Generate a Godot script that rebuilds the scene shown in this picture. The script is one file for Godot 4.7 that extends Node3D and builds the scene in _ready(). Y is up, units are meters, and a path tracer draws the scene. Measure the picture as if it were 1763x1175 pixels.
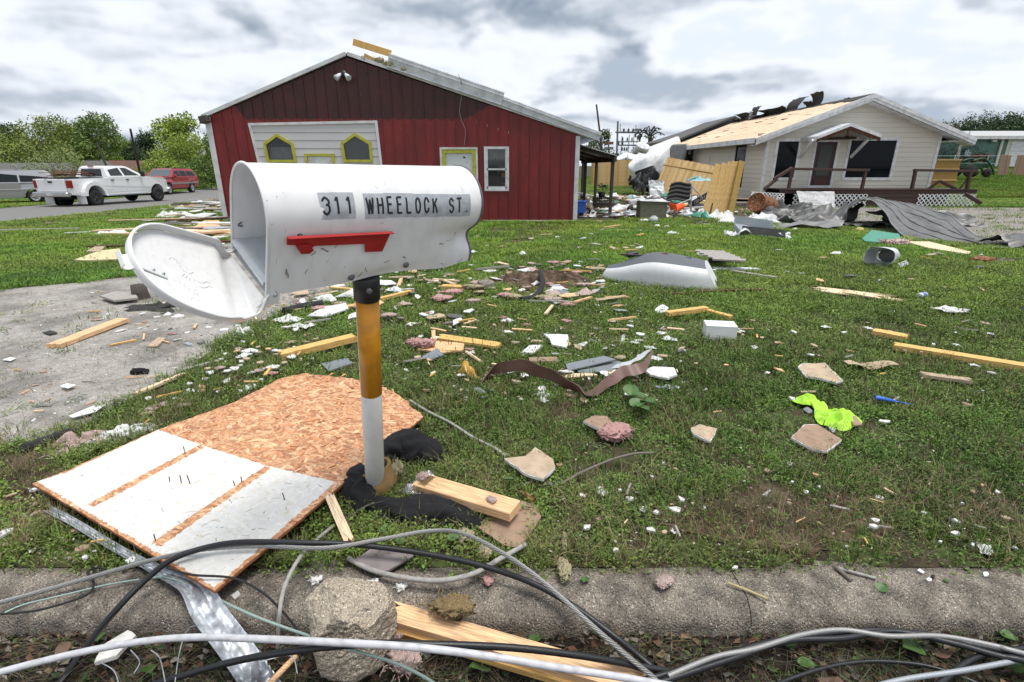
extends Node3D
# A tornado-struck street: dented mailbox at the kerb, a leaning red metal house, a cream house stripped of shingles.

var rng := RandomNumberGenerator.new()
var used := {}
var m := {}
var t := {}
var fn := FastNoiseLite.new()
var fs := FastNoiseLite.new()
var occ := PackedByteArray()
const OX := -6.0
const OZ := -13.0
const OC := 0.03
const OW := 560
const OH := 440


func _ready():
	rng.seed = 4711
	fn.seed = 11
	fn.frequency = 1.0
	fn.fractal_octaves = 4
	fs.seed = 12
	fs.frequency = 1.0
	fs.fractal_octaves = 2
	fs.fractal_gain = 0.3
	occ.resize(OW * OH)
	var cam := Camera3D.new()
	cam.name = "camera"
	cam.fov = 67.395
	cam.near = 0.05
	cam.far = 1500.0
	cam.position = Vector3(0, 1.3, 0)
	cam.rotation_degrees = Vector3(-18.834, 0, 0)
	add_child(cam)
	cam.current = true
	var env := Environment.new()
	env.background_mode = Environment.BG_SKY
	env.sky = Sky.new()
	env.sky.sky_material = cloudy_sky()
	env.background_energy_multiplier = 1.0
	env.tonemap_mode = Environment.TONE_MAPPER_LINEAR
	env.tonemap_exposure = 1.12
	env.sdfgi_enabled = true
	env.ssao_enabled = true
	env.ssil_enabled = true
	var we := WorldEnvironment.new()
	we.name = "world_environment"
	we.environment = env
	add_child(we)
	var sun := DirectionalLight3D.new()
	sun.name = "sun"
	sun.light_energy = 0.95
	sun.light_angular_distance = 26.0
	sun.light_color = Color(1.0, 0.985, 0.96)
	sun.shadow_enabled = true
	sun.look_at_from_position(Vector3(0.22, 1.0, 0.12), Vector3.ZERO)
	add_child(sun)
	make_textures()
	make_materials()
	ground_and_roads()
	red_house()
	cream_house()
	far_buildings()
	far_trees()
	substation()
	vehicles()
	mailbox()
	post_surroundings()
	fences_and_trailer()
	wreckage()
	lawn_debris()
	gutter_things()
	scatter()
	vegetation()


# ---------------------------------------------------------------- helpers
func W(x: float, y: float, z: float) -> Vector3:
	return Vector3(x, y, z)


func L(x: float, z: float) -> Vector2:
	return Vector2(x, z)


func rf(a: float, b: float) -> float:
	return rng.randf_range(a, b)


func sm(a: float, b: float, x: float) -> float:
	var k := clampf((x - a) / (b - a), 0.0, 1.0)
	return k * k * (3.0 - 2.0 * k)


func th(x: float, z: float) -> float:
	var d := -z
	return sm(4, 16, d) * -0.3 - sm(16, 40, d) * 0.2 + sm(30, 75, d) * sm(8, 30, x) * 2.0 - 0.22 * sm(12, 26, d) * sm(8, 20, -x)


func gp(x: float, z: float, up := 0.0) -> Vector3:
	return Vector3(x, th(x, z) + up, z)


func numbered(n: String, under: Node) -> String:
	var k := str(under.get_instance_id()) + n
	used[k] = used.get(k, 0) + 1
	return n if used[k] == 1 else "%s_%03d" % [n, used[k] - 1]


func tag(o: Node, label: String, category: String, group := "", kind := ""):
	if label:
		o.set_meta("label", label)
	if category:
		o.set_meta("category", category)
	if group:
		o.set_meta("group", group)
	if kind:
		o.set_meta("kind", kind)
	return o


func thing(n: String, label: String, category: String, at := Vector3.ZERO, group := ""):
	var o := Node3D.new()
	o.name = numbered(n, self)
	o.position = at
	add_child(o)
	return tag(o, label, category, group)


# A part built in world coordinates: its place undoes the place of the thing that it hangs under.
func part(under: Node3D, n: String, b, mat: Material, smooth = null, turn = null):
	var o := MeshInstance3D.new()
	o.name = numbered(n, under)
	o.mesh = b if b is Mesh else b.done()
	o.material_override = mat
	under.add_child(o)
	if turn is Transform3D:
		o.transform = turn
	elif under.get_parent() == self and under is not MeshInstance3D:
		o.position = -under.position
	return o


func solo(n: String, label: String, category: String, b, mat: Material, at := Vector3.ZERO, group := ""):
	var o := MeshInstance3D.new()
	o.name = numbered(n, self)
	o.mesh = b if b is Mesh else b.done()
	o.material_override = mat
	o.position = at
	add_child(o)
	return tag(o, label, category, group)


func struct(n: String, b, mat: Material):
	var o = solo(n, "", "", b, mat)
	o.set_meta("kind", "structure")
	return o


class B:
	var st := SurfaceTool.new()
	var n := 0

	func _init():
		st.begin(Mesh.PRIMITIVE_TRIANGLES)
		flat()

	func flat():
		st.set_smooth_group(-1)
		return self

	func smooth():
		st.set_smooth_group(0)
		return self

	func tint(c: Color):
		st.set_color(c)
		return self

	func v(p: Vector3, uv := Vector2.ZERO):
		st.set_uv(uv)
		st.add_vertex(p)

	func tri(a: Vector3, b: Vector3, c: Vector3, ua := Vector2.ZERO, ub := Vector2.ZERO, uc := Vector2.ZERO):
		v(a, ua)
		v(b, ub)
		v(c, uc)
		n += 1

	func quad(a: Vector3, b: Vector3, c: Vector3, d: Vector3, ua := Vector2.ZERO, ub := Vector2.ZERO, uc := Vector2.ZERO, ud := Vector2.ZERO):
		tri(a, b, c, ua, ub, uc)
		tri(a, c, d, ua, uc, ud)

	# A box round the frame's origin, its edges chamfered by ch.
	func box(x: Transform3D, s: Vector3, ch := 0.0):
		var h := s * 0.5
		if ch <= 0.0:
			var p := []
			for i in 8:
				p.append(x * Vector3(h.x if i & 1 else -h.x, h.y if i & 2 else -h.y, h.z if i & 4 else -h.z))
			for f in [[0, 1, 3, 2], [5, 4, 6, 7], [4, 0, 2, 6], [1, 5, 7, 3], [2, 3, 7, 6], [4, 5, 1, 0]]:
				quad(p[f[0]], p[f[3]], p[f[2]], p[f[1]])
			return self
		var k := Vector3(h.x - ch, h.y - ch, h.z - ch)
		for ax in 3:
			var b1 := (ax + 1) % 3
			var b2 := (ax + 2) % 3
			for sg in [-1.0, 1.0]:
				var c := []
				for e in [[-1, -1], [1, -1], [1, 1], [-1, 1]]:
					var q := Vector3()
					q[ax] = sg * h[ax]
					q[b1] = e[0] * k[b1]
					q[b2] = e[1] * k[b2]
					c.append(x * q)
				if sg > 0:
					quad(c[0], c[3], c[2], c[1])
				else:
					quad(c[0], c[1], c[2], c[3])
			for e in [[-1, -1], [1, -1], [1, 1], [-1, 1]]:
				var c := []
				for w in [[0, -1], [0, 1], [1, 1], [1, -1]]:
					var q := Vector3()
					q[ax] = w[1] * k[ax]
					q[b1] = e[0] * (h[b1] if w[0] == 0 else k[b1])
					q[b2] = e[1] * (k[b2] if w[0] == 0 else h[b2])
					c.append(x * q)
				if e[0] * e[1] > 0:
					quad(c[0], c[3], c[2], c[1])
				else:
					quad(c[0], c[1], c[2], c[3])
		for i in 8:
			var sg := Vector3(1 if i & 1 else -1, 1 if i & 2 else -1, 1 if i & 4 else -1)
			var c0 := x * (sg * Vector3(h.x, k.y, k.z))
			var c1 := x * (sg * Vector3(k.x, h.y, k.z))
			var c2 := x * (sg * Vector3(k.x, k.y, h.z))
			if sg.x * sg.y * sg.z > 0:
				tri(c0, c2, c1)
			else:
				tri(c0, c1, c2)
		return self

	# A polygon in the frame's x and y, thick along its z from z0 to z1.
	func prism(poly, x: Transform3D, z0: float, z1: float, uvs := Transform2D(), jag := 0.0):
		var p := PackedVector2Array(poly)
		var flip := x.basis.determinant() < 0
		if Geometry2D.is_polygon_clockwise(p):
			p.reverse()
		var ix := Geometry2D.triangulate_polygon(p)
		for i in range(0, ix.size(), 3):
			var a := p[ix[i]]
			var b := p[ix[i + 1]]
			var c := p[ix[i + 2]]
			if (b - a).cross(c - a) < 0:
				var s := b
				b = c
				c = s
			if flip:
				var s2 := b
				b = c
				c = s2
			tri(x * Vector3(a.x, a.y, z1), x * Vector3(c.x, c.y, z1), x * Vector3(b.x, b.y, z1), uvs * a, uvs * c, uvs * b)
			tri(x * Vector3(a.x, a.y, z0), x * Vector3(b.x, b.y, z0), x * Vector3(c.x, c.y, z0), uvs * a, uvs * b, uvs * c)
		for i in p.size():
			var a := p[i]
			var b := p[(i + 1) % p.size()]
			if flip:
				quad(x * Vector3(a.x, a.y, z0), x * Vector3(b.x, b.y, z0), x * Vector3(b.x, b.y, z1), x * Vector3(a.x, a.y, z1), uvs * a, uvs * b, uvs * b, uvs * a)
			else:
				quad(x * Vector3(a.x, a.y, z0), x * Vector3(a.x, a.y, z1), x * Vector3(b.x, b.y, z1), x * Vector3(b.x, b.y, z0), uvs * a, uvs * a, uvs * b, uvs * b)
		return self

	func tube(pts, r, seg := 8, caps := true):
		smooth()
		var ring := []
		var up := Vector3.UP
		var cnt: int = pts.size()
		for i in cnt:
			var d: Vector3 = (pts[mini(i + 1, cnt - 1)] - pts[maxi(i - 1, 0)]).normalized()
			if i == 0:
				up = Vector3.RIGHT if absf(d.y) > 0.9 else Vector3.UP
			var s := d.cross(up).normalized()
			up = s.cross(d).normalized()
			var rad: float = r[i] if r is Array or r is PackedFloat32Array else r
			var c := []
			for k in seg:
				var a := TAU * k / seg
				c.append(pts[i] + (s * cos(a) + up * sin(a)) * rad)
			ring.append(c)
		var along := 0.0
		for i in cnt - 1:
			var nx: float = along + pts[i].distance_to(pts[i + 1])
			for k in seg:
				var k2 := (k + 1) % seg
				quad(ring[i][k], ring[i][k2], ring[i + 1][k2], ring[i + 1][k], Vector2(along, float(k) / seg), Vector2(along, float(k + 1) / seg), Vector2(nx, float(k + 1) / seg), Vector2(nx, float(k) / seg))
			along = nx
		flat()
		if caps:
			for k in seg:
				var k2 := (k + 1) % seg
				tri(pts[0], ring[0][k2], ring[0][k])
				tri(pts[cnt - 1], ring[cnt - 1][k], ring[cnt - 1][k2])
		return self

	# A profile of (radius, height) spun round the frame's y.
	func lathe(prof, seg: int, x: Transform3D, a0 := 0.0, a1 := TAU, sharp := false):
		if sharp:
			flat()
		else:
			smooth()
		for i in prof.size() - 1:
			for k in seg:
				var p := []
				for e in [[i, k], [i, k + 1], [i + 1, k + 1], [i + 1, k]]:
					var an: float = a0 + (a1 - a0) * e[1] / seg
					var q: Vector2 = prof[e[0]]
					p.append(x * Vector3(q.x * cos(an), q.y, q.x * sin(an)))
				quad(p[0], p[1], p[2], p[3])
		flat()
		return self

	# A sheet f(u, v) of thickness d, closed at its rim; uvs are u and v.
	func sheet(nu: int, nv: int, f: Callable, d: float, us := 1.0, vs := 1.0):
		var p := []
		for i in nu + 1:
			var row := []
			for j in nv + 1:
				row.append(f.call(float(i) / nu, float(j) / nv))
			p.append(row)
		var q := []
		for i in nu + 1:
			var row := []
			for j in nv + 1:
				var du: Vector3 = p[mini(i + 1, nu)][j] - p[maxi(i - 1, 0)][j]
				var dv: Vector3 = p[i][mini(j + 1, nv)] - p[i][maxi(j - 1, 0)]
				row.append(p[i][j] - du.cross(dv).normalized() * d)
			q.append(row)
		smooth()
		for i in nu:
			for j in nv:
				var a := Vector2(us * i / nu, vs * j / nv)
				var c := Vector2(us * (i + 1) / nu, vs * (j + 1) / nv)
				quad(p[i][j], p[i][j + 1], p[i + 1][j + 1], p[i + 1][j], a, Vector2(a.x, c.y), c, Vector2(c.x, a.y))
				if d != 0.0:
					quad(q[i][j], q[i + 1][j], q[i + 1][j + 1], q[i][j + 1], a, Vector2(c.x, a.y), c, Vector2(a.x, c.y))
		flat()
		if d != 0.0:
			for i in nu:
				quad(p[i][0], p[i + 1][0], q[i + 1][0], q[i][0])
				quad(p[i + 1][nv], p[i][nv], q[i][nv], q[i + 1][nv])
			for j in nv:
				quad(p[0][j + 1], p[0][j], q[0][j], q[0][j + 1])
				quad(p[nu][j], p[nu][j + 1], q[nu][j + 1], q[nu][j])
		return self

	func blob(c: Vector3, r: Vector3, noise: FastNoiseLite, freq: float, amp: float, nu := 12, nv := 18):
		var f := func(u: float, w: float) -> Vector3:
			var la := PI * u
			var lo := TAU * w
			var d := Vector3(sin(la) * cos(lo), cos(la), sin(la) * sin(lo))
			var k := 1.0 + amp * noise.get_noise_3dv(d * freq + c * 7.0)
			return c + d * r * k
		sheet(nu, nv, f, 0.0)
		return self

	func done() -> ArrayMesh:
		st.generate_normals()
		return st.commit()


func xf(at := Vector3.ZERO, yaw := 0.0, pitch := 0.0, roll := 0.0) -> Transform3D:
	return Transform3D(Basis.from_euler(Vector3(pitch, yaw, roll)), at)


# x along d, y as near to up as it can be
func along(at: Vector3, d: Vector3, up := Vector3.UP) -> Transform3D:
	var x := d.normalized()
	if absf(x.dot(up)) > 0.98:
		up = Vector3.FORWARD
	var z := x.cross(up).normalized()
	return Transform3D(Basis(x, z.cross(x), z), at)


func spline(p, n := 8) -> PackedVector3Array:
	var o := PackedVector3Array()
	for i in p.size() - 1:
		var a: Vector3 = p[maxi(i - 1, 0)]
		var b: Vector3 = p[i]
		var c: Vector3 = p[i + 1]
		var d: Vector3 = p[mini(i + 2, p.size() - 1)]
		for k in n:
			o.append(b.cubic_interpolate(c, a, d, float(k) / n))
	o.append(p[p.size() - 1])
	return o


# marks the ground under a polygon (x, z) as covered, so that no tuft grows through it
func cover(poly):
	var p := PackedVector2Array(poly)
	var lo := p[0]
	var hi := p[0]
	for q in p:
		lo = lo.min(q)
		hi = hi.max(q)
	for i in range(maxi(0, int((lo.x - OX) / OC)), mini(OW, int((hi.x - OX) / OC) + 1)):
		for j in range(maxi(0, int((lo.y - OZ) / OC)), mini(OH, int((hi.y - OZ) / OC) + 1)):
			if Geometry2D.is_point_in_polygon(Vector2(OX + (i + 0.5) * OC, OZ + (j + 0.5) * OC), p):
				occ[j * OW + i] = 1


func covered(x: float, z: float) -> bool:
	var i := int((x - OX) / OC)
	var j := int((z - OZ) / OC)
	return i >= 0 and j >= 0 and i < OW and j < OH and occ[j * OW + i] == 1


const LAY := Basis(Vector3(1, 0, 0), Vector3(0, 0, 1), Vector3(0, 1, 0))


# A flat piece lying on the ground: poly holds world x and z.
func slab(n: String, label: String, cat: String, poly, up: float, d: float, mat: Material, group := "", tilt := 0.05, jag := 0.0):
	var c := Vector2.ZERO
	for q in poly:
		c += q
	c /= poly.size()
	var loc := PackedVector2Array()
	for i in poly.size():
		var a: Vector2 = poly[i] - c
		var b: Vector2 = poly[(i + 1) % poly.size()] - c
		loc.append(a)
		if jag > 0.0:
			var len := a.distance_to(b)
			var k := clampi(int(len / (jag * 3.0)), 1, 7)
			for s in range(1, k):
				loc.append(a.lerp(b, (s + rf(-0.25, 0.25)) / k) + Vector2(rf(-jag, jag), rf(-jag, jag)) * 0.5)
	if Geometry2D.triangulate_polygon(loc).is_empty():
		loc = Geometry2D.convex_hull(loc)
	var b := B.new()
	b.prism(loc, Transform3D(LAY, Vector3.ZERO), -d, 0.0)
	cover(poly)
	var o = solo(n, label, cat, b, mat, gp(c.x, c.y, up), group)
	o.rotation = Vector3(rf(-tilt, tilt), 0, rf(-tilt, tilt))
	return o


# A sawn board from a to b (its lower middle line), w wide, h high.
func board_mesh(a: Vector3, b: Vector3, w: float, h: float, ends := 0.0, roll := 0.0, up := Vector3.UP) -> Array:
	var x := along((a + b) * 0.5, b - a, up)
	x.basis = x.basis * Basis(Vector3.RIGHT, roll)
	var l := a.distance_to(b)
	var mb := B.new()
	if ends <= 0.0:
		mb.box(Transform3D(Basis(), Vector3(0, h / 2, 0)), Vector3(l, h, w), minf(w, h) * 0.08)
	else:
		# splintered ends: the outline in plan runs out in points
		var p := PackedVector2Array()
		for s in [1.0, -1.0]:
			for k in 7:
				var f := -0.5 + k / 6.0
				p.append(Vector2(s * (l / 2 - rf(0.0, ends) * (1.0 if k % 2 else 0.4)), s * f * w))
		mb.prism(p, Transform3D(LAY, Vector3.ZERO), 0.0, h)
	return [mb, x]


func board(n: String, label: String, cat: String, a: Vector3, b: Vector3, w: float, h: float, mat: Material, ends := 0.0, roll := 0.0, group := ""):
	var r := board_mesh(a, b, w, h, ends, roll)
	var o = solo(n, label, cat, r[0], mat, Vector3.ZERO, group)
	o.transform = r[1]
	if a.z > OZ:
		var s := Vector2(b.x - a.x, b.z - a.z).normalized().orthogonal() * w * 0.5
		var a2 := Vector2(a.x, a.z)
		var b2 := Vector2(b.x, b.z)
		cover([a2 + s, b2 + s, b2 - s, a2 - s])
	return o


func wire(n: String, label: String, cat: String, pts, r: float, mat: Material, seg := 10, steps := 10, group := ""):
	var s := spline(pts, steps)
	var c: Vector3 = s[s.size() / 2]
	for i in s.size():
		var g := s[i]
		if g.z > OZ and g.y - th(g.x, g.z) < 0.07:
			cover([Vector2(g.x - 0.02, g.z - 0.02), Vector2(g.x + 0.02, g.z - 0.02), Vector2(g.x + 0.02, g.z + 0.02), Vector2(g.x - 0.02, g.z + 0.02)])
		s[i] -= c
	return solo(n, label, cat, B.new().tube(s, r, seg), mat, c, group)


# A tuft of glass-wool or mineral wool: a lumpy body with loose curls.
func wool(n: String, label: String, at: Vector3, r: Vector3, mat: Material, group := "", strands := 70, cat := "insulation"):
	var b := B.new()
	for k in 4:
		var o := Vector3(rf(-0.5, 0.5) * r.x, rf(0.0, 0.4) * r.y, rf(-0.5, 0.5) * r.z)
		b.blob(o, r * rf(0.42, 0.7), fn, 2.6, 0.8, 16, 24)
	for k in strands:
		var a := rf(0, TAU)
		var p := Vector3(cos(a) * r.x, rf(0.1, 0.8) * r.y, sin(a) * r.z) * rf(0.5, 0.9)
		var pts := []
		var d := Vector3(cos(a), rf(-0.2, 0.7), sin(a)) * r.length() * 0.09
		for i in 4:
			pts.append(p)
			p += d
			d = d.rotated(Vector3(rf(-1, 1), rf(-1, 1), rf(-1, 1)).normalized(), rf(0.5, 1.4))
		b.tube(spline(pts, 3), r.length() * 0.015, 4, false)
	return solo(n, label, cat, b, mat, at, group)


# A crumpled cloth or film over the ground.
func rag(n: String, label: String, cat: String, poly_c: Vector3, su: float, sv: float, yaw: float, hgt: float, mat: Material, sd := 0, group := "", nu := 30, nv := 22):
	var f := func(u: float, v: float) -> Vector3:
		var x := (u - 0.5) * su
		var z := (v - 0.5) * sv
		var edge := minf(minf(u, 1.0 - u), minf(v, 1.0 - v)) * 4.0
		var wob := fs.get_noise_3d(u * 1.8, v * 1.8, sd) * 0.6
		var ed := clampf(edge, 0.0, 1.0)
		var n1 := fs.get_noise_3d(u * 2.2 + 9.0 + wob, v * 2.0, sd + 3.7)
		var n2 := 1.0 - absf(fs.get_noise_3d(u * 3.4 + wob * 2.0, v * 1.7 + 4.0, sd + 8.1)) * 2.2
		var y := hgt * ((0.45 + 0.8 * n1) * (0.1 + 0.9 * ed) + 0.45 * maxf(0.0, n2 - 0.35) * (0.12 + 0.88 * ed))
		return Vector3(x * (1.0 + wob), maxf(y, 0.004), z * (1.0 + wob) + wob * 0.1 * su)
	var b := B.new()
	b.sheet(nu, nv, f, 0.002)
	var o = solo(n, label, cat, b, mat, poly_c, group)
	o.rotation.y = yaw
	return o



# ---------------------------------------------------------------- sky, textures, materials
func cloudy_sky() -> PanoramaSkyMaterial:
	var w := 1536
	var h := 768
	var nz := FastNoiseLite.new()
	nz.seed = 5
	nz.frequency = 1.0
	nz.fractal_octaves = 6
	nz.fractal_gain = 0.52
	var n2 := FastNoiseLite.new()
	n2.seed = 23
	n2.frequency = 1.0
	n2.fractal_octaves = 4
	# cloud banks: azimuth, elevation, their half sizes, how much they thicken (+) or thin (-) the deck
	var banks := [[-38, 8.6, 12, 2.8, 0.85], [-27, 7.4, 9, 1.7, 0.6], [-17, 13, 9, 3.5, -0.35], [-37, 3.2, 9, 1.2, 0.3], [-2, 11.0, 10, 4.0, -0.45], [13, 9.6, 8, 1.6, 0.5], [30, 8.8, 12, 1.9, 0.55], [39, 12.0, 9, 2.5, 0.35], [34, 5.2, 10, 1.2, -0.4], [10, 4.5, 9, 1.5, -0.25], [-30, 14, 12, 2.5, -0.3], [8, 14.5, 8, 1.5, 0.1]]
	var img := Image.create(w, h, false, Image.FORMAT_RGBF)
	for j in h:
		var el := PI * (0.5 - (j + 0.5) / h)
		for i in w:
			var az := TAU * ((i + 0.5) / w - 0.5)
			var d := Vector3(sin(az) * cos(el), sin(el), -cos(az) * cos(el))
			if el < -0.02:
				img.set_pixel(i, j, Color(0.16, 0.17, 0.12))
				continue
			var up := maxf(d.y, 0.0)
			var s := 1.0 / (up + 0.16)
			var p := Vector2(d.x, d.z) * s
			var wp := Vector2(nz.get_noise_2d(p.x * 0.7 + 9.0, p.y * 0.7), nz.get_noise_2d(p.x * 0.7, p.y * 0.7 + 31.0))
			var a := nz.get_noise_2d(p.x * 0.55 + wp.x * 0.5 + 3.0, p.y * 0.8 + wp.y * 0.5)
			var f := n2.get_noise_3d(d.x * 7.0 + wp.x, d.y * 16.0 + wp.y, d.z * 7.0)
			var thick := 0.53 + a * 0.9 + f * 0.3
			if el < 0.4:
				var azd := rad_to_deg(az)
				var eld := rad_to_deg(el)
				for b in banks:
					var q: float = pow((azd - b[0] + wp.x * 6.0) / b[2], 2) + pow((eld - b[1] + f * 1.8) / b[3], 2)
					if q < 6.0:
						thick += b[4] * exp(-q)
			thick = clampf(thick, 0.0, 1.25)
			var white := Vector3(0.85, 0.895, 0.965)
			var grey := Vector3(0.265, 0.33, 0.415)
			var c := white.lerp(grey, sm(0.36, 1.1, thick))
			c = c.lerp(Vector3(0.46, 0.61, 0.86), (1.0 - sm(0.0, 0.22, thick)) * 0.25)
			c = c.lerp(Vector3(0.68, 0.75, 0.84), exp(-up * 26.0) * 0.5)
			img.set_pixel(i, j, Color(c.x, c.y, c.z))
	var sky := PanoramaSkyMaterial.new()
	sky.panorama = ImageTexture.create_from_image(img)
	return sky


func ntex(freq: float, oct: int, stops: Array, sz := 512, kind := FastNoiseLite.TYPE_SIMPLEX_SMOOTH, sd := 1) -> NoiseTexture2D:
	var n := FastNoiseLite.new()
	n.noise_type = kind
	n.seed = sd
	n.frequency = freq
	n.fractal_octaves = oct
	if kind == FastNoiseLite.TYPE_CELLULAR:
		n.fractal_type = FastNoiseLite.FRACTAL_NONE
		n.cellular_return_type = FastNoiseLite.RETURN_CELL_VALUE
	var x := NoiseTexture2D.new()
	x.width = sz
	x.height = sz
	x.seamless = true
	x.noise = n
	var g := Gradient.new()
	var off := PackedFloat32Array()
	var col := PackedColorArray()
	for s in stops:
		off.append(s[0])
		col.append(s[1] if s[1] is Color else Color(s[1], s[1], s[1]))
	g.offsets = off
	g.colors = col
	x.color_ramp = g
	return x


func speckle(sz: int, base: Color, var_amt: float, dots: Array) -> ImageTexture:
	var im := Image.create(sz, sz, false, Image.FORMAT_RGB8)
	for j in sz:
		for i in sz:
			var k := 1.0 + rf(-var_amt, var_amt) + fn.get_noise_2d(i * 0.02, j * 0.02) * 0.12
			im.set_pixel(i, j, Color(base.r * k, base.g * k, base.b * k))
	for d in dots:
		for n in d[0]:
			var x := rng.randi() % sz
			var y := rng.randi() % sz
			var r := rf(d[2], d[3])
			var c: Color = d[1] * rf(0.75, 1.2)
			var sq := rf(0.6, 1.0)
			for a in range(-ceili(r), ceili(r) + 1):
				for b in range(-ceili(r), ceili(r) + 1):
					if a * a * sq + b * b <= r * r:
						im.set_pixel(posmod(x + a, sz), posmod(y + b, sz), c)
	return ImageTexture.create_from_image(im)


func flakes(im: Image, count: int, sz: int, l0: float, l1: float, cols: Array):
	for n in count:
		var x := rf(0, sz)
		var y := rf(0, sz)
		var a := rf(0, PI) if n % 3 else rf(-0.5, 0.5)
		var ca := cos(a)
		var sa := sin(a)
		var l := rf(l0, l1)
		var w := l * rf(0.13, 0.3)
		var c: Color = cols[rng.randi() % cols.size()]
		var k := rf(0.86, 1.1)
		c = Color(c.r * k, c.g * k, c.b * k)
		var edge := Color(c.r * 0.72, c.g * 0.66, c.b * 0.6)
		var taper := rf(0.2, 0.9)
		for i in int(l):
			var s := i / l
			var ww := w * minf(1.0, minf(s, 1.0 - s) * 4.0 + taper * 0.4)
			var streak := 1.0 + 0.05 * sin(i * 0.21 + n)
			for j in int(ww) + 1:
				var px := int(x + ca * i - sa * j)
				var py := int(y + sa * i + ca * j)
				im.set_pixel(posmod(px, sz), posmod(py, sz), edge if j == int(ww) and n % 2 == 0 else Color(c.r * streak, c.g * streak, c.b * streak))


func make_textures():
	t.grime = ntex(0.008, 5, [[0.15, 0.88], [0.5, 0.965], [0.8, 1.0]])
	t.fine = ntex(0.06, 4, [[0.15, 0.78], [0.5, 0.93], [0.85, 1.0]], 512, FastNoiseLite.TYPE_SIMPLEX_SMOOTH, 3)
	t.grain = ntex(0.02, 5, [[0.25, 0.74], [0.42, 0.9], [0.5, 0.82], [0.58, 0.97], [0.8, 1.0]], 512, FastNoiseLite.TYPE_SIMPLEX_SMOOTH, 4)
	t.bump = ntex(0.03, 5, [[0.0, 0.0], [1.0, 1.0]], 512, FastNoiseLite.TYPE_SIMPLEX_SMOOTH, 6)
	t.pits = ntex(0.12, 3, [[0.0, 0.0], [0.35, 0.6], [1.0, 1.0]], 512, FastNoiseLite.TYPE_SIMPLEX_SMOOTH, 7)
	t.soil = ntex(0.011, 6, [[0.15, Color(0.19, 0.155, 0.12)], [0.4, Color(0.25, 0.215, 0.15)], [0.6, Color(0.25, 0.27, 0.14)], [0.85, Color(0.30, 0.35, 0.16)]], 1024, FastNoiseLite.TYPE_SIMPLEX_SMOOTH, 8)
	t.dirt = ntex(0.02, 6, [[0.15, Color(0.22, 0.17, 0.13)], [0.45, Color(0.36, 0.29, 0.23)], [0.6, Color(0.42, 0.36, 0.30)], [0.8, Color(0.52, 0.46, 0.40)]], 512, FastNoiseLite.TYPE_SIMPLEX_SMOOTH, 9)
	t.rust = ntex(0.018, 5, [[0.2, Color(0.26, 0.15, 0.10)], [0.45, Color(0.46, 0.24, 0.12)], [0.6, Color(0.56, 0.34, 0.18)], [0.78, Color(0.60, 0.55, 0.48)]], 512, FastNoiseLite.TYPE_SIMPLEX_SMOOTH, 10)
	t.shingle = ntex(0.3, 2, [[0.2, 0.62], [0.5, 0.85], [0.8, 1.0]], 512, FastNoiseLite.TYPE_SIMPLEX_SMOOTH, 12)
	t.concrete = speckle(768, Color(0.60, 0.565, 0.52), 0.06, [[9000, Color(0.40, 0.38, 0.35), 0.8, 2.6], [9000, Color(0.72, 0.68, 0.63), 0.8, 2.6], [1100, Color(0.55, 0.43, 0.32), 0.8, 2.4], [1500, Color(0.9, 0.88, 0.84), 0.8, 2.4], [3600, Color(0.22, 0.21, 0.2), 0.8, 2.2]])
	t.asphalt = speckle(768, Color(0.53, 0.52, 0.505), 0.05, [[9000, Color(0.42, 0.41, 0.4), 0.6, 1.5], [8000, Color(0.64, 0.63, 0.61), 0.6, 1.6], [1200, Color(0.3, 0.29, 0.28), 0.6, 1.5], [600, Color(0.74, 0.72, 0.68), 0.6, 1.4]])
	t.gravel = speckle(512, Color(0.5, 0.48, 0.455), 0.08, [[2500, Color(0.66, 0.64, 0.61), 1.5, 4.0], [2500, Color(0.38, 0.36, 0.34), 1.5, 4.0], [700, Color(0.76, 0.74, 0.71), 1.5, 3.5], [400, Color(0.45, 0.34, 0.27), 1.5, 3.5]])
	var osb := Image.create(1024, 1024, false, Image.FORMAT_RGB8)
	osb.fill(Color(0.62, 0.38, 0.22))
	flakes(osb, 11000, 1024, 14, 58, [Color(0.79, 0.60, 0.45), Color(0.83, 0.65, 0.50), Color(0.75, 0.55, 0.40), Color(0.69, 0.49, 0.36), Color(0.86, 0.70, 0.55), Color(0.76, 0.53, 0.37)])
	t.osb = ImageTexture.create_from_image(osb)
	var sp := Image.create(1024, 512, false, Image.FORMAT_RGB8)
	sp.fill(Color(1, 1, 1))
	for n in 230:
		var x := rng.randi() % 1024
		var y := rng.randi() % 512
		var a := rf(0, TAU)
		var l := int(pow(rf(0.0, 1.0), 3.0) * 16.0) + 1
		var g := rf(0.4, 0.8)
		for i in l:
			var q := Vector2(x, y) + Vector2(cos(a), sin(a)) * i + Vector2(rf(-1, 1), rf(-1, 1)) * 0.7
			sp.set_pixel(posmod(int(q.x), 1024), posmod(int(q.y), 512), Color(g, g * 0.93, g * 0.82))
	for j in 512:
		for i in 1024:
			var c := sp.get_pixel(i, j)
			var k := 1.0 - 0.05 * maxf(0.0, fn.get_noise_2d(i * 0.012, j * 0.012) + 0.1)
			sp.set_pixel(i, j, Color(c.r * k, c.g * k * 0.998, c.b * k * 0.99))
	t.specks = ImageTexture.create_from_image(sp)


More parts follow.
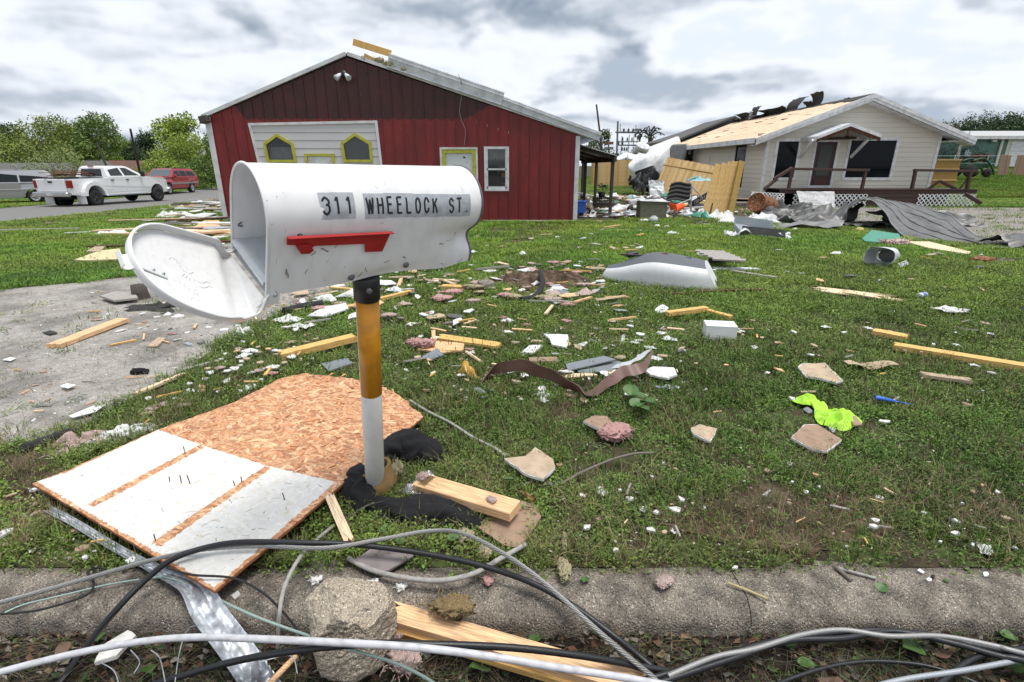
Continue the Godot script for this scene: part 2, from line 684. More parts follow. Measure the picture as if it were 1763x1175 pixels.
func mk(col: Color, rough := 0.8, metal := 0.0, tex: Texture2D = null, scale = 1.0, bump: Texture2D = null, cm := 0.1, world := false) -> StandardMaterial3D:
	var x := StandardMaterial3D.new()
	x.albedo_color = col.linear_to_srgb()
	x.roughness = rough
	x.metallic = metal
	x.cull_mode = BaseMaterial3D.CULL_DISABLED
	if tex or bump:
		x.uv1_triplanar = true
		x.uv1_world_triplanar = world
		x.uv1_scale = scale if scale is Vector3 else Vector3(scale, scale, scale)
		x.uv1_triplanar_sharpness = 4.0
	if tex:
		x.albedo_texture = tex
	if bump:
		x.heightmap_enabled = true
		x.heightmap_texture = bump
		x.heightmap_scale = cm
	return x


func uvmat(col: Color, rough: float, tex: Texture2D, metal := 0.0) -> StandardMaterial3D:
	var x := StandardMaterial3D.new()
	x.albedo_color = col.linear_to_srgb()
	x.albedo_texture = tex
	x.roughness = rough
	x.metallic = metal
	x.cull_mode = BaseMaterial3D.CULL_DISABLED
	return x


func glass(col: Color, a: float) -> StandardMaterial3D:
	var x := StandardMaterial3D.new()
	var c := col.linear_to_srgb()
	c.a = a
	x.albedo_color = c
	x.roughness = 0.03
	x.transparency = BaseMaterial3D.TRANSPARENCY_ALPHA
	x.cull_mode = BaseMaterial3D.CULL_DISABLED
	return x


func leafmat(col: Color, back := 0.3) -> StandardMaterial3D:
	var x := mk(col, 0.65)
	x.vertex_color_use_as_albedo = true
	x.backlight_enabled = true
	x.backlight = Color(back, back, back)
	return x


func make_materials():
	m.soil = mk(Color(1, 1, 1), 1.0, 0.0, t.soil, 0.45, t.bump, 1.5, true)
	m.dirt = mk(Color(0.62, 0.56, 0.5), 1.0, 0.0, t.dirt, 0.6, t.bump, 2.0, true)
	m.dark_dirt = mk(Color(0.2, 0.185, 0.17), 0.95, 0.0, t.dirt, 1.6, t.bump, 2.0, true)
	m.pale_dirt = mk(Color(1.2, 1.08, 1.0), 1.0, 0.0, t.dirt, 0.7, t.bump, 1.5, true)
	m.concrete = mk(Color(0.80, 0.785, 0.765), 0.95, 0.0, t.concrete, 1.75, t.pits, 0.5, true)
	m.concrete.detail_enabled = true
	m.concrete.detail_blend_mode = BaseMaterial3D.BLEND_MODE_MUL
	m.concrete.detail_albedo = ntex(0.008, 5, [[0.2, 0.7], [0.5, 0.9], [0.75, 1.0]], 512, FastNoiseLite.TYPE_SIMPLEX_SMOOTH, 21)
	m.concrete.detail_uv_layer = BaseMaterial3D.DETAIL_UV_1
	m.drive = mk(Color(1.35, 1.32, 1.28), 0.95, 0.0, t.asphalt, 0.55, t.pits, 0.3, true)
	m.drive.detail_enabled = true
	m.drive.detail_blend_mode = BaseMaterial3D.BLEND_MODE_MUL
	m.drive.detail_albedo = ntex(0.005, 6, [[0.25, 0.8], [0.45, 0.94], [0.7, 1.0]], 512, FastNoiseLite.TYPE_SIMPLEX_SMOOTH, 22)
	m.road = mk(Color(0.72, 0.72, 0.74), 0.95, 0.0, t.asphalt, 0.4, t.pits, 0.2, true)
	m.gravel = mk(Color(1.0, 1.0, 1.0), 1.0, 0.0, t.gravel, 0.55, t.pits, 0.6, true)
	m.white = mk(Color(0.78, 0.78, 0.78), 0.45, 0.0, t.grime, 0.8)
	m.trim = mk(Color(0.70, 0.70, 0.70), 0.6, 0.0, t.grime, 0.5)
	m.black = mk(Color(0.018, 0.018, 0.02), 0.5, 0.0, t.fine, 3.0)
	m.rubber = mk(Color(0.022, 0.022, 0.023), 0.85, 0.0, t.fine, 2.0)
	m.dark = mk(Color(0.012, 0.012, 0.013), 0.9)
	m.unlit_room = mk(Color(0.02, 0.02, 0.02), 0.95)  # near-black walls and floor stand in for unlit interiors
	m.red_paint = mk(Color(0.42, 0.018, 0.018), 0.4, 0.0, t.grime, 3.0)
	m.lime = mk(Color(0.48, 0.47, 0.05), 0.6, 0.0, t.grime, 1.5)
	m.pine = mk(Color(0.88, 0.55, 0.30), 0.75, 0.0, t.grain, Vector3(0.7, 14, 14), t.grain, 0.08)
	m.pine_yellow = mk(Color(0.85, 0.52, 0.17), 0.7, 0.0, t.grain, Vector3(0.7, 12, 12), t.grain, 0.06)
	m.pine_pale = mk(Color(0.95, 0.72, 0.48), 0.8, 0.0, t.grain, Vector3(0.8, 16, 16), t.grain, 0.12)
	m.fence = mk(Color(0.62, 0.42, 0.19), 0.85, 0.0, t.grain, Vector3(9, 0.5, 9), t.grain, 0.08)
	m.fence_dark = mk(Color(0.46, 0.27, 0.08), 0.85, 0.0, t.grain, Vector3(9, 0.5, 9))
	m.brown_wood = mk(Color(0.075, 0.042, 0.034), 0.75, 0.0, t.grain, Vector3(1.0, 6, 6))
	m.grey_wood = mk(Color(0.42, 0.39, 0.36), 0.9, 0.0, t.grain, Vector3(1.0, 14, 14), t.grain, 0.15)
	m.dark_wood = mk(Color(0.09, 0.075, 0.065), 0.9, 0.0, t.grain, Vector3(1.5, 12, 12))
	m.osb = mk(Color(1, 1, 1), 0.85, 0.0, t.osb, 0.8, t.osb, 0.12)
	m.roof_a = mk(Color(0.80, 0.575, 0.39), 0.9, 0.0, t.grime, 0.8)
	m.roof_b = mk(Color(0.85, 0.62, 0.43), 0.9, 0.0, t.grime, 0.7)
	m.roof_c = mk(Color(0.76, 0.55, 0.37), 0.9, 0.0, t.grime, 0.9)
	m.cream = mk(Color(0.66, 0.625, 0.545), 0.75)
	m.cream_b = mk(Color(0.64, 0.60, 0.52), 0.75)
	m.lap_grey = mk(Color(0.56, 0.545, 0.55), 0.75)
	m.galv = mk(Color(0.58, 0.61, 0.66), 0.45, 0.5, t.fine, 1.2)
	m.sheet = mk(Color(0.17, 0.168, 0.165), 0.5, 0.5, t.grime, 0.7)
	m.sheet_white = mk(Color(0.72, 0.74, 0.77), 0.45, 0.15, t.grime, 0.6)
	m.shingle = mk(Color(0.16, 0.155, 0.155), 0.95, 0.0, t.shingle, 1.4)
	m.shingle_dark = mk(Color(0.055, 0.053, 0.052), 0.95, 0.0, t.shingle, 1.4)
	m.shingle_blue = mk(Color(0.30, 0.33, 0.37), 0.95, 0.0, t.shingle, 3.0)
	m.rust = mk(Color(1, 1, 1), 0.9, 0.1, t.rust, 1.6, t.bump, 0.2)
	m.rust_dark = mk(Color(0.4, 0.36, 0.34), 0.9, 0.1, t.rust, 1.6)
	m.tan_board = mk(Color(0.50, 0.385, 0.27), 0.9, 0.0, t.grime, 2.2)
	m.brown_board = mk(Color(0.35, 0.235, 0.165), 0.85, 0.0, t.grime, 2.0)
	m.gypsum = mk(Color(0.74, 0.73, 0.70), 0.95, 0.0, t.grime, 4.0, t.pits, 0.15)
	m.pink = mk(Color(0.86, 0.50, 0.47), 1.0, 0.0, t.fine, 6.0, t.pits, 0.8)
	m.pink_pale = mk(Color(0.80, 0.60, 0.54), 1.0, 0.0, t.fine, 6.0, t.pits, 0.8)
	m.mineral = mk(Color(0.60, 0.53, 0.33), 1.0, 0.0, t.fine, 5.0, t.pits, 0.8)
	m.mineral_brown = mk(Color(0.38, 0.27, 0.13), 1.0, 0.0, t.fine, 5.0, t.pits, 0.8)
	m.bark = mk(Color(0.22, 0.19, 0.16), 0.95, 0.0, t.fine, Vector3(4, 4, 4), t.pits, 0.3)
	m.birch = mk(Color(0.46, 0.44, 0.41), 0.9, 0.0, t.grime, 9.0, t.pits, 0.25)
	m.stone = mk(Color(1.3, 1.26, 1.16), 0.95, 0.0, t.concrete, 2.6, t.bump, 1.2)
	m.slate = mk(Color(0.24, 0.20, 0.20), 0.6, 0.0, t.grime, 2.0)
	m.cloth_black = mk(Color(0.012, 0.012, 0.014), 1.0, 0.0, t.fine, 8.0, t.pits, 0.15)
	m.cloth_white = mk(Color(0.72, 0.72, 0.72), 0.9, 0.0, t.grime, 2.0)
	m.cloth_lime = mk(Color(0.48, 0.86, 0.07), 0.85, 0.0, t.fine, 4.0)
	m.pole_steel = mk(Color(0.17, 0.18, 0.19), 0.7, 0.2)
	m.bolt = mk(Color(0.16, 0.165, 0.175), 0.55, 0.5)
	m.flake_a = mk(Color(0.62, 0.28, 0.12), 0.85)
	m.flake_b = mk(Color(0.70, 0.37, 0.18), 0.85)
	m.sheet_pale = mk(Color(0.30, 0.295, 0.29), 0.5, 0.3, t.grime, 0.7)
	m.hull_white = mk(Color(0.66, 0.67, 0.69), 0.5, 0.0, t.specks, 0.9)
	m.plastic_blue_dark = mk(Color(0.02, 0.05, 0.2), 0.5)
	m.green_dull = mk(Color(0.13, 0.125, 0.085), 0.7, 0.0, t.grime, 2.0)
	m.steel_pale = mk(Color(0.45, 0.47, 0.5), 0.5, 0.5, t.fine, 8.0)
	m.tile_brown = mk(Color(0.16, 0.095, 0.065), 0.8, 0.0, t.grime, 4.0)
	m.orange_wood = mk(Color(0.5, 0.13, 0.03), 0.8)
	m.tractor_green = mk(Color(0.02, 0.075, 0.035), 0.5, 0.0, t.grime, 2.0)
	m.steel = mk(Color(0.38, 0.375, 0.365), 0.55, 0.55, t.fine, Vector3(8, 8, 8))
	m.cable_black = mk(Color(0.014, 0.015, 0.018), 0.38, 0.0, t.fine, 5.0, t.pits, 0.05)
	m.pipe_grey = mk(Color(0.56, 0.56, 0.585), 0.45, 0.0, t.grime, 5.0)
	m.wire_green = mk(Color(0.36, 0.47, 0.43), 0.5, 0.2, t.fine, 6.0)
	m.plastic_blue = mk(Color(0.03, 0.14, 0.62), 0.4)
	m.plastic_green = mk(Color(0.06, 0.30, 0.20), 0.5, 0.0, t.grime, 2.0)
	m.orange = mk(Color(0.90, 0.10, 0.01), 0.45)
	m.foil = mk(Color(0.8, 0.8, 0.82), 0.25, 0.9, t.fine, 6.0, t.bump, 0.4)
	m.foam_brown = mk(Color(0.36, 0.22, 0.08), 0.9, 0.0, t.fine, 9.0, t.pits, 0.3)
	m.glass = glass(Color(0.02, 0.025, 0.03), 0.35)
	m.glass_dark = glass(Color(0.01, 0.012, 0.014), 0.88)
	m.glass_dark.metallic_specular = 0.22
	m.mirror_dark = mk(Color(0.012, 0.014, 0.016), 0.06)
	m.leaf = leafmat(Color(1, 1, 1))
	m.leaf_flat = mk(Color(0.075, 0.16, 0.035), 0.5, 0.0, t.fine, 12.0)
	m.straw = leafmat(Color(1, 1, 1), 0.15)


# ---------------------------------------------------------------- ground, roads, kerb
# a sheet that follows the ground: corners a b c d (world x and z), lifted by up; noise frays its rim
func lay(a: Vector2, b: Vector2, c: Vector2, d: Vector2, nu: int, nv: int, up: float) -> B:
	var f := func(u: float, v: float) -> Vector3:
		var p := a.lerp(b, u).lerp(d.lerp(c, u), v)
		return gp(p.x, p.y, up)
	return B.new().sheet(nu, nv, f, 0.0)


# a patch with a ragged outline round poly's middle
func patch(poly, up: float, fray := 0.12, rings := 6, spokes := 90) -> B:
	var c := Vector2.ZERO
	for q in poly:
		c += q
	c /= poly.size()
	var rim := []
	var total := 0.0
	for i in poly.size():
		total += poly[i].distance_to(poly[(i + 1) % poly.size()])
	for k in spokes:
		var at := total * k / spokes
		var i := 0
		while at > poly[i].distance_to(poly[(i + 1) % poly.size()]):
			at -= poly[i].distance_to(poly[(i + 1) % poly.size()])
			i += 1
		var p: Vector2 = poly[i].lerp(poly[(i + 1) % poly.size()], at / maxf(0.001, poly[i].distance_to(poly[(i + 1) % poly.size()])))
		rim.append(p + (p - c).normalized() * fn.get_noise_2d(p.x * 3.1, p.y * 3.1) * fray * 2.0 + (p - c).normalized() * fn.get_noise_2d(p.x * 11.0, p.y * 11.0) * fray)
	var f := func(u: float, v: float) -> Vector3:
		var q: Vector2 = c.lerp(rim[int(roundf(v * spokes)) % spokes], u)
		return gp(q.x, q.y, up)
	return B.new().sheet(rings, spokes, f, 0.0)


var road_poly: Array
var drive_poly: Array
var gravel_poly: Array
var bare_polys := []


func ground_and_roads():
	# the lawn and fields as one sheet, finer near the kerb, out to the horizon
	var xs := [-700.0, -300.0, -140.0, -80.0]
	for i in 41:
		xs.append(-50.0 + i * 2.5)
	xs += [80.0, 140.0, 300.0, 700.0]
	var zs := [-1.41]
	for i in 46:
		zs.append(-2.0 - i * (1.0 + i * 0.022))
	zs += [-140.0, -220.0, -400.0, -900.0]
	var f := func(u: float, v: float) -> Vector3:
		var x: float = xs[int(roundf(u * (xs.size() - 1)))]
		var z: float = zs[int(roundf(v * (zs.size() - 1)))]
		return gp(x, z)
	struct("ground", B.new().sheet(xs.size() - 1, zs.size() - 1, f, 0.0), m.soil)
	var near := B.new()
	near.quad(Vector3(-700, -0.15, -1.2), Vector3(700, -0.15, -1.2), Vector3(700, -0.15, 60), Vector3(-700, -0.15, 60))
	struct("street", near, m.road)
	# kerb: a rounded section swept along the street in cast lengths
	var prof := [Vector2(-1.44, -0.3), Vector2(-1.44, -0.004)]
	for k in 7:
		var a := k / 6.0 * PI * 0.5
		prof.append(Vector2(-1.31 + sin(a) * 0.085, -0.07 + cos(a) * 0.072))
	prof.append(Vector2(-1.218, -0.125))
	prof.append(Vector2(-1.212, -0.16))
	prof.append(Vector2(-1.21, -0.3))
	for k in range(-4, 4):
		var x0 := k * 3.05 + 0.75
		var g := func(u: float, v: float) -> Vector3:
			var q: Vector2 = prof[int(roundf(v * (prof.size() - 1)))]
			var x := x0 + 3.047 * u
			return Vector3(x, q.y + fn.get_noise_2d(x * 2.2, q.x * 7.0) * 0.009, q.x + fn.get_noise_2d(x * 1.7, q.y * 8.0 + 50.0) * 0.008)
		var o = solo("kerb", "", "", B.new().sheet(90, prof.size() - 1, g, 0.0), m.concrete)
		o.set_meta("kind", "structure")
	var gut := B.new()
	var gf := func(u: float, v: float) -> Vector3:
		var x := -9.0 + 18.0 * u
		var z := -1.235 + v * (0.72 + 0.12 * fn.get_noise_2d(x * 1.5, 7.0))
		return Vector3(x, mud(x, z), z)
	gut.sheet(200, 20, gf, 0.0)
	struct("gutter_mud", gut, m.dark_dirt)
	drive_poly = [L(-5.75, -5.623), L(-5.265, -5.985), L(-4.781, -6.483), L(-5.311, -8.488), L(-6.092, -11.266), L(-6.876, -14.292), L(-4.027, -14.976), L(-2.892, -14.292), L(-2.326, -8.488), L(-1.804, -5.623), L(-2.068, -4.879), L(-2.272, -4.241), L(-2.192, -3.396), L(-2.242, -2.81), L(-2.269, -2.367), L(-2.496, -2.193)]
	drive_poly += [Vector2(-7.5, -2.0), Vector2(-12.0, -4.6)]
	struct("driveway", lay_poly(drive_poly, 0.006), m.drive)
	# the side street that runs away on the left, its dirt verge, and the turnout where the van stands
	road_poly = [Vector2(-13.2, -4.0), Vector2(-15.6, -15.8), Vector2(-19.9, -37.0), Vector2(-31.0, -92.0), Vector2(-37.5, -91.0), Vector2(-26.4, -36.0), Vector2(-22.3, -15.0), Vector2(-20.0, -3.4)]
	struct("side_street", lay(road_poly[0], road_poly[3], road_poly[4], road_poly[7], 60, 4, 0.012), m.road)
	struct("dirt_verge", patch([Vector2(-12.6, -13.0), Vector2(-14.3, -22.0), Vector2(-17.4, -36.0), Vector2(-20.2, -37.2), Vector2(-17.5, -24.0), Vector2(-15.2, -13.0)], 0.008, 0.3, 4, 120), m.pale_dirt)
	struct("dirt_turnout", patch([Vector2(-21, -22), Vector2(-24.0, -34), Vector2(-28.5, -33), Vector2(-36, -27), Vector2(-31, -20), Vector2(-23, -16)], 0.008, 0.6, 5, 90), m.pale_dirt)
	gravel_poly = [Vector2(9.2, -9.0), Vector2(8.6, -11.5), Vector2(9.6, -15.0), Vector2(9.2, -18.5), Vector2(10.5, -22.5), Vector2(20.5, -22.2), Vector2(25, -22), Vector2(27, -12), Vector2(18, -8.6)]
	struct("gravel_yard", patch(gravel_poly, 0.006, 0.35, 8, 120), m.gravel)
	for bp in [[L(-0.789, -14.292), L(0.409, -15.67), L(1.726, -14.976), L(1.105, -11.801), L(0.206, -9.885), L(-0.691, -10.31)], [L(-0.151, -6.744), L(0.395, -7.13), L(0.932, -6.401), L(0.675, -5.623), L(0.116, -5.387), L(-0.214, -5.882)], [L(0.53, -1.625), L(1.033, -1.911), L(1.435, -1.788), L(1.484, -1.592), L(1.116, -1.485), L(0.739, -1.53)], [L(1.818, -1.788), L(2.107, -1.828), L(1.943, -1.609), L(1.689, -1.576)], [L(-2.407, -2.098), L(-2.284, -2.177), L(-2.039, -2.049), L(-1.969, -1.788), L(-2.042, -1.713)], [L(3.678, -28.311), L(13.296, -47.295), L(11.277, -24.516), L(7.04, -15.496), L(6.151, -18.012), L(4.157, -18.012), L(2.77, -19.514)], [L(5.489, -18.482), L(9.02, -19.514), L(8.153, -16.376), L(4.756, -14.292)], [L(0.161, -2.652), L(0.353, -2.729), L(0.367, -2.443), L(0.175, -2.348)]]:
		bare_polys.append(PackedVector2Array(bp))
		struct("bare_earth", patch(bp, 0.005, 0.07, 5, 70), m.dirt)
	struct("old_paving", patch([L(-0.708, -13.956), L(0.315, -15.323), L(1.198, -14.632), L(0.811, -12.375), L(0.102, -10.651), L(-0.557, -10.89)], 0.011, 0.05, 4, 40), m.dirt)


# the silt in the gutter, banked up against the kerb
func mud(x: float, z: float) -> float:
	return -0.143 + 0.05 * sm(-1.07, -1.235, z + 0.09 * fn.get_noise_2d(x * 3.0, 3.0)) + 0.016 * fn.get_noise_2d(x * 5.0, z * 8.0) * sm(-1.235, -1.15, z)


func lay_poly(poly, up: float) -> B:
	var p := PackedVector2Array(poly)
	var ix := Geometry2D.triangulate_polygon(p)
	var b = B.new().smooth()
	for i in range(0, ix.size(), 3):
		sub_tri(b, p[ix[i]], p[ix[i + 1]], p[ix[i + 2]], up, 4)
	return b


func sub_tri(b: B, a: Vector2, c: Vector2, d: Vector2, up: float, deep: int):
	var l := maxf(a.distance_to(c), maxf(c.distance_to(d), d.distance_to(a)))
	if deep == 0 or l < 1.2:
		if (c - a).cross(d - a) > 0:
			b.tri(gp(a.x, a.y, up), gp(c.x, c.y, up), gp(d.x, d.y, up))
		else:
			b.tri(gp(a.x, a.y, up), gp(d.x, d.y, up), gp(c.x, c.y, up))
		return
	var e := (a + c) * 0.5
	var g := (c + d) * 0.5
	var h := (d + a) * 0.5
	sub_tri(b, a, e, h, up, deep - 1)
	sub_tri(b, e, c, g, up, deep - 1)
	sub_tri(b, h, g, d, up, deep - 1)
	sub_tri(b, e, g, h, up, deep - 1)



# ---------------------------------------------------------------- cladding and openings
# Cuts pieces (polygons in the wall's u, v) to the wall's outline and round its openings; each is a part of its own.
func clad(root: Node3D, n: String, wall, openings: Array, pieces: Array, x: Transform3D, d: float, mats: Array, lean := 0.0, uvs := Transform2D(), rib := 0.0):
	for pc in pieces:
		var got: Array = Geometry2D.intersect_polygons(PackedVector2Array(pc), PackedVector2Array(wall))
		for op in openings:
			var nxt := []
			for g in got:
				for q in Geometry2D.clip_polygons(g, PackedVector2Array(op)):
					if not Geometry2D.is_polygon_clockwise(q):
						nxt.append(q)
			got = nxt
		for g in got:
			var top := -1e9
			var lo := 1e9
			var lft := 1e9
			for q in g:
				top = maxf(top, q.y)
				lo = minf(lo, q.y)
				lft = minf(lft, q.x)
			if top - lo < 0.015:
				continue
			var b := B.new()
			if lean != 0.0:
				var loc := PackedVector2Array()
				for q in g:
					loc.append(q - L(0, top))
				b.prism(loc, x * Transform3D(Basis(Vector3.RIGHT, -lean), W(0, top, 0)), 0.0, d)
			else:
				b.prism(g, x, 0.0, d, uvs)
			if rib > 0.0:
				# the raised seam along the panel's left edge
				var yl0 := 1e9
				var yl1 := -1e9
				for q in g:
					if q.x < lft + 0.02:
						yl0 = minf(yl0, q.y)
						yl1 = maxf(yl1, q.y)
				if yl1 - yl0 > 0.1:
					var pr := [L(lft, yl0), L(lft + 0.035, yl0), L(lft + 0.035, yl1), L(lft, yl1)]
					b.prism(pr, x, d + 0.001, d + rib, uvs)
			part(root, n, b, mats[rng.randi() % mats.size()])


func courses(u0: float, u1: float, v0: float, v1: float, step: float, gap: float) -> Array:
	var o := []
	var v := v0
	while v < v1:
		o.append([L(u0, v), L(u1, v), L(u1, v + step - gap), L(u0, v + step - gap)])
		v += step
	return o


# a flat ring: outer outline minus the inner one, as bars between matching corners
func ring(b: B, outer, inner, x: Transform3D, z0: float, z1: float, open_last := false):
	var n: int = outer.size()
	for i in n - (1 if open_last else 0):
		var j := (i + 1) % n
		b.prism([outer[i], outer[j], inner[j], inner[i]], x, z0, z1)


func inset(p, d: float) -> Array:
	var q := Geometry2D.offset_polygon(PackedVector2Array(p), -d, Geometry2D.JOIN_MITER)
	if q.is_empty():
		return p
	# keep the order of corners
	var o := []
	for a in p:
		var best: Vector2 = q[0][0]
		for c in q[0]:
			if c.distance_to(a) < best.distance_to(a):
				best = c
		o.append(best)
	return o


# a window in a wall: frame bars (u,v outline), a pane, sash bars
func window(root: Node3D, outline, x: Transform3D, trim: float, frame_mat: Material, pane_mat: Material, bars: Array = [], n := "window", proud := 0.05):
	var b := B.new()
	ring(b, outline, inset(outline, trim), x, -0.02, proud)
	var w = part(root, n, b, frame_mat)
	var sub := B.new()
	var inner := inset(outline, trim)
	sub.prism(inner, x, 0.002, 0.008)
	part(w, "pane", sub, pane_mat)
	for br in bars:
		part(w, "sash_bar", B.new().prism(br, x, 0.009, proud * 0.8), frame_mat)
	return w


func rect(u0: float, v0: float, u1: float, v1: float) -> Array:
	return [L(u0, v0), L(u1, v0), L(u1, v1), L(u0, v1)]


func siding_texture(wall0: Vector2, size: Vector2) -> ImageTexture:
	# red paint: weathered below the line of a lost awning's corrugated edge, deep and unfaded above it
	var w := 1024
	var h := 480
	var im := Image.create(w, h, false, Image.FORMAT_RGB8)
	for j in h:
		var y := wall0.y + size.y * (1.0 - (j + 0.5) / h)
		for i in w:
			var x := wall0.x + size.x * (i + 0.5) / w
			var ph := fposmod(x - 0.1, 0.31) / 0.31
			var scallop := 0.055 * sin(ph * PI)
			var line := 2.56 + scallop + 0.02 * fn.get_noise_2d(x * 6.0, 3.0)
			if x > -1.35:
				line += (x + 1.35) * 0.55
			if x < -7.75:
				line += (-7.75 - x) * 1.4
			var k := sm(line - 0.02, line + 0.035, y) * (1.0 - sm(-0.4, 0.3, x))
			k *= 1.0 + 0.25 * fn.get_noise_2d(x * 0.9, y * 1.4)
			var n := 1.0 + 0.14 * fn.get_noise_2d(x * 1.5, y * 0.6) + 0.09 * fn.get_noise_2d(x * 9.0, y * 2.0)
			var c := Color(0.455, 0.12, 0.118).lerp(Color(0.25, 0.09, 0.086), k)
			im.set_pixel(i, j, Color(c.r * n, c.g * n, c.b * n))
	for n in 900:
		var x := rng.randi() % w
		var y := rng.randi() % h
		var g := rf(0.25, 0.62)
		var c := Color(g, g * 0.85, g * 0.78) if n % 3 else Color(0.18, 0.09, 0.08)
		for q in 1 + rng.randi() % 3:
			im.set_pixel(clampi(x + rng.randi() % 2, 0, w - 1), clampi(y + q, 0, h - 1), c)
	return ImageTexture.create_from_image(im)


func red_house():
	var zw := -16.2
	var h = thing("red_metal_house", "red ribbed metal house with white gable trim behind the mailbox", "house", W(-3.4, -0.3, zw - 5.0))
	var x := Transform3D(Basis(), W(0, 0, zw))
	var wall := [L(-8.78, -0.32), L(1.9, -0.32), L(1.9, 2.2), L(-4.63, 4.2), L(-8.78, 2.68)]
	var infill: Array = [L(-7.40, -0.32), L(-3.80, -0.32), L(-3.92, 2.57), L(-7.69, 2.5)]
	var door := rect(-2.14, -0.32, -1.02, 1.84)
	var win := rect(-0.83, 0.6, -0.09, 1.86)
	var size := L(10.8, 4.7)
	var w0 := L(-8.85, -0.4)
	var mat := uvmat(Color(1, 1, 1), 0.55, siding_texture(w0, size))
	mat.heightmap_enabled = false
	var uvs := Transform2D(L(1.0 / size.x, 0), L(0, -1.0 / size.y), L(-w0.x / size.x, 1.0 + w0.y / size.y))
	var cols := []
	var u := -8.78
	while u < 1.9:
		cols.append([L(u + 0.002, -0.4), L(u + 0.307, -0.4), L(u + 0.307, 4.4), L(u + 0.002, 4.4)])
		u += 0.31
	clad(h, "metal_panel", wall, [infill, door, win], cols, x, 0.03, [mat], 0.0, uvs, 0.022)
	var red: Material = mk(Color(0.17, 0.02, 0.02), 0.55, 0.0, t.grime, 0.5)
	# other walls, ribbed
	var rib := func(p0: Vector3, p1: Vector3, y1: float, n: int) -> B:
		var f := func(a: float, b: float) -> Vector3:
			var i := int(roundf(a * n * 4))
			var out := (p1 - p0).cross(Vector3.UP).normalized() * (0.025 if i % 4 == 0 else 0.0)
			var q: Vector3 = p0.lerp(p1, a)
			return W(q.x, lerpf(p0.y, y1, b), q.z) + out
		return B.new().sheet(n * 4, 1, f, 0.02)
	part(h, "side_wall", rib.call(W(1.9, -0.6, zw), W(1.9, -0.6, -27.0), 2.2, 34), red)
	part(h, "side_wall", rib.call(W(-8.78, -0.6, -27.0), W(-8.78, -0.6, zw), 2.68, 34), red)
	part(h, "back_wall", B.new().prism(wall, Transform3D(Basis(), W(0, 0, -27.1)), 0.0, 0.05), red)
	part(h, "inner_wall", B.new().box(xf(W(-3.4, 1.0, -20.5)), W(10.4, 2.8, 0.08)), m.unlit_room)
	# roof of ribbed sheets, thin white edge trim down both rakes
	for s in [[L(-4.63, 4.3), L(-9.0, 2.67), "roof_slope"], [L(-4.63, 4.3), L(2.6, 2.08), "roof_slope"]]:
		var a: Vector2 = s[0]
		var e: Vector2 = s[1]
		var f := func(p: float, q: float) -> Vector3:
			var i := int(roundf(q * 120))
			var c := a.lerp(e, p)
			return W(c.x, c.y + (0.03 if i % 4 == 0 else 0.0), lerpf(-27.3, zw + 0.02, q))
		part(h, s[2], B.new().sheet(2, 120, f, 0.025), m.sheet_white)
	var edge := B.new()
	edge.prism([L(-9.0, 2.62), L(-4.66, 4.235), L(-4.66, 4.335), L(-9.0, 2.72)], Transform3D(Basis(), W(0, 0, zw + 0.035)), 0.0, 0.07)
	part(h, "rake_trim", edge, m.trim)
	var edge2 := B.new()
	edge2.prism([L(-4.6, 4.235), L(2.5, 2.02), L(2.5, 2.11), L(-4.6, 4.33)], Transform3D(Basis(), W(0, 0, zw + 0.035)), 0.0, 0.07)
	part(h, "rake_trim", edge2, m.trim)
	# the torn-up eave beam, its lower length still in place and its upper length lifted
	var beam := func(p0: Vector3, p1: Vector3, hh: float) -> B:
		var b := B.new()
		var q := along((p0 + p1) * 0.5, p1 - p0)
		var l := p0.distance_to(p1)
		b.box(q * Transform3D(Basis(), W(0, hh * 0.5, -0.05)), W(l, 0.02, 0.12))
		b.box(q * Transform3D(Basis(Vector3.RIGHT, 0.2), W(0, 0, 0.0)), W(l, hh, 0.02), 0.004)
		b.box(q * Transform3D(Basis(), W(0, -hh * 0.5, -0.04)), W(l, 0.02, 0.1))
		b.box(q * Transform3D(Basis(), W(0, hh * 0.18, 0.03)), W(l, 0.02, 0.03))
		return b
	part(h, "lifted_fascia", beam.call(W(-3.45, 4.11, -16), W(-0.26, 3.13, -16), 0.33), m.sheet_white)
	part(h, "eave_fascia", beam.call(W(-0.39, 3.12, -16.05), W(2.58, 2.13, -16.05), 0.22), m.sheet_white)
	var r := board_mesh(W(-4.43, 4.49, -16.1), W(-3.4, 4.2, -16.1), 0.04, 0.17)
	part(h, "lifted_rafter", r[0], m.pine_yellow, null, Transform3D(r[1].basis, r[1].origin - h.position))
	for q in [[W(-4.19, 4.2, -16.15), W(-3.79, 4.01, -16.15), 0.12], [W(-3.88, 4.08, -16.2), W(-3.15, 3.87, -16.2), 0.1]]:
		var r2 := board_mesh(q[0], q[1], 0.05, q[2], 0.08)
		part(h, "torn_batten", r2[0], m.pine_yellow, null, Transform3D(r2[1].basis, r2[1].origin - h.position))
	for q in [W(-4.08, 4.16, -16.2), W(-3.42, 4, -16.1), W(-3.23, 3.91, -16.1), W(-2.97, 3.88, -16.1), W(-3.82, 4.11, -16.2)]:
		wool("insulation_tuft", "tuft of yellow insulation sticking out under the lifted roof trim", q, W(0.2, 0.1, 0.12), m.mineral, "yellow tufts along the torn roof edge", 10)
	part(h, "gutter_end", B.new().box(xf(W(-8.89, 2.59, -16.1), 0.0, 0.0, 0.2), W(0.24, 0.2, 0.3), 0.02), m.dark_wood)
	# corner trims
	part(h, "corner_trim", B.new().box(xf(W(1.94, 0.9, zw + 0.03)), W(0.13, 2.5, 0.1), 0.008), m.trim)
	part(h, "corner_trim", B.new().prism([L(-8.94, 2.6), L(-8.76, 2.68), L(-8.76, -0.4), L(-8.9, -0.4)], x, 0.0, 0.06), m.trim)
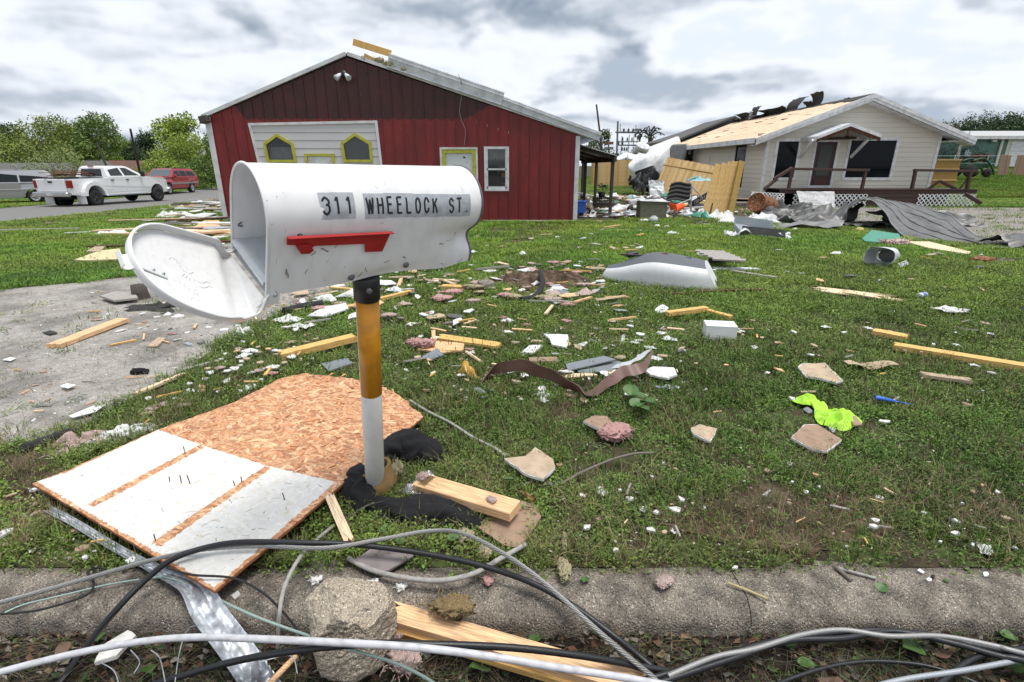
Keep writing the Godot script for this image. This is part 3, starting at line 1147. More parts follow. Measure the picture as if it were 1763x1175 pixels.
	part(h, "base_trim", B.new().box(xf(W(0.5, -0.29, zw + 0.045)), W(2.76, 0.05, 0.03)), m.trim)
	# the infilled garage opening
	var trim_b := B.new()
	ring(trim_b, infill, inset(infill, 0.07), x, 0.0, 0.075)
	part(h, "infill_trim", trim_b, m.trim)
	var w1: Array = [L(-7.297, 1.418), L(-6.409, 1.415), L(-6.442, 1.947), L(-6.905, 2.214), L(-7.325, 1.947)]
	var w2: Array = [L(-5.017, 1.421), L(-4.139, 1.421), L(-4.146, 1.963), L(-4.606, 2.233), L(-5.042, 1.963)]
	var sd: Array = [L(-6.197, -0.33), L(-5.39, -0.33), L(-5.265, 1.662), L(-6.153, 1.662)]
	clad(h, "siding_board", inset(infill, 0.06), [w1, w2, sd], courses(-8.0, -3.5, -0.41, 2.6, 0.222, 0.006), x, 0.028, [m.lap_grey], 0.06)
	for q in [[w1, true], [w2, false]]:
		var w = window(h, q[0], Transform3D(Basis(), W(0, 0, zw + 0.03)), 0.075, m.lime, m.glass, [], "pentagon_window", 0.06)
		if q[1]:
			part(w, "blind", B.new().prism([L(-7.348, 1.466), L(-6.61, 1.466), L(-6.643, 1.86), L(-7.238, 1.844)], Transform3D(Basis(), W(0, 0, -16.4)), 0.0, 0.01), m.cloth_white)
		else:
			part(w, "screen", B.new().prism(inset(q[0], 0.09), Transform3D(Basis(), W(0, 0, zw - 0.03)), 0.0, 0.01), mk(Color(0.11, 0.105, 0.1), 0.9, 0.0, t.fine, 3.0))
	var df := B.new()
	ring(df, sd, inset(sd, 0.07), Transform3D(Basis(), W(0, 0, zw + 0.03)), 0.0, 0.06)
	var fr = part(h, "door_frame", df, m.lime)
	part(fr, "door", B.new().prism(inset(sd, 0.07), Transform3D(Basis(), W(0, 0, zw + 0.0)), 0.0, 0.03), m.white)
	# the yellow-framed door and the sash window
	var d1 := B.new()
	ring(d1, door, inset(door, 0.055), x, 0.0, 0.07)
	var dt = part(h, "door_trim", d1, m.trim)
	var d2 := B.new()
	ring(d2, inset(door, 0.056), inset(door, 0.16), x, 0.0, 0.055)
	part(dt, "door_frame", d2, m.lime)
	part(dt, "door_leaf", B.new().prism(inset(door, 0.161), x, -0.05, 0.0), mk(Color(0.66, 0.68, 0.70), 0.6, 0.0, t.specks, 1.1))
	for q in [[-1.42, 1.56, 0.03], [-1.5, 1.2, 0.015], [-1.72, 1.35, 0.012], [-1.35, 1.42, 0.012]]:
		part(dt, "dent", B.new().blob(W(q[0], q[1], zw + 0.001), W(q[2] * 1.3, q[2] * 0.8, 0.006), fn, 2.0, 0.5, 5, 8), m.dark)
	window(h, win, x, 0.07, m.trim, m.glass, [rect(-0.76, 1.2, -0.16, 1.25), rect(-0.76, 0.67, -0.72, 1.79), rect(-0.2, 0.67, -0.16, 1.79), rect(-0.76, 0.67, -0.16, 0.73)], "sash_window", 0.065)
	var cur := func(a: float, b: float) -> Vector3:
		return W(-0.74 + 0.56 * a, 1.79 - b * (0.3 + 0.02 * sin(a * 40.0)), zw - 0.12 + 0.015 * sin(a * 60.0))
	part(h, "curtain", B.new().sheet(48, 4, cur, 0.002), m.cloth_white)
	part(h, "curtain_band", B.new().box(xf(W(-0.46, 1.52, zw - 0.095)), W(0.54, 0.022, 0.01)), m.lime)
	solo("ornament", "yellow round ornament behind the lower sash of the window", "ornament", B.new().blob(Vector3.ZERO, W(0.075, 0.075, 0.05), fn, 1.0, 0.05, 10, 14), mk(Color(0.75, 0.45, 0.03), 0.6), W(-0.26, 1.06, zw - 0.1))
	solo("flower_pot", "orange clay pot on the sill behind the window", "flower pot", B.new().lathe([L(0.0, 0), L(0.06, 0), L(0.085, 0.12), L(0.07, 0.13)], 14, Transform3D()), mk(Color(0.42, 0.13, 0.06), 0.8), W(-0.26, 0.69, zw - 0.14))
	# twin floodlight under the ridge
	var p0: Vector3 = W(-4.75, 3.77, -16.1)
	var fl = part(h, "floodlight", B.new().lathe([L(0, -0.06), L(0.09, -0.05), L(0.1, 0.05), L(0, 0.06)], 14, xf(p0, 0, PI / 2)), m.black)
	for s in [-1.0, 1.0]:
		var hx := along(p0 + W(s * 0.1, -0.04, 0.1), W(s * 0.6, -0.65, 0.5))
		part(fl, "lamp_head", B.new().lathe([L(0.03, -0.06), L(0.05, 0.0), L(0.085, 0.14), L(0.06, 0.145), L(0, 0.12)], 14, hx * Transform3D(Basis(Vector3.FORWARD, PI / 2), Vector3.ZERO)), m.sheet_white)
	wire("hanging_wire", "thin grey wire hanging from the lifted roof trim over the red wall", "wire", [W(-1.51, 3.74, -15.9), W(-1.43, 3.57, -15.95), W(-1.43, 3.26, -16.1), W(-1.51, 2.84, -16.1), W(-1.47, 2.59, -16.1), W(-1.36, 2.29, -16.1), W(-1.41, 1.9, -16.1)], 0.008, m.steel, 6)
	# the lean-to along the right side
	var lt = thing("lean_to", "dark lean-to roof on thin posts beside the red house", "lean-to", W(2.6, -0.3, -20.0))
	var lf := func(a: float, b: float) -> Vector3:
		return W(lerpf(1.95, 3.35, a), lerpf(2.0, 1.62, a) + (0.02 if int(roundf(b * 60)) % 4 == 0 else 0.0), lerpf(-17.3, -25.5, b))
	part(lt, "roof", B.new().sheet(2, 60, lf, 0.02), m.galv)
	for k in 4:
		part(lt, "rafter", B.new().box(xf(W(2.65, 1.74, -17.5 - k * 2.5), 0, 0, -0.265), W(1.4, 0.1, 0.06)), m.dark_wood)
	part(lt, "beam", B.new().box(xf(W(3.28, 1.52, -21.3)), W(0.09, 0.16, 8.2)), m.dark_wood)
	for q in [[3.28, -17.6], [3.28, -21.0], [3.28, -25.0], [2.05, -19.6], [2.75, -20.2]]:
		var y := th(q[0], q[1])
		part(lt, "post", B.new().box(xf(W(q[0], (1.55 + y) / 2, q[1])), W(0.1, 1.55 - y, 0.1), 0.006), m.dark_wood)


# diagonal lattice inside the u,v rectangle
func lattice(b: B, r, x: Transform3D, pitch: float, w: float):
	var lo := L(1e9, 1e9)
	var hi := -lo
	for q in r:
		lo = lo.min(q)
		hi = hi.max(q)
	var span := (hi.x - lo.x) + (hi.y - lo.y)
	var k := 0.0
	while k < span:
		for s in 2:
			var a := L(lo.x + k - (hi.y - lo.y) - 0.1, lo.y - 0.1) if s == 0 else L(lo.x + k - (hi.y - lo.y) - 0.1, hi.y + 0.1)
			var e := a + L(hi.y - lo.y + 0.2, (hi.y - lo.y + 0.2) * (1.0 if s == 0 else -1.0))
			var o := (e - a).normalized().orthogonal() * w * 0.5
			for g in Geometry2D.intersect_polygons(PackedVector2Array([a + o, e + o, e - o, a - o]), PackedVector2Array(r)):
				b.prism(g, x, 0.009 * s, 0.009 * s + 0.008)
		k += pitch


func cream_house():
	var zw := -24.0
	var h = thing("cream_house", "cream lap-sided house with torn roof showing bare tan sheathing", "house", W(14.9, -0.35, -30.0))
	var x := Transform3D(Basis(), W(0, 0, zw))
	var wall := [L(11.15, -0.1), L(18.72, -0.1), L(18.72, 2.78), L(15.05, 4.08), L(11.15, 2.66)]
	var lw := rect(11.56, 0.72, 12.68, 2.46)
	var rw := rect(14.72, 0.72, 16.95, 2.5)
	var dr := rect(13.25, 0.4, 14.35, 2.42)
	clad(h, "siding_board", wall, [lw, rw, dr], courses(11.0, 18.9, -0.1, 4.2, 0.2, 0.004), x, 0.02, [m.cream, m.cream_b], 0.07)
	part(h, "sheathing_wall", B.new().prism([L(11.16, -0.1), L(18.7, -0.1), L(18.7, 0.7), L(11.16, 0.7)], x, -0.12, -0.01), m.cream)
	# left wall, seen slantwise: u runs away from the street
	var xs := Transform3D(Basis(W(0, 0, 1), Vector3.UP, W(-1, 0, 0)), W(11.15, 0, 0))
	var swin := rect(-27.1, 0.35, -25.9, 2.5)
	var sdoor := rect(-34.6, 0.3, -33.4, 2.45)
	clad(h, "siding_board", rect(-37.0, -0.4, -24.0, 2.66), [swin, sdoor], courses(-37.2, -23.9, -0.4, 2.7, 0.2, 0.004), xs, 0.02, [m.cream, m.cream_b], 0.07)
	part(h, "right_wall", B.new().box(xf(W(18.68, 1.2, -30.5)), W(0.06, 3.1, 12.8)), m.cream)
	part(h, "back_wall", B.new().prism(wall, Transform3D(Basis(), W(0, 0, -37.0)), 0.0, 0.05), m.cream)
	part(h, "inner_wall", B.new().box(xf(W(14.9, 1.3, -28.2)), W(7.3, 2.6, 0.08)), m.unlit_room)
	part(h, "inner_floor", B.new().box(xf(W(14.9, 0.36, -30.4)), W(7.3, 0.05, 12.6)), m.unlit_room)
	for q in [[11.2, -0.1, 2.66], [18.68, -0.1, 2.78]]:
		part(h, "corner_trim", B.new().box(xf(W(q[0], (q[1] + q[2]) / 2, zw + 0.03)), W(0.13, q[2] - q[1], 0.06), 0.005), m.white)
	window(h, lw, x, 0.12, m.white, m.glass_dark, [], "window", 0.05)
	window(h, rw, x, 0.12, m.white, m.glass_dark, [], "window", 0.05)
	window(h, swin, xs, 0.09, m.black, m.glass_dark, [rect(-27.0, 1.35, -26.0, 1.42)], "window", 0.04)
	var sdb = part(h, "side_door", B.new().prism(sdoor, xs, -0.05, 0.03), m.black)
	part(sdb, "round_vent", B.new().lathe([L(0.1, 0), L(0.2, 0.0), L(0.2, 0.05), L(0.1, 0.05)], 16, Transform3D(Basis(W(0, 0, 1), W(-1, 0, 0), W(0, 1, 0)), W(11.1, 2.2, -34.0))), m.white)
	part(h, "board_patch", B.new().prism(rect(-33.3, -0.1, -30.5, 1.9), xs, 0.035, 0.05), m.cream_b)
	# front door: dark wood round an oval of leaded glass
	var db := B.new()
	ring(db, dr, inset(dr, 0.1), x, 0.0, 0.05)
	var dtrim = part(h, "door_trim", db, m.white)
	var leaf := inset(dr, 0.1)
	part(dtrim, "door", B.new().prism(leaf, x, -0.04, 0.0), mk(Color(0.05, 0.017, 0.013), 0.45, 0.0, t.grain, W(8, 1, 8)))
	part(dtrim, "door_glass", B.new().prism(rect(13.53, 0.92, 14.07, 2.2), x, 0.004, 0.012), mk(Color(0.07, 0.075, 0.07), 0.25, 0.0, t.fine, 6.0, t.bump, 0.6))
	part(dtrim, "door_panel", B.new().prism(rect(13.5, 0.5, 14.1, 0.78), x, 0.004, 0.02), mk(Color(0.07, 0.018, 0.013), 0.45))
	part(h, "porch_lamp", B.new().blob(W(14.55, 2.5, zw + 0.12), W(0.1, 0.07, 0.1), fn, 1.0, 0.1, 8, 10), m.black)
	# roof: rafters' deck of sheathing panels on the left slope, shingles along the ridge and on the right slope
	var rl := L(15.05, 4.16)
	var el := L(10.42, 2.44)
	var er := L(19.8, 2.44)
	var sx := (el - rl).normalized()
	var nx := W(sx.y, -sx.x, 0.0)
	if nx.y < 0:
		nx = -nx
	# frame: x down the slope, y along the ridge away from the street, z out of the roof
	var fl := Transform3D(Basis(W(sx.x, sx.y, 0), W(0, 0, -1), nx), W(rl.x, rl.y, 0))
	var slope := rl.distance_to(el)
	part(h, "roof_deck", B.new().prism(rect(0.0, 23.42, slope, 37.4), fl, -0.1, -0.02), m.dark_wood)
	var row := 0
	var sxp := 0.2
	while sxp < slope - 0.02:
		var along_y := 23.46 - (1.2 if row % 2 else 0.0)
		while along_y < 37.3:
			var y0 := maxf(along_y + 0.006, 23.46)
			var y1 := minf(along_y + 2.43, 37.35)
			var x1 := minf(sxp + 1.214, slope)
			if y1 - y0 > 0.1:
				part(h, "sheathing_panel", B.new().prism(rect(sxp + 0.004, y0, x1, y1), fl, -0.018, rf(-0.004, 0.002)), [m.roof_a, m.roof_b, m.roof_c][rng.randi() % 3])
			along_y += 2.44
		sxp += 1.22
		row += 1
	# the strip of shingles that stayed along the ridge, ragged at its lower edge
	var rag_edge := [L(0.0, 23.44)]
	rag_edge.append(L(0.0, 37.4))
	for k in 60:
		var yy := 37.4 - 13.9 * k / 59.0
		rag_edge.append(L(0.30 + 0.3 * sm(26, 24, yy) + rf(-0.07, 0.08) + 0.2 * fn.get_noise_2d(yy * 0.9, 2.0), yy))
	part(h, "ridge_shingles", B.new().prism(rag_edge, fl, 0.006, 0.03), m.shingle_dark)
	for q in [[1.6, 30.4, 0.2], [3.1, 35.5, 0.15], [1.1, 28.0, 0.12], [2.4, 33.0, 0.2], [4.3, 24.3, 0.14], [4.5, 24.0, 0.1], [2.0, 26.8, 0.16]]:
		part(h, "felt_scrap", B.new().prism([L(q[0], q[1] - q[2] * 2), L(q[0] + q[2] * 0.4, q[1] + q[2]), L(q[0] - q[2] * 0.2, q[1] + q[2] * 3)], fl, 0.004, 0.02), m.shingle_dark)
	for k in 26:
		# dark seams of torn felt nailed along the panels
		var yy := rf(24.5, 36.5)
		var xx: float = [1.22, 1.84, 2.44, 3.06, 3.66, 4.28][k % 6] + rf(-0.05, 0.05)
		var l := rf(0.3, 1.1)
		part(h, "felt_scrap", B.new().prism([L(xx, yy), L(xx + rf(0.02, 0.05), yy + l * 0.3), L(xx + rf(0.0, 0.03), yy + l), L(xx - 0.012, yy + l * 0.5)], fl, 0.004, 0.01), m.dark_wood)
	var sr := (er - rl).normalized()
	var fr := Transform3D(Basis(W(sr.x, sr.y, 0), W(0, 0, -1), W(-sr.y, sr.x, 0)), W(rl.x, rl.y, 0))
	part(h, "roof_slope", B.new().prism(rect(0.0, 23.42, rl.distance_to(er), 37.4), fr, -0.1, 0.02), m.shingle)
	# rake fascia boards in two steps, eave fascia, soffits
	for s in [[rl, el, 1.0], [rl, er, -1.0]]:
		var a: Vector2 = s[0] + L(0, 0.02)
		var e: Vector2 = s[1] + L(0, 0.02)
		part(h, "rake_board", B.new().prism([a, e, e + L(0, -0.15), a + L(0, -0.16)], Transform3D(Basis(), W(0, 0, -23.42)), 0.0, 0.05), m.white)
		part(h, "rake_board", B.new().prism([a + L(0, -0.163), e + L(0, -0.153), e + L(0, -0.27), a + L(0, -0.28)], Transform3D(Basis(), W(0, 0, -23.42)), 0.0, 0.02), m.white)
		part(h, "soffit", B.new().prism([a + L(0, -0.29), e + L(0, -0.28), e + L(0, -0.3), a + L(0, -0.31)], Transform3D(Basis(), W(0, 0, -24.05)), 0.0, 0.6), m.trim)
	part(h, "eave_fascia", B.new().box(xf(W(10.4, 2.36, -30.45)), W(0.05, 0.22, 13.9)), m.trim)
	part(h, "eave_soffit", B.new().box(xf(W(10.8, 2.3, -30.45)), W(0.75, 0.02, 13.0)), m.trim)
	part(h, "eave_soffit", B.new().box(xf(W(19.25, 2.34, -30.45)), W(1.05, 0.02, 13.9)), m.trim)
	part(h, "porch_post", B.new().box(xf(W(19.5, 1.0, -29.0)), W(0.16, 2.7, 0.16), 0.01), m.cream)
	# curled sheets of shingle standing along the ridge
	for q in [[35.7, 1.7, 0.62, 0.35, 0.5], [34.6, 1.0, 0.75, -0.3, 0.1], [33.5, 2.2, 0.5, 0.5, 1.0], [31.8, 3.0, 0.62, 0.4, 0.7], [30.1, 1.5, 0.78, -0.3, -0.2], [28.3, 0.7, 0.35, 0.3, 0.3], [27.9, 1.0, 0.66, 0.4, -0.3], [37.0, 1.4, 0.3, 0.3, 0.8], [25.2, 0.4, 0.12, 0.2, 0.2]]:
		var cf := func(a: float, b: float) -> Vector3:
			var an: float = q[4] + q[3] * (b - 0.5) * 2.0
			var l: float = q[2] * b
			return W(15.05 - l * sin(an), 4.1 + l * cos(an) + 0.06 * fs.get_noise_2d(a * 2.0, b * 2.0 + q[0]), -q[0] + (a - 0.5) * q[1] * (0.75 + 0.35 * b) + 0.2 * l * sin(q[0] * 3.0))
		part(h, "curled_shingles", B.new().sheet(8, 8, cf, 0.012), m.shingle_dark)
	part(h, "roof_vent", B.new().box(xf(W(16.75, 3.72, -24.3), 0.2, 0.0, -0.35), W(0.32, 0.2, 0.3), 0.02), m.black)
	part(h, "roof_vent", B.new().box(xf(W(15.0, 4.3, -34.9)), W(0.22, 0.55, 0.22), 0.02), m.galv)
	# wing behind, with a low dark roof that runs out to the left
	var wg = thing("rear_wing", "dark grey shingled roof wing behind the cream house", "building", W(10.5, -0.4, -44.0))
	var wl := [W(11.04, 3.09, -47), W(11.41, 3.08, -37.8), W(15.47, 4.64, -38.5), W(17.38, 4.99, -46)]
	var wf := func(a: float, b: float) -> Vector3:
		return (wl[0] as Vector3).lerp(wl[1], a).lerp((wl[3] as Vector3).lerp(wl[2], a), b)
	part(wg, "roof", B.new().sheet(6, 6, wf, 0.12), m.shingle)
	part(wg, "roof_slope", B.new().prism([L(wl[2].x, wl[2].y), L(20.0, 2.6), L(wl[1].x, 2.6), L(wl[1].x, wl[1].y)], Transform3D(Basis(), W(0, 0, -38.6)), -6.0, -0.05), m.shingle)
	part(wg, "wall", B.new().box(xf(W(13.6, 1.0, -42.0)), W(6.2, 3.0, 7.0)), m.cream)
	# awning over the door
	var aw = thing("door_awning", "small gabled ribbed metal awning over the brown front door", "awning", W(14.0, 2.4, -23.4))
	var ar: Vector3 = W(13.9, 2.97, -22.75)
	var al: Vector3 = W(12.62, 2.48, -22.75)
	var ae: Vector3 = W(15.25, 2.53, -22.75)
	for s in [al, ae]:
		var af := func(a: float, b: float) -> Vector3:
			var i := int(roundf(b * 24))
			var p: Vector3 = ar.lerp(s, a)
			return W(p.x, p.y + (0.028 if i % 4 == 0 else 0.0), lerpf(-23.98, -22.72, b))
		part(aw, "metal_roof", B.new().sheet(3, 24, af, 0.012), m.sheet_white)
		var s2: Vector3 = s
		part(aw, "rake_trim", B.new().prism([L(ar.x, ar.y + 0.01), L(s2.x, s2.y + 0.01), L(s2.x, s2.y - 0.1), L(ar.x, ar.y - 0.1)], Transform3D(Basis(), W(0, 0, -22.72)), 0.0, 0.02), m.white)
		part(aw, "rafter", B.new().prism([L(ar.x, ar.y - 0.103), L(s2.x, s2.y - 0.103), L(s2.x, s2.y - 0.22), L(ar.x, ar.y - 0.24)], Transform3D(Basis(), W(0, 0, -22.78)), 0.0, 0.06), m.rust_dark)
		part(aw, "eave_trim", B.new().box(xf(W(s2.x, s2.y - 0.08, -23.35)), W(0.03, 0.16, 1.24)), m.trim)
	part(aw, "tie_beam", B.new().prism([L(al.x + 0.3, al.y - 0.1), L(ae.x - 0.3, ae.y - 0.1), L(ae.x - 0.3, ae.y), L(al.x + 0.3, al.y)], Transform3D(Basis(), W(0, 0, -23.9)), 0.0, 0.07), m.brown_wood)
	part(aw, "king_post", B.new().box(xf(W(ar.x, ar.y - 0.3, -22.8)), W(0.07, 0.3, 0.06)), m.brown_wood)
	for q in [[W(12.56, 2.35, -22.9), W(12.68, 1.66, -23.9)], [W(14.85, 2.38, -22.9), W(14.9, 1.69, -23.9)]]:
		var bx := along((q[0] + q[1]) * 0.5, q[1] - q[0])
		part(aw, "brace", B.new().box(bx, W(q[0].distance_to(q[1]), 0.11, 0.09), 0.006), m.white)
	porch()


func porch():
	var dk = thing("porch_deck", "dark brown porch deck with railings and white lattice skirting", "porch", W(15, -0.36, -23.0))
	var zf := -22.6
	for k in 8:
		part(dk, "deck_board", B.new().box(xf(W(15.55, 0.385, -23.9 + k * 0.185)), W(8.3, 0.03, 0.178), 0.004), m.brown_wood)
	part(dk, "rim_joist", B.new().box(xf(W(15.55, 0.29, zf)), W(8.35, 0.15, 0.05), 0.004), m.brown_wood)
	var rail := func(n: String, a: Vector3, b: Vector3, w: float, hh: float):
		part(dk, n, B.new().box(along((a + b) * 0.5, b - a), W(a.distance_to(b), hh, w), 0.006), m.brown_wood)
	rail.call("handrail", W(11.63, 1.21, -22.6), W(14.97, 1.16, -22.6), 0.14, 0.1)
	rail.call("post", W(11.74, 1.18, -22.6), W(11.72, 0.42, -22.6), 0.1, 0.13)
	rail.call("post", W(14.83, 1.14, -22.6), W(14.83, 0.37, -22.6), 0.1, 0.12)
	rail.call("stair_rail", W(11.67, 1.25, -22.5), W(10.83, 0.8, -22.2), 0.09, 0.12)
	rail.call("stair_rail", W(11.02, 0.82, -22.3), W(10.41, 0.42, -22), 0.09, 0.12)
	rail.call("handrail", W(16.85, 1.16, -22.6), W(19.49, 1.12, -22.6), 0.14, 0.1)
	rail.call("post", W(16.92, 1.18, -22.6), W(16.95, 0.39, -22.6), 0.1, 0.13)
	rail.call("post", W(19.23, 1.09, -22.6), W(19.29, 0.3, -22.6), 0.1, 0.14)
	rail.call("fallen_rail", W(17.85, 0.36, -22.9), W(18.2, 0.72, -22.8), 0.08, 0.1)
	rail.call("fallen_rail", W(18.2, 0.72, -22.8), W(19.1, 0.34, -22.8), 0.08, 0.1)
	rail.call("brace", W(19.22, 0.38, -22.9), W(19.44, 0.81, -22.9), 0.05, 0.06)
	rail.call("fallen_rail", W(18.92, 0.22, -22.2), W(19.28, -0.14, -21.7), 0.12, 0.14)
	for k in 3:
		part(dk, "skirt_board", B.new().box(xf(W(16.25, 0.13 - k * 0.175, zf + 0.02), 0, 0, rf(-0.01, 0.01)), W(2.5, 0.16, 0.03), 0.004), m.brown_wood)
	for q in [[rect(11.95, -0.33, 15.1, 0.2), 0.0], [rect(17.25, -0.36, 19.72, 0.2), 0.0]]:
		var b := B.new()
		lattice(b, q[0], Transform3D(Basis(), W(0, 0, zf + 0.05)), 0.19, 0.042)
		var lp = part(dk, "lattice_panel", b, m.white)
		lp.set_meta("kind", "stuff")
	var bl := B.new()
	lattice(bl, rect(-0.75, -0.3, 0.75, 0.28), Transform3D(), 0.15, 0.034)
	solo("lattice_panel", "loose white lattice panel leaning at the left end of the porch", "lattice", bl, m.white, W(10.75, 0.0, -22.3)).rotation = W(-0.25, 0.12, -0.06)
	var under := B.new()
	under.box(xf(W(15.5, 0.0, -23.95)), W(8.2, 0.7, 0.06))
	part(dk, "shade_board", under, m.dark)  # dark board added to stand in for the shade under the deck
	var wf := func(a: float, b: float) -> Vector3:
		var p: Vector3 = W(11.9, 0.33, -22.3)
		var q: Vector3 = W(13.51, 0.31, -22.3)
		return p.lerp(q, a) + W(0.12 * sin(b * 2.0) * (1.0 - a), -0.62 * b + 0.04 * fn.get_noise_2d(a * 4.0, b * 3.0), 0.25 * b + 0.05 * fn.get_noise_2d(a * 3.0 + 5.0, b * 2.0))
	solo("sheet", "white sheet hung over the lattice skirting below the front door", "sheet", B.new().sheet(14, 8, wf, 0.003), m.cloth_white)



# ---------------------------------------------------------------- far houses, sheds, trees, poles
func far_house(label: String, c: Vector3, yaw: float, w: float, d: float, wall_h: float, rise: float, wall_m: Material, roof_m: Material, wins: Array, hip := 0.0):
	var o = thing("house", label, "house", Vector3.ZERO)
	var x := Transform3D(Basis(), W(0, 0, d / 2))
	var ops := []
	for q in wins:
		ops.append(rect(q[0], q[1], q[2], q[3]))
	var front := rect(-w / 2, -1.0, w / 2, wall_h)
	var b := B.new()
	var got := [PackedVector2Array(front)]
	var cuts := []
	for k in wins.size() + 1:
		cuts.append([-w / 2 if k == 0 else wins[k - 1][2], w / 2 if k == wins.size() else wins[k][0]])
	for q in cuts:
		b.prism(rect(q[0], -1.0, q[1], wall_h), x, -0.15, 0.0)
	for q in wins:
		b.prism(rect(q[0], -1.0, q[2], q[1]), x, -0.15, 0.0)
		b.prism(rect(q[0], q[3], q[2], wall_h), x, -0.15, 0.0)
	part(o, "wall", b, wall_m)
	for s in [-1.0, 1.0]:
		part(o, "side_wall", B.new().box(xf(W(s * (w / 2 - 0.08), (wall_h - 1.0) / 2, -0.1)), W(0.14, wall_h + 1.0, d - 0.12)), wall_m)
	part(o, "back_wall", B.new().box(xf(W(0, (wall_h - 1.0) / 2, -d / 2 + 0.1)), W(w - 0.3, wall_h + 1.0, 0.14)), wall_m)
	for q in wins:
		window(o, rect(q[0], q[1], q[2], q[3]), x, 0.09, m.white, m.glass_dark, [rect(q[0] + 0.09, (q[1] + q[3]) / 2 - 0.03, q[2] - 0.09, (q[1] + q[3]) / 2 + 0.03)] if q[3] < wall_h - 0.2 else [], "window" if q[1] > 0.3 else "door")
	var e := 0.5
	var rb := B.new()
	var y0 := wall_h - 0.05
	var p := [W(-w / 2 - e, y0, d / 2 + e), W(w / 2 + e, y0, d / 2 + e), W(w / 2 + e, y0, -d / 2 - e), W(-w / 2 - e, y0, -d / 2 - e)]
	var r0 := W(-w / 2 - e + hip, wall_h + rise, 0)
	var r1 := W(w / 2 + e - hip, wall_h + rise, 0)
	rb.quad(p[0], r0, r1, p[1])
	rb.quad(p[2], r1, r0, p[3])
	rb.tri(p[1], r1, p[2])
	rb.tri(p[3], r0, p[0])
	rb.quad(p[0], p[1], p[2], p[3])
	part(o, "roof", rb, roof_m)
	part(o, "eave_fascia", B.new().box(xf(W(0, y0 - 0.05, d / 2 + e + 0.02)), W(w + 2 * e, 0.16, 0.03)), m.trim)
	o.position = c
	o.rotation.y = yaw
	return o


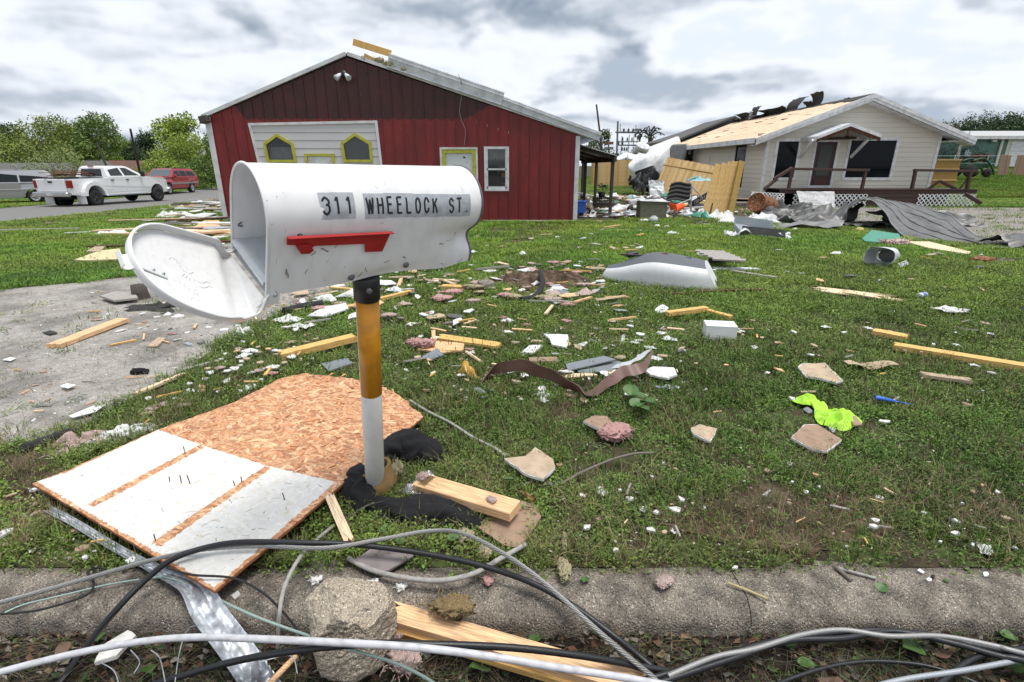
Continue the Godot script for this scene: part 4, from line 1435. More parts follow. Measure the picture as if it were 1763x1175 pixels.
func far_buildings():
	var pale := mk(Color(0.55, 0.54, 0.50), 0.8, 0.0, t.grime, 0.4)
	var brick := mk(Color(0.30, 0.15, 0.07), 0.9, 0.0, t.fine, 1.5)
	var red_roof := mk(Color(0.20, 0.10, 0.08), 0.95, 0.0, t.shingle, 1.0)
	var grey_roof := mk(Color(0.17, 0.165, 0.16), 0.95, 0.0, t.shingle, 1.0)
	far_house("grey-roofed low pale house behind the silver van", W(-56.09, -0.05, -60) + W(0, -2.35, 0), 0.5, 11.0, 8.0, 2.5, 1.6, pale, grey_roof, [[-3.5, 0.9, -2.2, 2.1], [-0.8, 0.0, 0.1, 2.1], [2.2, 0.9, 3.9, 2.1]])
	far_house("grey-roofed small house between the silver van and the white pickup, behind a fallen branch", W(-55.46, -0.12, -66) + W(0, -2.4, 0), 0.6, 4.6, 5.0, 2.5, 1.3, pale, grey_roof, [[-1.6, 0.8, 0.4, 2.2]], 1.5)
	far_house("weathered grey-roofed house behind the leaning pole", W(-71.26, 0.36, -92) + W(0, -2.4, 0), 0.55, 7.0, 7.0, 2.5, 1.8, pale, grey_roof, [[-2.5, 0.9, -1.2, 2.1], [1.0, 0.9, 2.4, 2.1]], 2.0)
	far_house("red-brown roofed white bungalow behind the red vehicle", W(-67.06, 0.12, -96) + W(0, -2.4, 0), 0.5, 11.0, 8.0, 2.6, 2.0, pale, red_roof, [[-4.6, 0.9, -3.2, 2.1], [-1.6, 0.9, 0.0, 2.1], [1.2, 0.0, 2.1, 2.1], [3.2, 0.9, 4.6, 2.1]], 2.5)
	var bp = thing("brick_wall", "tan brick wall end at the left edge behind the silver van", "wall", W(-45.41, 0.17, -48) + W(0, -1.0, 0))
	for k in 9:
		part(bp, "brick_course", B.new().box(xf(bp.position + W(-2.0 + rf(-0.02, 0.02), -0.4 + k * 0.26, 0)), W(5.0 - (0.12 * maxi(0, k - 4)), 0.25, 0.4), 0.01), brick)
	# green steel building
	var gz := -62.0
	var green := mk(Color(0.115, 0.215, 0.185), 0.55, 0.0, t.grime, 0.3)
	var g = thing("green_metal_building", "green ribbed steel building with a white roller door", "building", W(56.0, 2.0, gz))
	var c0: Vector3 = W(51.08, 1.68, -62)
	var y0: float = c0.y - 0.4
	var y1: float = W(52.93, 4.4, -62).y
	var x0: float = W(50.58, 2.99, -62).x
	var n := 110
	var gf := func(a: float, b: float) -> Vector3:
		var i := int(roundf(a * n))
		return W(lerpf(x0, x0 + 36.0, a), lerpf(y0, y1, b), gz + (0.06 if i % 4 < 2 else 0.0))
	part(g, "metal_wall", B.new().sheet(n, 1, gf, 0.05), green)
	part(g, "side_wall", B.new().box(xf(W(x0 + 0.1, (y0 + y1) / 2, gz - 12.0)), W(0.1, y1 - y0, 24.0)), green)
	var rf2 := func(a: float, b: float) -> Vector3:
		return W(lerpf(x0 - 0.5, x0 + 36.5, a), y1 + 0.05 + 1.5 * b, lerpf(gz + 0.5, gz - 14.0, b))
	part(g, "roof", B.new().sheet(40, 2, rf2, 0.1), mk(Color(0.42, 0.43, 0.43), 0.6))
	part(g, "eave_gutter", B.new().box(xf(W(x0 + 18.0, y1 - 0.02, gz + 0.5)), W(37.0, 0.35, 0.2)), m.trim)
	for px in [1648, 1713]:
		var xx: float = lerpf(x0, x0 + 36.0, 0.0 if px == 1648 else 0.128)
		part(g, "downpipe", B.new().box(xf(W(xx + 0.12, (y0 + y1) / 2, gz + 0.16)), W(0.26, y1 - y0 - 0.1, 0.16), 0.02), m.cream)
	var dx: float = W(56.36, 2.86, -62).x
	var dy: float = W(56.01, 3.97, -62).y
	part(g, "door_frame", B.new().prism(rect(dx - 0.35, y0, dx + 4.8, dy + 0.35), Transform3D(Basis(), W(0, 0, gz)), 0.07, 0.14), m.cream)
	var rd = part(g, "roller_door", B.new().box(xf(W(dx + 2.2, (y0 + dy) / 2, gz + 0.17)), W(4.4, dy - y0, 0.05)), m.white)
	for k in 5:
		part(rd, "door_panel", B.new().box(xf(W(dx + 2.2, y0 + (k + 0.5) * (dy - y0) / 5, gz + 0.21)), W(4.36, (dy - y0) / 5 - 0.04, 0.04), 0.008), m.white)
	part(g, "wall_lamp", B.new().box(xf(W(54.22, 4.02, -61.7)), W(0.5, 0.2, 0.3), 0.04), m.trim)
	part(g, "meter_box", B.new().box(xf(W(51.54, 2.73, -61.8)), W(0.4, 0.7, 0.25), 0.04), m.galv)
	part(g, "meter_box", B.new().box(xf(W(51.84, 2.61, -61.8)), W(0.35, 0.5, 0.25), 0.04), m.galv)
	var pp = W(51.68, 1.91, -60)
	var hp := B.new()
	for k in 60:
		hp.box(Transform3D(Basis.from_euler(W(rf(-3, 3), rf(-3, 3), rf(-3, 3))), W(rf(-0.9, 0.9) * 0.8, rf(0, 0.5), rf(-0.4, 0.4))), W(rf(0.3, 0.9), rf(0.1, 0.25), rf(0.1, 0.25)))
	solo("firewood_pile", "brown heap of cut wood against the green building", "firewood", hp, m.rust_dark, pp)
	# short wooden fence by the roller door
	var wf = thing("wooden_fence", "brown plank fence standing before the white roller door", "fence", W(46.59, 0.64, -50))
	for k in 12:
		var q: Vector3 = W(45.66, 0.69, -50) + W(k * 0.33 + (0.0 if k > 2 else -0.5), 0, 0)
		part(wf, "fence_board", B.new().box(xf(W(q.x, q.y + 0.75, q.z + rf(-0.02, 0.02)), 0, 0, rf(-0.02, 0.02) if k > 2 else 0.12), W(0.32, 1.75 + rf(-0.05, 0.05), 0.04), 0.006), m.brown_board)
	# open crate-like pen of yellow planks beside the cream house
	var pen = thing("wood_pen", "yellow plank pen standing right of the cream house", "pen", W(27.45, 0.22, -34))
	var b0: Vector3 = W(26.69, 0.18, -34)
	for k in 11:
		part(pen, "plank", B.new().box(xf(b0 + W(k * 0.14, 0.75 + rf(-0.02, 0.02), 0)), W(0.13, 1.6, 0.03), 0.004), m.fence_dark)
	for y in [0.3, 0.95, 1.52]:
		part(pen, "rail", B.new().box(xf(b0 + W(0.7, y, 0.05)), W(1.55, 0.09, 0.05), 0.005), m.fence)
	# green tractor loader half hidden behind the pen
	var tr = thing("tractor", "green tractor loader standing in the grass behind the porch railing", "tractor", Vector3.ZERO)
	part(tr, "body", B.new().box(xf(W(0, 1.1, 0)), W(2.2, 0.6, 0.9), 0.08), m.tractor_green)
	part(tr, "hood", B.new().box(xf(W(1.3, 1.2, 0), 0, 0, -0.1), W(1.3, 0.5, 0.7), 0.1), m.tractor_green)
	part(tr, "loader_arm", B.new().tube(spline([W(-0.4, 1.6, 0.6), W(0.8, 1.8, 0.6), W(2.0, 0.9, 0.6), W(2.4, 0.2, 0.6)], 5), 0.1, 6), m.tractor_green)
	part(tr, "loader_arm", B.new().tube(spline([W(-0.4, 1.6, -0.6), W(0.8, 1.8, -0.6), W(2.0, 0.9, -0.6), W(2.4, 0.2, -0.6)], 5), 0.1, 6), m.tractor_green)
	for q in [[-0.7, 0.65, 0.62], [1.4, 0.4, 0.42]]:
		for s in [-0.75, 0.75]:
			part(tr, "wheel", B.new().lathe([L(0.1, -0.14), L(q[2], -0.14), L(q[2] + 0.04, 0), L(q[2], 0.14), L(0.1, 0.14)], 18, Transform3D(Basis(Vector3.RIGHT, PI / 2), W(q[0], q[1], s))), m.rubber)
	tr.position = W(38.99, 0.88, -46) + W(0, -0.4, 0)
	tr.rotation.y = 0.1
	tr.scale = W(0.8, 0.8, 0.8)
	# wire fence in front of the green building
	var cf = thing("wire_fence", "thin wire fence on steel posts in front of the green building", "fence", W(45, 1.4, -52))
	for k in 9:
		var q := gp(36.0 + k * 3.2, -52.0)
		part(cf, "post", B.new().tube([q, q + W(0, 1.9, 0)], 0.05, 6), m.galv)
	for y in [0.5, 1.1, 1.8]:
		part(cf, "strand", B.new().tube([gp(36.0, -52.0, y), gp(61.6, -52.0, y)], 0.015, 4), m.galv)
	pole("leaning dark utility pole behind the white pickup", gp(-43.2, -58.0), W(-43.94, 3.74, -58), 0.11)
	pole("tall dark utility pole standing behind the white pickup cab", gp(-33.6, -48.6), W(-31.78, 4.27, -46), 0.1)
	pole("slim dark pole above the end of the lean-to roof", gp(8.5, -48), W(7.23, 6.34, -48), 0.09)
	var dsh: Vector3 = W(-39.85, 3.06, -70)
	solo("satellite_dish", "white round dish seen between the trees left of the red house", "dish", B.new().lathe([L(0.0, 0.0), L(0.25, 0.03), L(0.48, 0.14), L(0.5, 0.13), L(0.25, 0.0), L(0, -0.03)], 18, xf(Vector3.ZERO, 0.3, 1.3)), m.white, dsh)
	var dp = B.new().tube([dsh + W(0.05, -0.1, -0.1), gp(dsh.x, dsh.z - 0.2)], 0.05, 6)
	solo("pole", "thin dish pole among the trees left of the red house", "pole", dp, m.galv)


func pole(label: String, a: Vector3, b: Vector3, r: float):
	var h: float = b.y - a.y
	var p = B.new().tube([Vector3.ZERO, (b - a) * 0.5, b - a], [r * 1.15, r, r * 0.8], 10)
	return solo("utility_pole", label, "pole", p, m.dark_wood, a)


var clump: ArrayMesh


# one leaf clump: small pointed faces scattered round a twig
func leaf_clump(n: int, spread: float, l: float, w: float, col := Color.WHITE) -> ArrayMesh:
	var b := B.new()
	for i in n:
		var p := W(rf(-1, 1), rf(-0.8, 0.8), rf(-1, 1)) * spread
		var r := Basis.from_euler(W(rf(-1.2, 1.2), rf(0, TAU), rf(-0.9, 0.9)))
		var k := rf(0.75, 1.25)
		b.tint(Color(col.r * k, col.g * k, col.b * k))
		b.tri(p, p + r * W(w, 0.15 * w, l * 0.5) , p + r * W(0, 0, l))
		b.tri(p, p + r * W(0, 0, l), p + r * W(-w, 0.15 * w, l * 0.5))
	return b.done()


func tree(label: String, at: Vector3, h: float, r: float, base: float, col: Color, count: int, cat := "tree", lobes := 7, group := "", airy := 0.0):
	var o = thing("tree", label, cat, Vector3.ZERO, group)
	var tb := B.new()
	var top := W(rf(-0.05, 0.05) * h, h * 0.72, rf(-0.05, 0.05) * h)
	tb.tube(spline([W(0, -0.4, 0), W(rf(-0.02, 0.02) * h, h * 0.3, 0), top], 5), [h * 0.028, h * 0.026, h * 0.025, h * 0.024, h * 0.022, h * 0.02, h * 0.018, h * 0.016, h * 0.014, h * 0.011, h * 0.008], 7)
	var cs := []
	for i in lobes:
		var a := TAU * i / lobes + rf(-0.4, 0.4)
		var y := lerpf(base, 0.92, (i + 0.5) / lobes + rf(-0.1, 0.1)) * h
		var prof := sin(clampf((y / h - base) / (1.04 - base), 0.05, 1.0) * PI * 0.82 + 0.35)
		var c := W(cos(a) * r * 0.6 * prof, y, sin(a) * r * 0.6 * prof)
		cs.append([c, r * rf(0.38, 0.6) * (0.55 + 0.45 * prof)])
		var s := W(0, clampf(y - h * 0.2, h * 0.15, h * 0.65), 0)
		tb.tube(spline([s, s.lerp(c, 0.5) + W(0, h * 0.03, 0), c], 3), [h * 0.011, h * 0.01, h * 0.008, h * 0.007, h * 0.006, h * 0.004, h * 0.003], 5, false)
	part(o, "trunk", tb, m.bark)
	var st := SurfaceTool.new()
	st.begin(Mesh.PRIMITIVE_TRIANGLES)
	var kinds := []
	for k in 6:
		var f := 0.72 + 0.11 * k
		kinds.append(leaf_clump(8, 0.8, 0.6, 0.2, Color(col.r * f * rf(0.9, 1.15), col.g * f, col.b * f)))
	for i in count:
		var q = cs[i % cs.size()]
		var d := W(rng.randfn(), rng.randfn() * 0.75, rng.randfn())
		d = d.normalized() * pow(rf(0.05 if airy == 0.0 else 0.4, 1.0), 0.5)
		var p: Vector3 = q[0] + d * q[1]
		var s: float = rf(0.7, 1.3) * h * 0.066
		var k := clampi(int(2.5 + 3.2 * fn.get_noise_3dv(p * 0.5) + rf(-1.2, 1.2)), 0, 5)
		st.append_from(kinds[k], 0, Transform3D(Basis.from_euler(W(rf(-1, 1), rf(0, TAU), rf(-1, 1))).scaled(W(s, s, s)), p))
	part(o, "crown", st.commit(), m.leaf)
	o.position = at
	return o


func far_trees():
	clump = leaf_clump(9, 0.8, 0.62, 0.2)
	var foliage := Color(0.24, 0.34, 0.05)  # yellow-green leaf colour of the paler trees
	var mid := Color(0.125, 0.21, 0.04)
	var drk := Color(0.045, 0.085, 0.025)
	var q := [
		["dark evergreen tree at the left edge behind the houses", -3, 224, 95, drk, 4.6, 1500, 0.1, 0.2],
		["broad yellow-green tree behind the grey-roofed house", 60, 217, 80, Color(0.2, 0.26, 0.05), 7.0, 1500, 0.15, 0.45],
		["tall full green tree behind the leaning pole", 135, 207, 98, mid, 6.0, 1700, 0.2, 0.4],
		["lower green tree right of the tall full one", 178, 232, 104, foliage, 4.5, 900, 0.15, 0.4],
		["dark pine behind the utility pole and the red-brown roof", 240, 234, 125, drk, 5.5, 1400, 0.2, 0.0],
		["slender airy bright green tree rising above the others", 297, 194, 66, foliage, 2.4, 520, 0.5, 0.6],
		["bright bushy tree behind the red vehicle", 300, 240, 58, foliage, 3.2, 1300, 0.02, 0.4],
		["dark green small tree beside the red house's left corner", 345, 232, 70, mid, 3.6, 1200, 0.1, 0.3],
		["green young tree just left of the red house's corner", 366, 250, 50, mid, 2.2, 1100, 0.03, 0.0],
		["bright green bush behind the white pickup cab", 252, 279, 60, Color(0.2, 0.34, 0.04), 2.6, 800, 0.0, 0.0],
		["bright green bush at the red vehicle's tail", 328, 276, 52, Color(0.16, 0.3, 0.04), 2.0, 700, 0.0, 0.0],
		["leafy fallen branch in front of the grey-roofed house", 84, 268, 52, Color(0.26, 0.31, 0.12), 3.3, 700, 0.05, 0.6],
		["deep green oak behind the green building, leftmost of its row", 1672, 217, 112, drk, 6.0, 1500, 0.1, 0.0],
		["broad dark oak behind the green building's roof", 1725, 207, 112, drk, 8.0, 2400, 0.1, 0.0],
		["dark oak at the right edge behind the green building", 1790, 200, 108, drk, 8.0, 1800, 0.1, 0.0],
		["pale half-bare tree over the cream house's right eave", 1640, 214, 105, Color(0.1, 0.12, 0.06), 3.5, 450, 0.3, 0.6],
		["dark-leaved tree seen under the cream house's right eave", 1630, 240, 64, Color(0.02, 0.04, 0.015), 4.5, 1200, 0.0, 0.0],
		["small thin-leaved tree above the lean-to's end", 1037, 226, 60, Color(0.09, 0.12, 0.04), 1.6, 260, 0.35, 0.6],
		["green shrub between the substation and the white trailer", 1093, 252, 60, Color(0.06, 0.1, 0.03), 2.0, 500, 0.0, 0.0],
		["dark shrub at the foot of the substation frame", 1068, 262, 66, Color(0.06, 0.09, 0.03), 2.6, 500, 0.0, 0.0],
	]
	for e in q:
		var top := px_at(e[1], e[2], e[3])
		var g := gp(top.x, top.z)
		tree(e[0], g, maxf(1.2, top.y - g.y), e[5], e[7], e[4], e[6], "bush" if e[0].contains("bush") or e[0].contains("shrub") else "tree", 7, "", e[8])
	# far woods that read as one mass along the left and right horizon
	var n := 2600
	var mm := MultiMesh.new()
	mm.transform_format = MultiMesh.TRANSFORM_3D
	mm.use_colors = true
	mm.mesh = clump
	mm.instance_count = n
	for i in n:
		var right := i % 5 < 2
		var x := rf(70, 230) if right else rf(-230, -60)
		var z := -rf(125, 165)
		var s := rf(1.4, 2.6)
		var hh := (5.0 + 4.0 * fn.get_noise_2d(x * 0.06, 5.0) + rf(-2, 2)) * pow(rf(0.0, 1.0), 0.5)
		mm.set_instance_transform(i, Transform3D(Basis.from_euler(W(rf(-1, 1), rf(0, TAU), rf(-1, 1))).scaled(W(s, s, s)), gp(x, z, maxf(0.3, hh))))
		var k := rf(0.7, 1.2)
		mm.set_instance_color(i, Color(0.05 * k, 0.09 * k, 0.03 * k))
	var mi := MultiMeshInstance3D.new()
	mi.name = "far_woods"
	mi.multimesh = mm
	mi.material_override = m.leaf
	add_child(mi)
	tag(mi, "distant belt of woods along the horizon", "woods", "", "stuff")
	# storm-broken palm-like trunk over the roof
	var bt = thing("broken_tree", "storm-broken tree with a ragged top above the dark roof wing", "tree", gp(px_at(1120, 230, 62).x, -62.0))
	var tp := px_at(1120, 236, 62)
	var tb := B.new()
	tb.tube([bt.position, tp], [0.35, 0.25], 7)
	for k in 9:
		var a := rf(-1.3, 1.3)
		tb.tube(spline([tp, tp + W(sin(a) * 0.9, cos(a) * 0.9 + 0.2, rf(-0.4, 0.4)), tp + W(sin(a) * rf(1.2, 2.2), cos(a) * 1.2 - 0.2, rf(-0.6, 0.6))], 4), 0.06, 4)
	part(bt, "trunk", tb, m.dark_wood)
	var lf := B.new()
	for k in 90:
		var p := tp + W(rf(-1.7, 0.5), rf(-0.2, 0.9), rf(-0.6, 0.6))
		lf.tint(Color(0.03, 0.045, 0.02))
		lf.tri(p, p + W(rf(-0.4, 0.4), rf(-0.5, 0.1), 0.05), p + W(rf(-0.2, 0.2), rf(-0.3, 0.3), 0.2))
	part(bt, "crown", lf, m.leaf)


# where a far thing's top stands: the lens's pixel to metres at a depth along the street's normal
func px_at(px: float, py: float, d: float) -> Vector3:
	var u := (px - 881.5) / 881.0
	var v := -(py - 587.5) / 881.0
	var r := W(u, v * 0.94646 - 0.32283, -(0.94646 + v * 0.32283))
	return W(0, 1.3, 0) + r * (d / -r.z)


func substation():
	var s = thing("substation", "grey steel electrical substation frame behind the fence", "substation", gp(14.0, -70.0))
	var bar := func(n: String, a: Vector3, b: Vector3, r: float):
		part(s, n, B.new().tube([a, b], r, 6), m.pole_steel)
	bar.call("mast", W(13.58, -1.08, -70), W(13.36, 6.71, -70), 0.12)
	bar.call("mast", W(16.51, 0.37, -70), W(16.18, 5.42, -70), 0.1)
	bar.call("lightning_rod", W(16.01, 4.78, -71), W(15.89, 6.37, -71), 0.05)
	bar.call("lightning_rod", W(14.73, 5.71, -75), W(14.65, 6.8, -75), 0.05)
	bar.call("crossbar", W(13.15, 5.42, -70), W(16.18, 5.42, -70), 0.13)
	bar.call("crossbar", W(14.84, 4.57, -76), W(17.42, 4.57, -76), 0.08)
	bar.call("crossbar", W(13.78, 3.97, -72), W(16.69, 3.97, -72), 0.1)
	for px in [W(15.21, 0.29, -76), W(17.35, 0.29, -76), W(17.76, 0.29, -76), W(15.77, 0.32, -74), W(16.41, 0.32, -74)]:
		bar.call("mast", px, W(px.x, px.y + 5.0, px.z), 0.06)
	for p in [W(14.18, 5.48, -70), W(14.77, 5.48, -70), W(15.36, 5.48, -70)]:
		part(s, "insulator", B.new().lathe([L(0, 0), L(0.16, 0.02), L(0.1, 0.1), L(0.16, 0.14), L(0.1, 0.22), L(0.16, 0.26), L(0.1, 0.34), L(0.05, 0.42), L(0, 0.43)], 8, xf(p)), m.pole_steel)
	for p in [W(15.32, 4.65, -76), W(15.96, 4.65, -76), W(16.61, 4.65, -76), W(14.72, 3.29, -73), W(15.03, 3.29, -73), W(15.35, 3.29, -73), W(14.01, 4.05, -72), W(14.54, 4.05, -72), W(15.93, 4.92, -71), W(16.25, 4.64, -71)]:
		part(s, "insulator", B.new().lathe([L(0, 0), L(0.13, 0.02), L(0.08, 0.1), L(0.13, 0.14), L(0.08, 0.22), L(0.13, 0.26), L(0.05, 0.5), L(0, 0.5)], 8, xf(p)), m.pole_steel)
	var tf := B.new()
	tf.box(xf(W(12.39, 2.4, -68)), W(1.6, 0.9, 1.4), 0.05)
	solo("transformer", "dark transformer box beside the substation frame", "transformer", tf, m.dark_wood)
	var sg = thing("roadside_sign", "far roadside sign with a red board above a grey board", "sign", gp(13.2, -80.0))
	part(sg, "post", B.new().tube([W(14.32, 1.06, -80), W(14.06, 5.38, -80)], 0.12, 6), m.pole_steel)
	var q0: Vector3 = W(13.51, 4.75, -80)
	var q1: Vector3 = W(14.8, 4.35, -80)
	part(sg, "sign_board", B.new().box(xf((q0 + q1) * 0.5), W(q1.x - q0.x, absf(q0.y - q1.y), 0.15)), mk(Color(0.35, 0.09, 0.09), 0.6, 0.0, t.fine, 0.6))
	var q2: Vector3 = W(13.55, 4.03, -80)
	var q3: Vector3 = W(14.85, 3.64, -80)
	part(sg, "sign_board", B.new().box(xf((q2 + q3) * 0.5), W(q3.x - q2.x, absf(q2.y - q3.y), 0.15)), mk(Color(0.33, 0.31, 0.36), 0.6, 0.0, t.fine, 0.6))



# ---------------------------------------------------------------- vehicles (x forward, z to its right)
# Side outlines are cut through the body; hw gives half the width at a height, so flanks lean in above the belt.
func car_shell(b: B, poly, hw: Callable):
	var p := PackedVector2Array(poly)
	if Geometry2D.is_polygon_clockwise(p):
		p.reverse()
	var ix := Geometry2D.triangulate_polygon(p)
	for s in [-1.0, 1.0]:
		for i in range(0, ix.size(), 3):
			var q := []
			for k in 3:
				var c := p[ix[i + k]]
				q.append(W(c.x, c.y, s * hw.call(c.x, c.y)))
			if ((q[1] - q[0]).cross(q[2] - q[0])).z * s < 0:
				b.tri(q[0], q[1], q[2])
			else:
				b.tri(q[0], q[2], q[1])
	for i in p.size():
		var a := p[i]
		var c := p[(i + 1) % p.size()]
		var wa: float = hw.call(a.x, a.y)
		var wc: float = hw.call(c.x, c.y)
		# across the body in four strips, bowed a little
		for k in 6:
			var f0 := -1.0 + k / 3.0
			var f1 := -1.0 + (k + 1) / 3.0
			b.quad(W(a.x, a.y, wa * f0), W(a.x, a.y, wa * f1), W(c.x, c.y, wc * f1), W(c.x, c.y, wc * f0))


func arch(x: float, y: float, r: float, n := 8) -> Array:
	var o := []
	for k in n + 1:
		var a := PI * k / n
		o.append(L(x + cos(a) * r, y + sin(a) * r))
	return o


func flank(poly, hw: Callable, s: float, proud: float) -> B:
	var b := B.new()
	var p := PackedVector2Array(poly)
	var ix := Geometry2D.triangulate_polygon(p)
	for i in range(0, ix.size(), 3):
		var q := []
		for k in 3:
			var c := p[ix[i + k]]
			q.append(W(c.x, c.y, s * (hw.call(c.x, c.y) + proud)))
		if ((q[1] - q[0]).cross(q[2] - q[0])).z * s < 0:
			b.tri(q[0], q[1], q[2])
		else:
			b.tri(q[0], q[2], q[1])
	for i in p.size():
		var a := p[i]
		var c := p[(i + 1) % p.size()]
		var wa: float = hw.call(a.x, a.y)
		var wc: float = hw.call(c.x, c.y)
		b.quad(W(a.x, a.y, s * (wa - 0.02)), W(c.x, c.y, s * (wc - 0.02)), W(c.x, c.y, s * (wc + proud)), W(a.x, a.y, s * (wa + proud)))
	return b


func wheel(o: Node3D, x: float, r: float, z: float, w: float, rim_m: Material):
	var s := signf(z)
	var q := Transform3D(Basis(Vector3.RIGHT, s * PI / 2), W(x, r, z))
	var wh = part(o, "wheel", B.new().lathe([L(r * 0.6, -w / 2), L(r * 0.93, -w / 2), L(r, -w / 3), L(r, w / 3), L(r * 0.93, w / 2), L(r * 0.62, w / 2)], 28, q), m.rubber)
	var rim := B.new()
	rim.lathe([L(0.0, w * 0.34), L(r * 0.16, w * 0.36), L(r * 0.2, w * 0.22), L(r * 0.5, w * 0.26), L(r * 0.62, w * 0.5), L(r * 0.66, w * 0.44), L(r * 0.6, -w * 0.4)], 24, q)
	for k in 5:
		var a := TAU * k / 5
		rim.box(q * Transform3D(Basis(Vector3.UP, a), Vector3.ZERO) * Transform3D(Basis(), W(r * 0.38, w * 0.3, 0)), W(r * 0.42, w * 0.12, r * 0.16), 0.01)
	part(wh, "rim", rim, rim_m)


func lower(front: float, rear: float, y0: float, pts: Array, axles: Array, r: float) -> Array:
	# outline: top from rear to front, then back along the sills with the wheel arches cut out
	var o := pts.duplicate()
	for ax in axles:
		o.append_array(arch(ax, y0 - 0.05, r))
	return o


func vehicles():
	var chrome := mk(Color(0.6, 0.6, 0.62), 0.25, 0.9)
	var alloy := mk(Color(0.45, 0.45, 0.47), 0.4, 0.7)
	var dark_rim := mk(Color(0.05, 0.05, 0.05), 0.5, 0.4)
	var tail := mk(Color(0.25, 0.008, 0.01), 0.2)
	var amber := mk(Color(0.6, 0.6, 0.6), 0.15)
	var seam := mk(Color(0.03, 0.03, 0.03), 0.8)
	# white crew-cab pickup with twin rear wheels
	var white := mk(Color(0.76, 0.77, 0.78), 0.25)
	white.clearcoat_enabled = true
	white.clearcoat = 0.6
	var o = thing("pickup_truck", "white crew-cab pickup with twin rear wheels loaded with brown boards", "pickup truck", Vector3.ZERO)
	var hw := func(x: float, y: float) -> float:
		var w := 0.98 - 0.05 * sm(0.9, 0.5, y) - 0.34 * sm(1.3, 2.1, y)
		if x > 2.3:
			w -= 0.1 * sm(2.3, 3.1, x)
		return w
	var body := [L(-3.35, 0.62), L(-3.38, 1.36), L(-1.12, 1.38), L(-1.05, 1.42), L(1.35, 1.42), L(1.6, 1.41), L(2.75, 1.33), L(2.98, 1.2), L(3.05, 0.75), L(3.0, 0.52)]
	body.append_array(arch(2.1, 0.5, 0.5))
	body.append(L(1.5, 0.48))
	body.append(L(-1.6, 0.52))
	body.append_array(arch(-2.2, 0.54, 0.5))
	var bb := B.new()
	car_shell(bb, body, hw)
	part(o, "body", bb, white)
	var bedf := B.new()
	bedf.box(xf(W(-2.25, 1.39, 0)), W(2.05, 0.02, 1.6))
	part(o, "bed_liner", bedf, m.dark)
	var cab := [L(-1.08, 1.43), L(-0.98, 1.9), L(-0.8, 1.97), L(0.3, 1.98), L(0.55, 1.92), L(1.32, 1.43)]
	var cb := B.new()
	car_shell(cb, cab, hw)
	part(o, "cab", cb, white)
	for s in [-1.0, 1.0]:
		part(o, "side_window", flank([L(-0.88, 1.48), L(-0.82, 1.86), L(-0.1, 1.88), L(-0.1, 1.48)], hw, s, 0.006), m.mirror_dark)
		part(o, "side_window", flank([L(0.02, 1.48), L(0.02, 1.88), L(0.4, 1.87), L(0.98, 1.48)], hw, s, 0.006), m.mirror_dark)
		for q in [[-1.02, -0.08], [-0.04, 1.18]]:
			var dp = part(o, "door", flank([L(q[0], 0.66), L(q[0], 1.4), L(q[1], 1.4), L(q[1], 0.66)], hw, s, 0.012), white)
			part(dp, "handle", B.new().box(xf(W(q[0] + 0.14, 1.27, s * 1.0)), W(0.18, 0.045, 0.05), 0.01), m.black)
		part(o, "sill_step", B.new().box(xf(W(-0.1, 0.5, s * 0.98)), W(2.7, 0.07, 0.14), 0.02), chrome)
		var fd := B.new()
		var fa := arch(-2.2, 0.54, 0.68, 12)
		var fi := arch(-2.2, 0.54, 0.5, 12)
		for k in 12:
			fd.prism([fa[k], fa[k + 1], fi[k + 1], fi[k]], Transform3D(Basis(), Vector3.ZERO), s * 0.94, s * 1.2)
		part(o, "rear_fender", fd, white)
		part(o, "taillight", B.new().box(xf(W(-3.3, 1.12, s * 0.9)), W(0.2, 0.36, 0.2), 0.02), tail)
		part(o, "mirror", B.new().box(xf(W(1.0, 1.56, s * 1.16)), W(0.14, 0.3, 0.24), 0.04), m.black)
		wheel(o, 2.1, 0.41, s * 0.86, 0.27, dark_rim)
		wheel(o, -2.2, 0.41, s * 1.02, 0.25, dark_rim)
		wheel(o, -2.2, 0.41, s * 0.7, 0.22, dark_rim)
		part(o, "headlight", B.new().box(xf(W(2.92, 1.05, s * 0.72)), W(0.2, 0.26, 0.32), 0.04), amber)
		part(o, "mud_flap", B.new().box(xf(W(-2.85, 0.36, s * 0.92)), W(0.02, 0.42, 0.5)), m.trim)
	part(o, "rear_window", B.new().prism([L(-0.62, 1.5), L(0.62, 1.5), L(0.56, 1.86), L(-0.56, 1.86)], Transform3D(Basis(W(0, 0, 1), W(0.21, 0.98, 0).normalized(), W(-0.98, 0.21, 0).normalized()), W(-1.39, 0.0, 0)), 0.0, 0.03), m.mirror_dark)
	part(o, "windscreen", B.new().prism([L(-0.78, 0.05), L(0.78, 0.05), L(0.62, 0.84), L(-0.62, 0.84)], Transform3D(Basis(W(0, 0, 1), W(-0.84, 0.54, 0).normalized(), W(0.54, 0.84, 0).normalized()), W(1.3, 1.43, 0)), 0.0, 0.02), m.mirror_dark)
	var tg = part(o, "tailgate", B.new().box(xf(W(-3.4, 1.06, 0)), W(0.06, 0.6, 1.56), 0.02), white)
	part(tg, "handle", B.new().box(xf(W(-3.44, 1.22, 0)), W(0.03, 0.09, 0.24), 0.01), m.black)
	var bm = part(o, "rear_bumper", B.new().box(xf(W(-3.52, 0.64, 0)), W(0.22, 0.22, 1.95), 0.04), chrome)
	part(bm, "number_plate", B.new().box(xf(W(-3.635, 0.66, 0)), W(0.01, 0.13, 0.3)), m.trim)
	part(o, "front_bumper", B.new().box(xf(W(3.1, 0.62, 0)), W(0.25, 0.28, 1.9), 0.06), chrome)
	part(o, "grille", B.new().box(xf(W(3.02, 1.02, 0)), W(0.08, 0.36, 1.0), 0.03), m.black)
	part(o, "axle", B.new().box(xf(W(-0.1, 0.45, 0)), W(5.6, 0.18, 0.9)), m.dark)
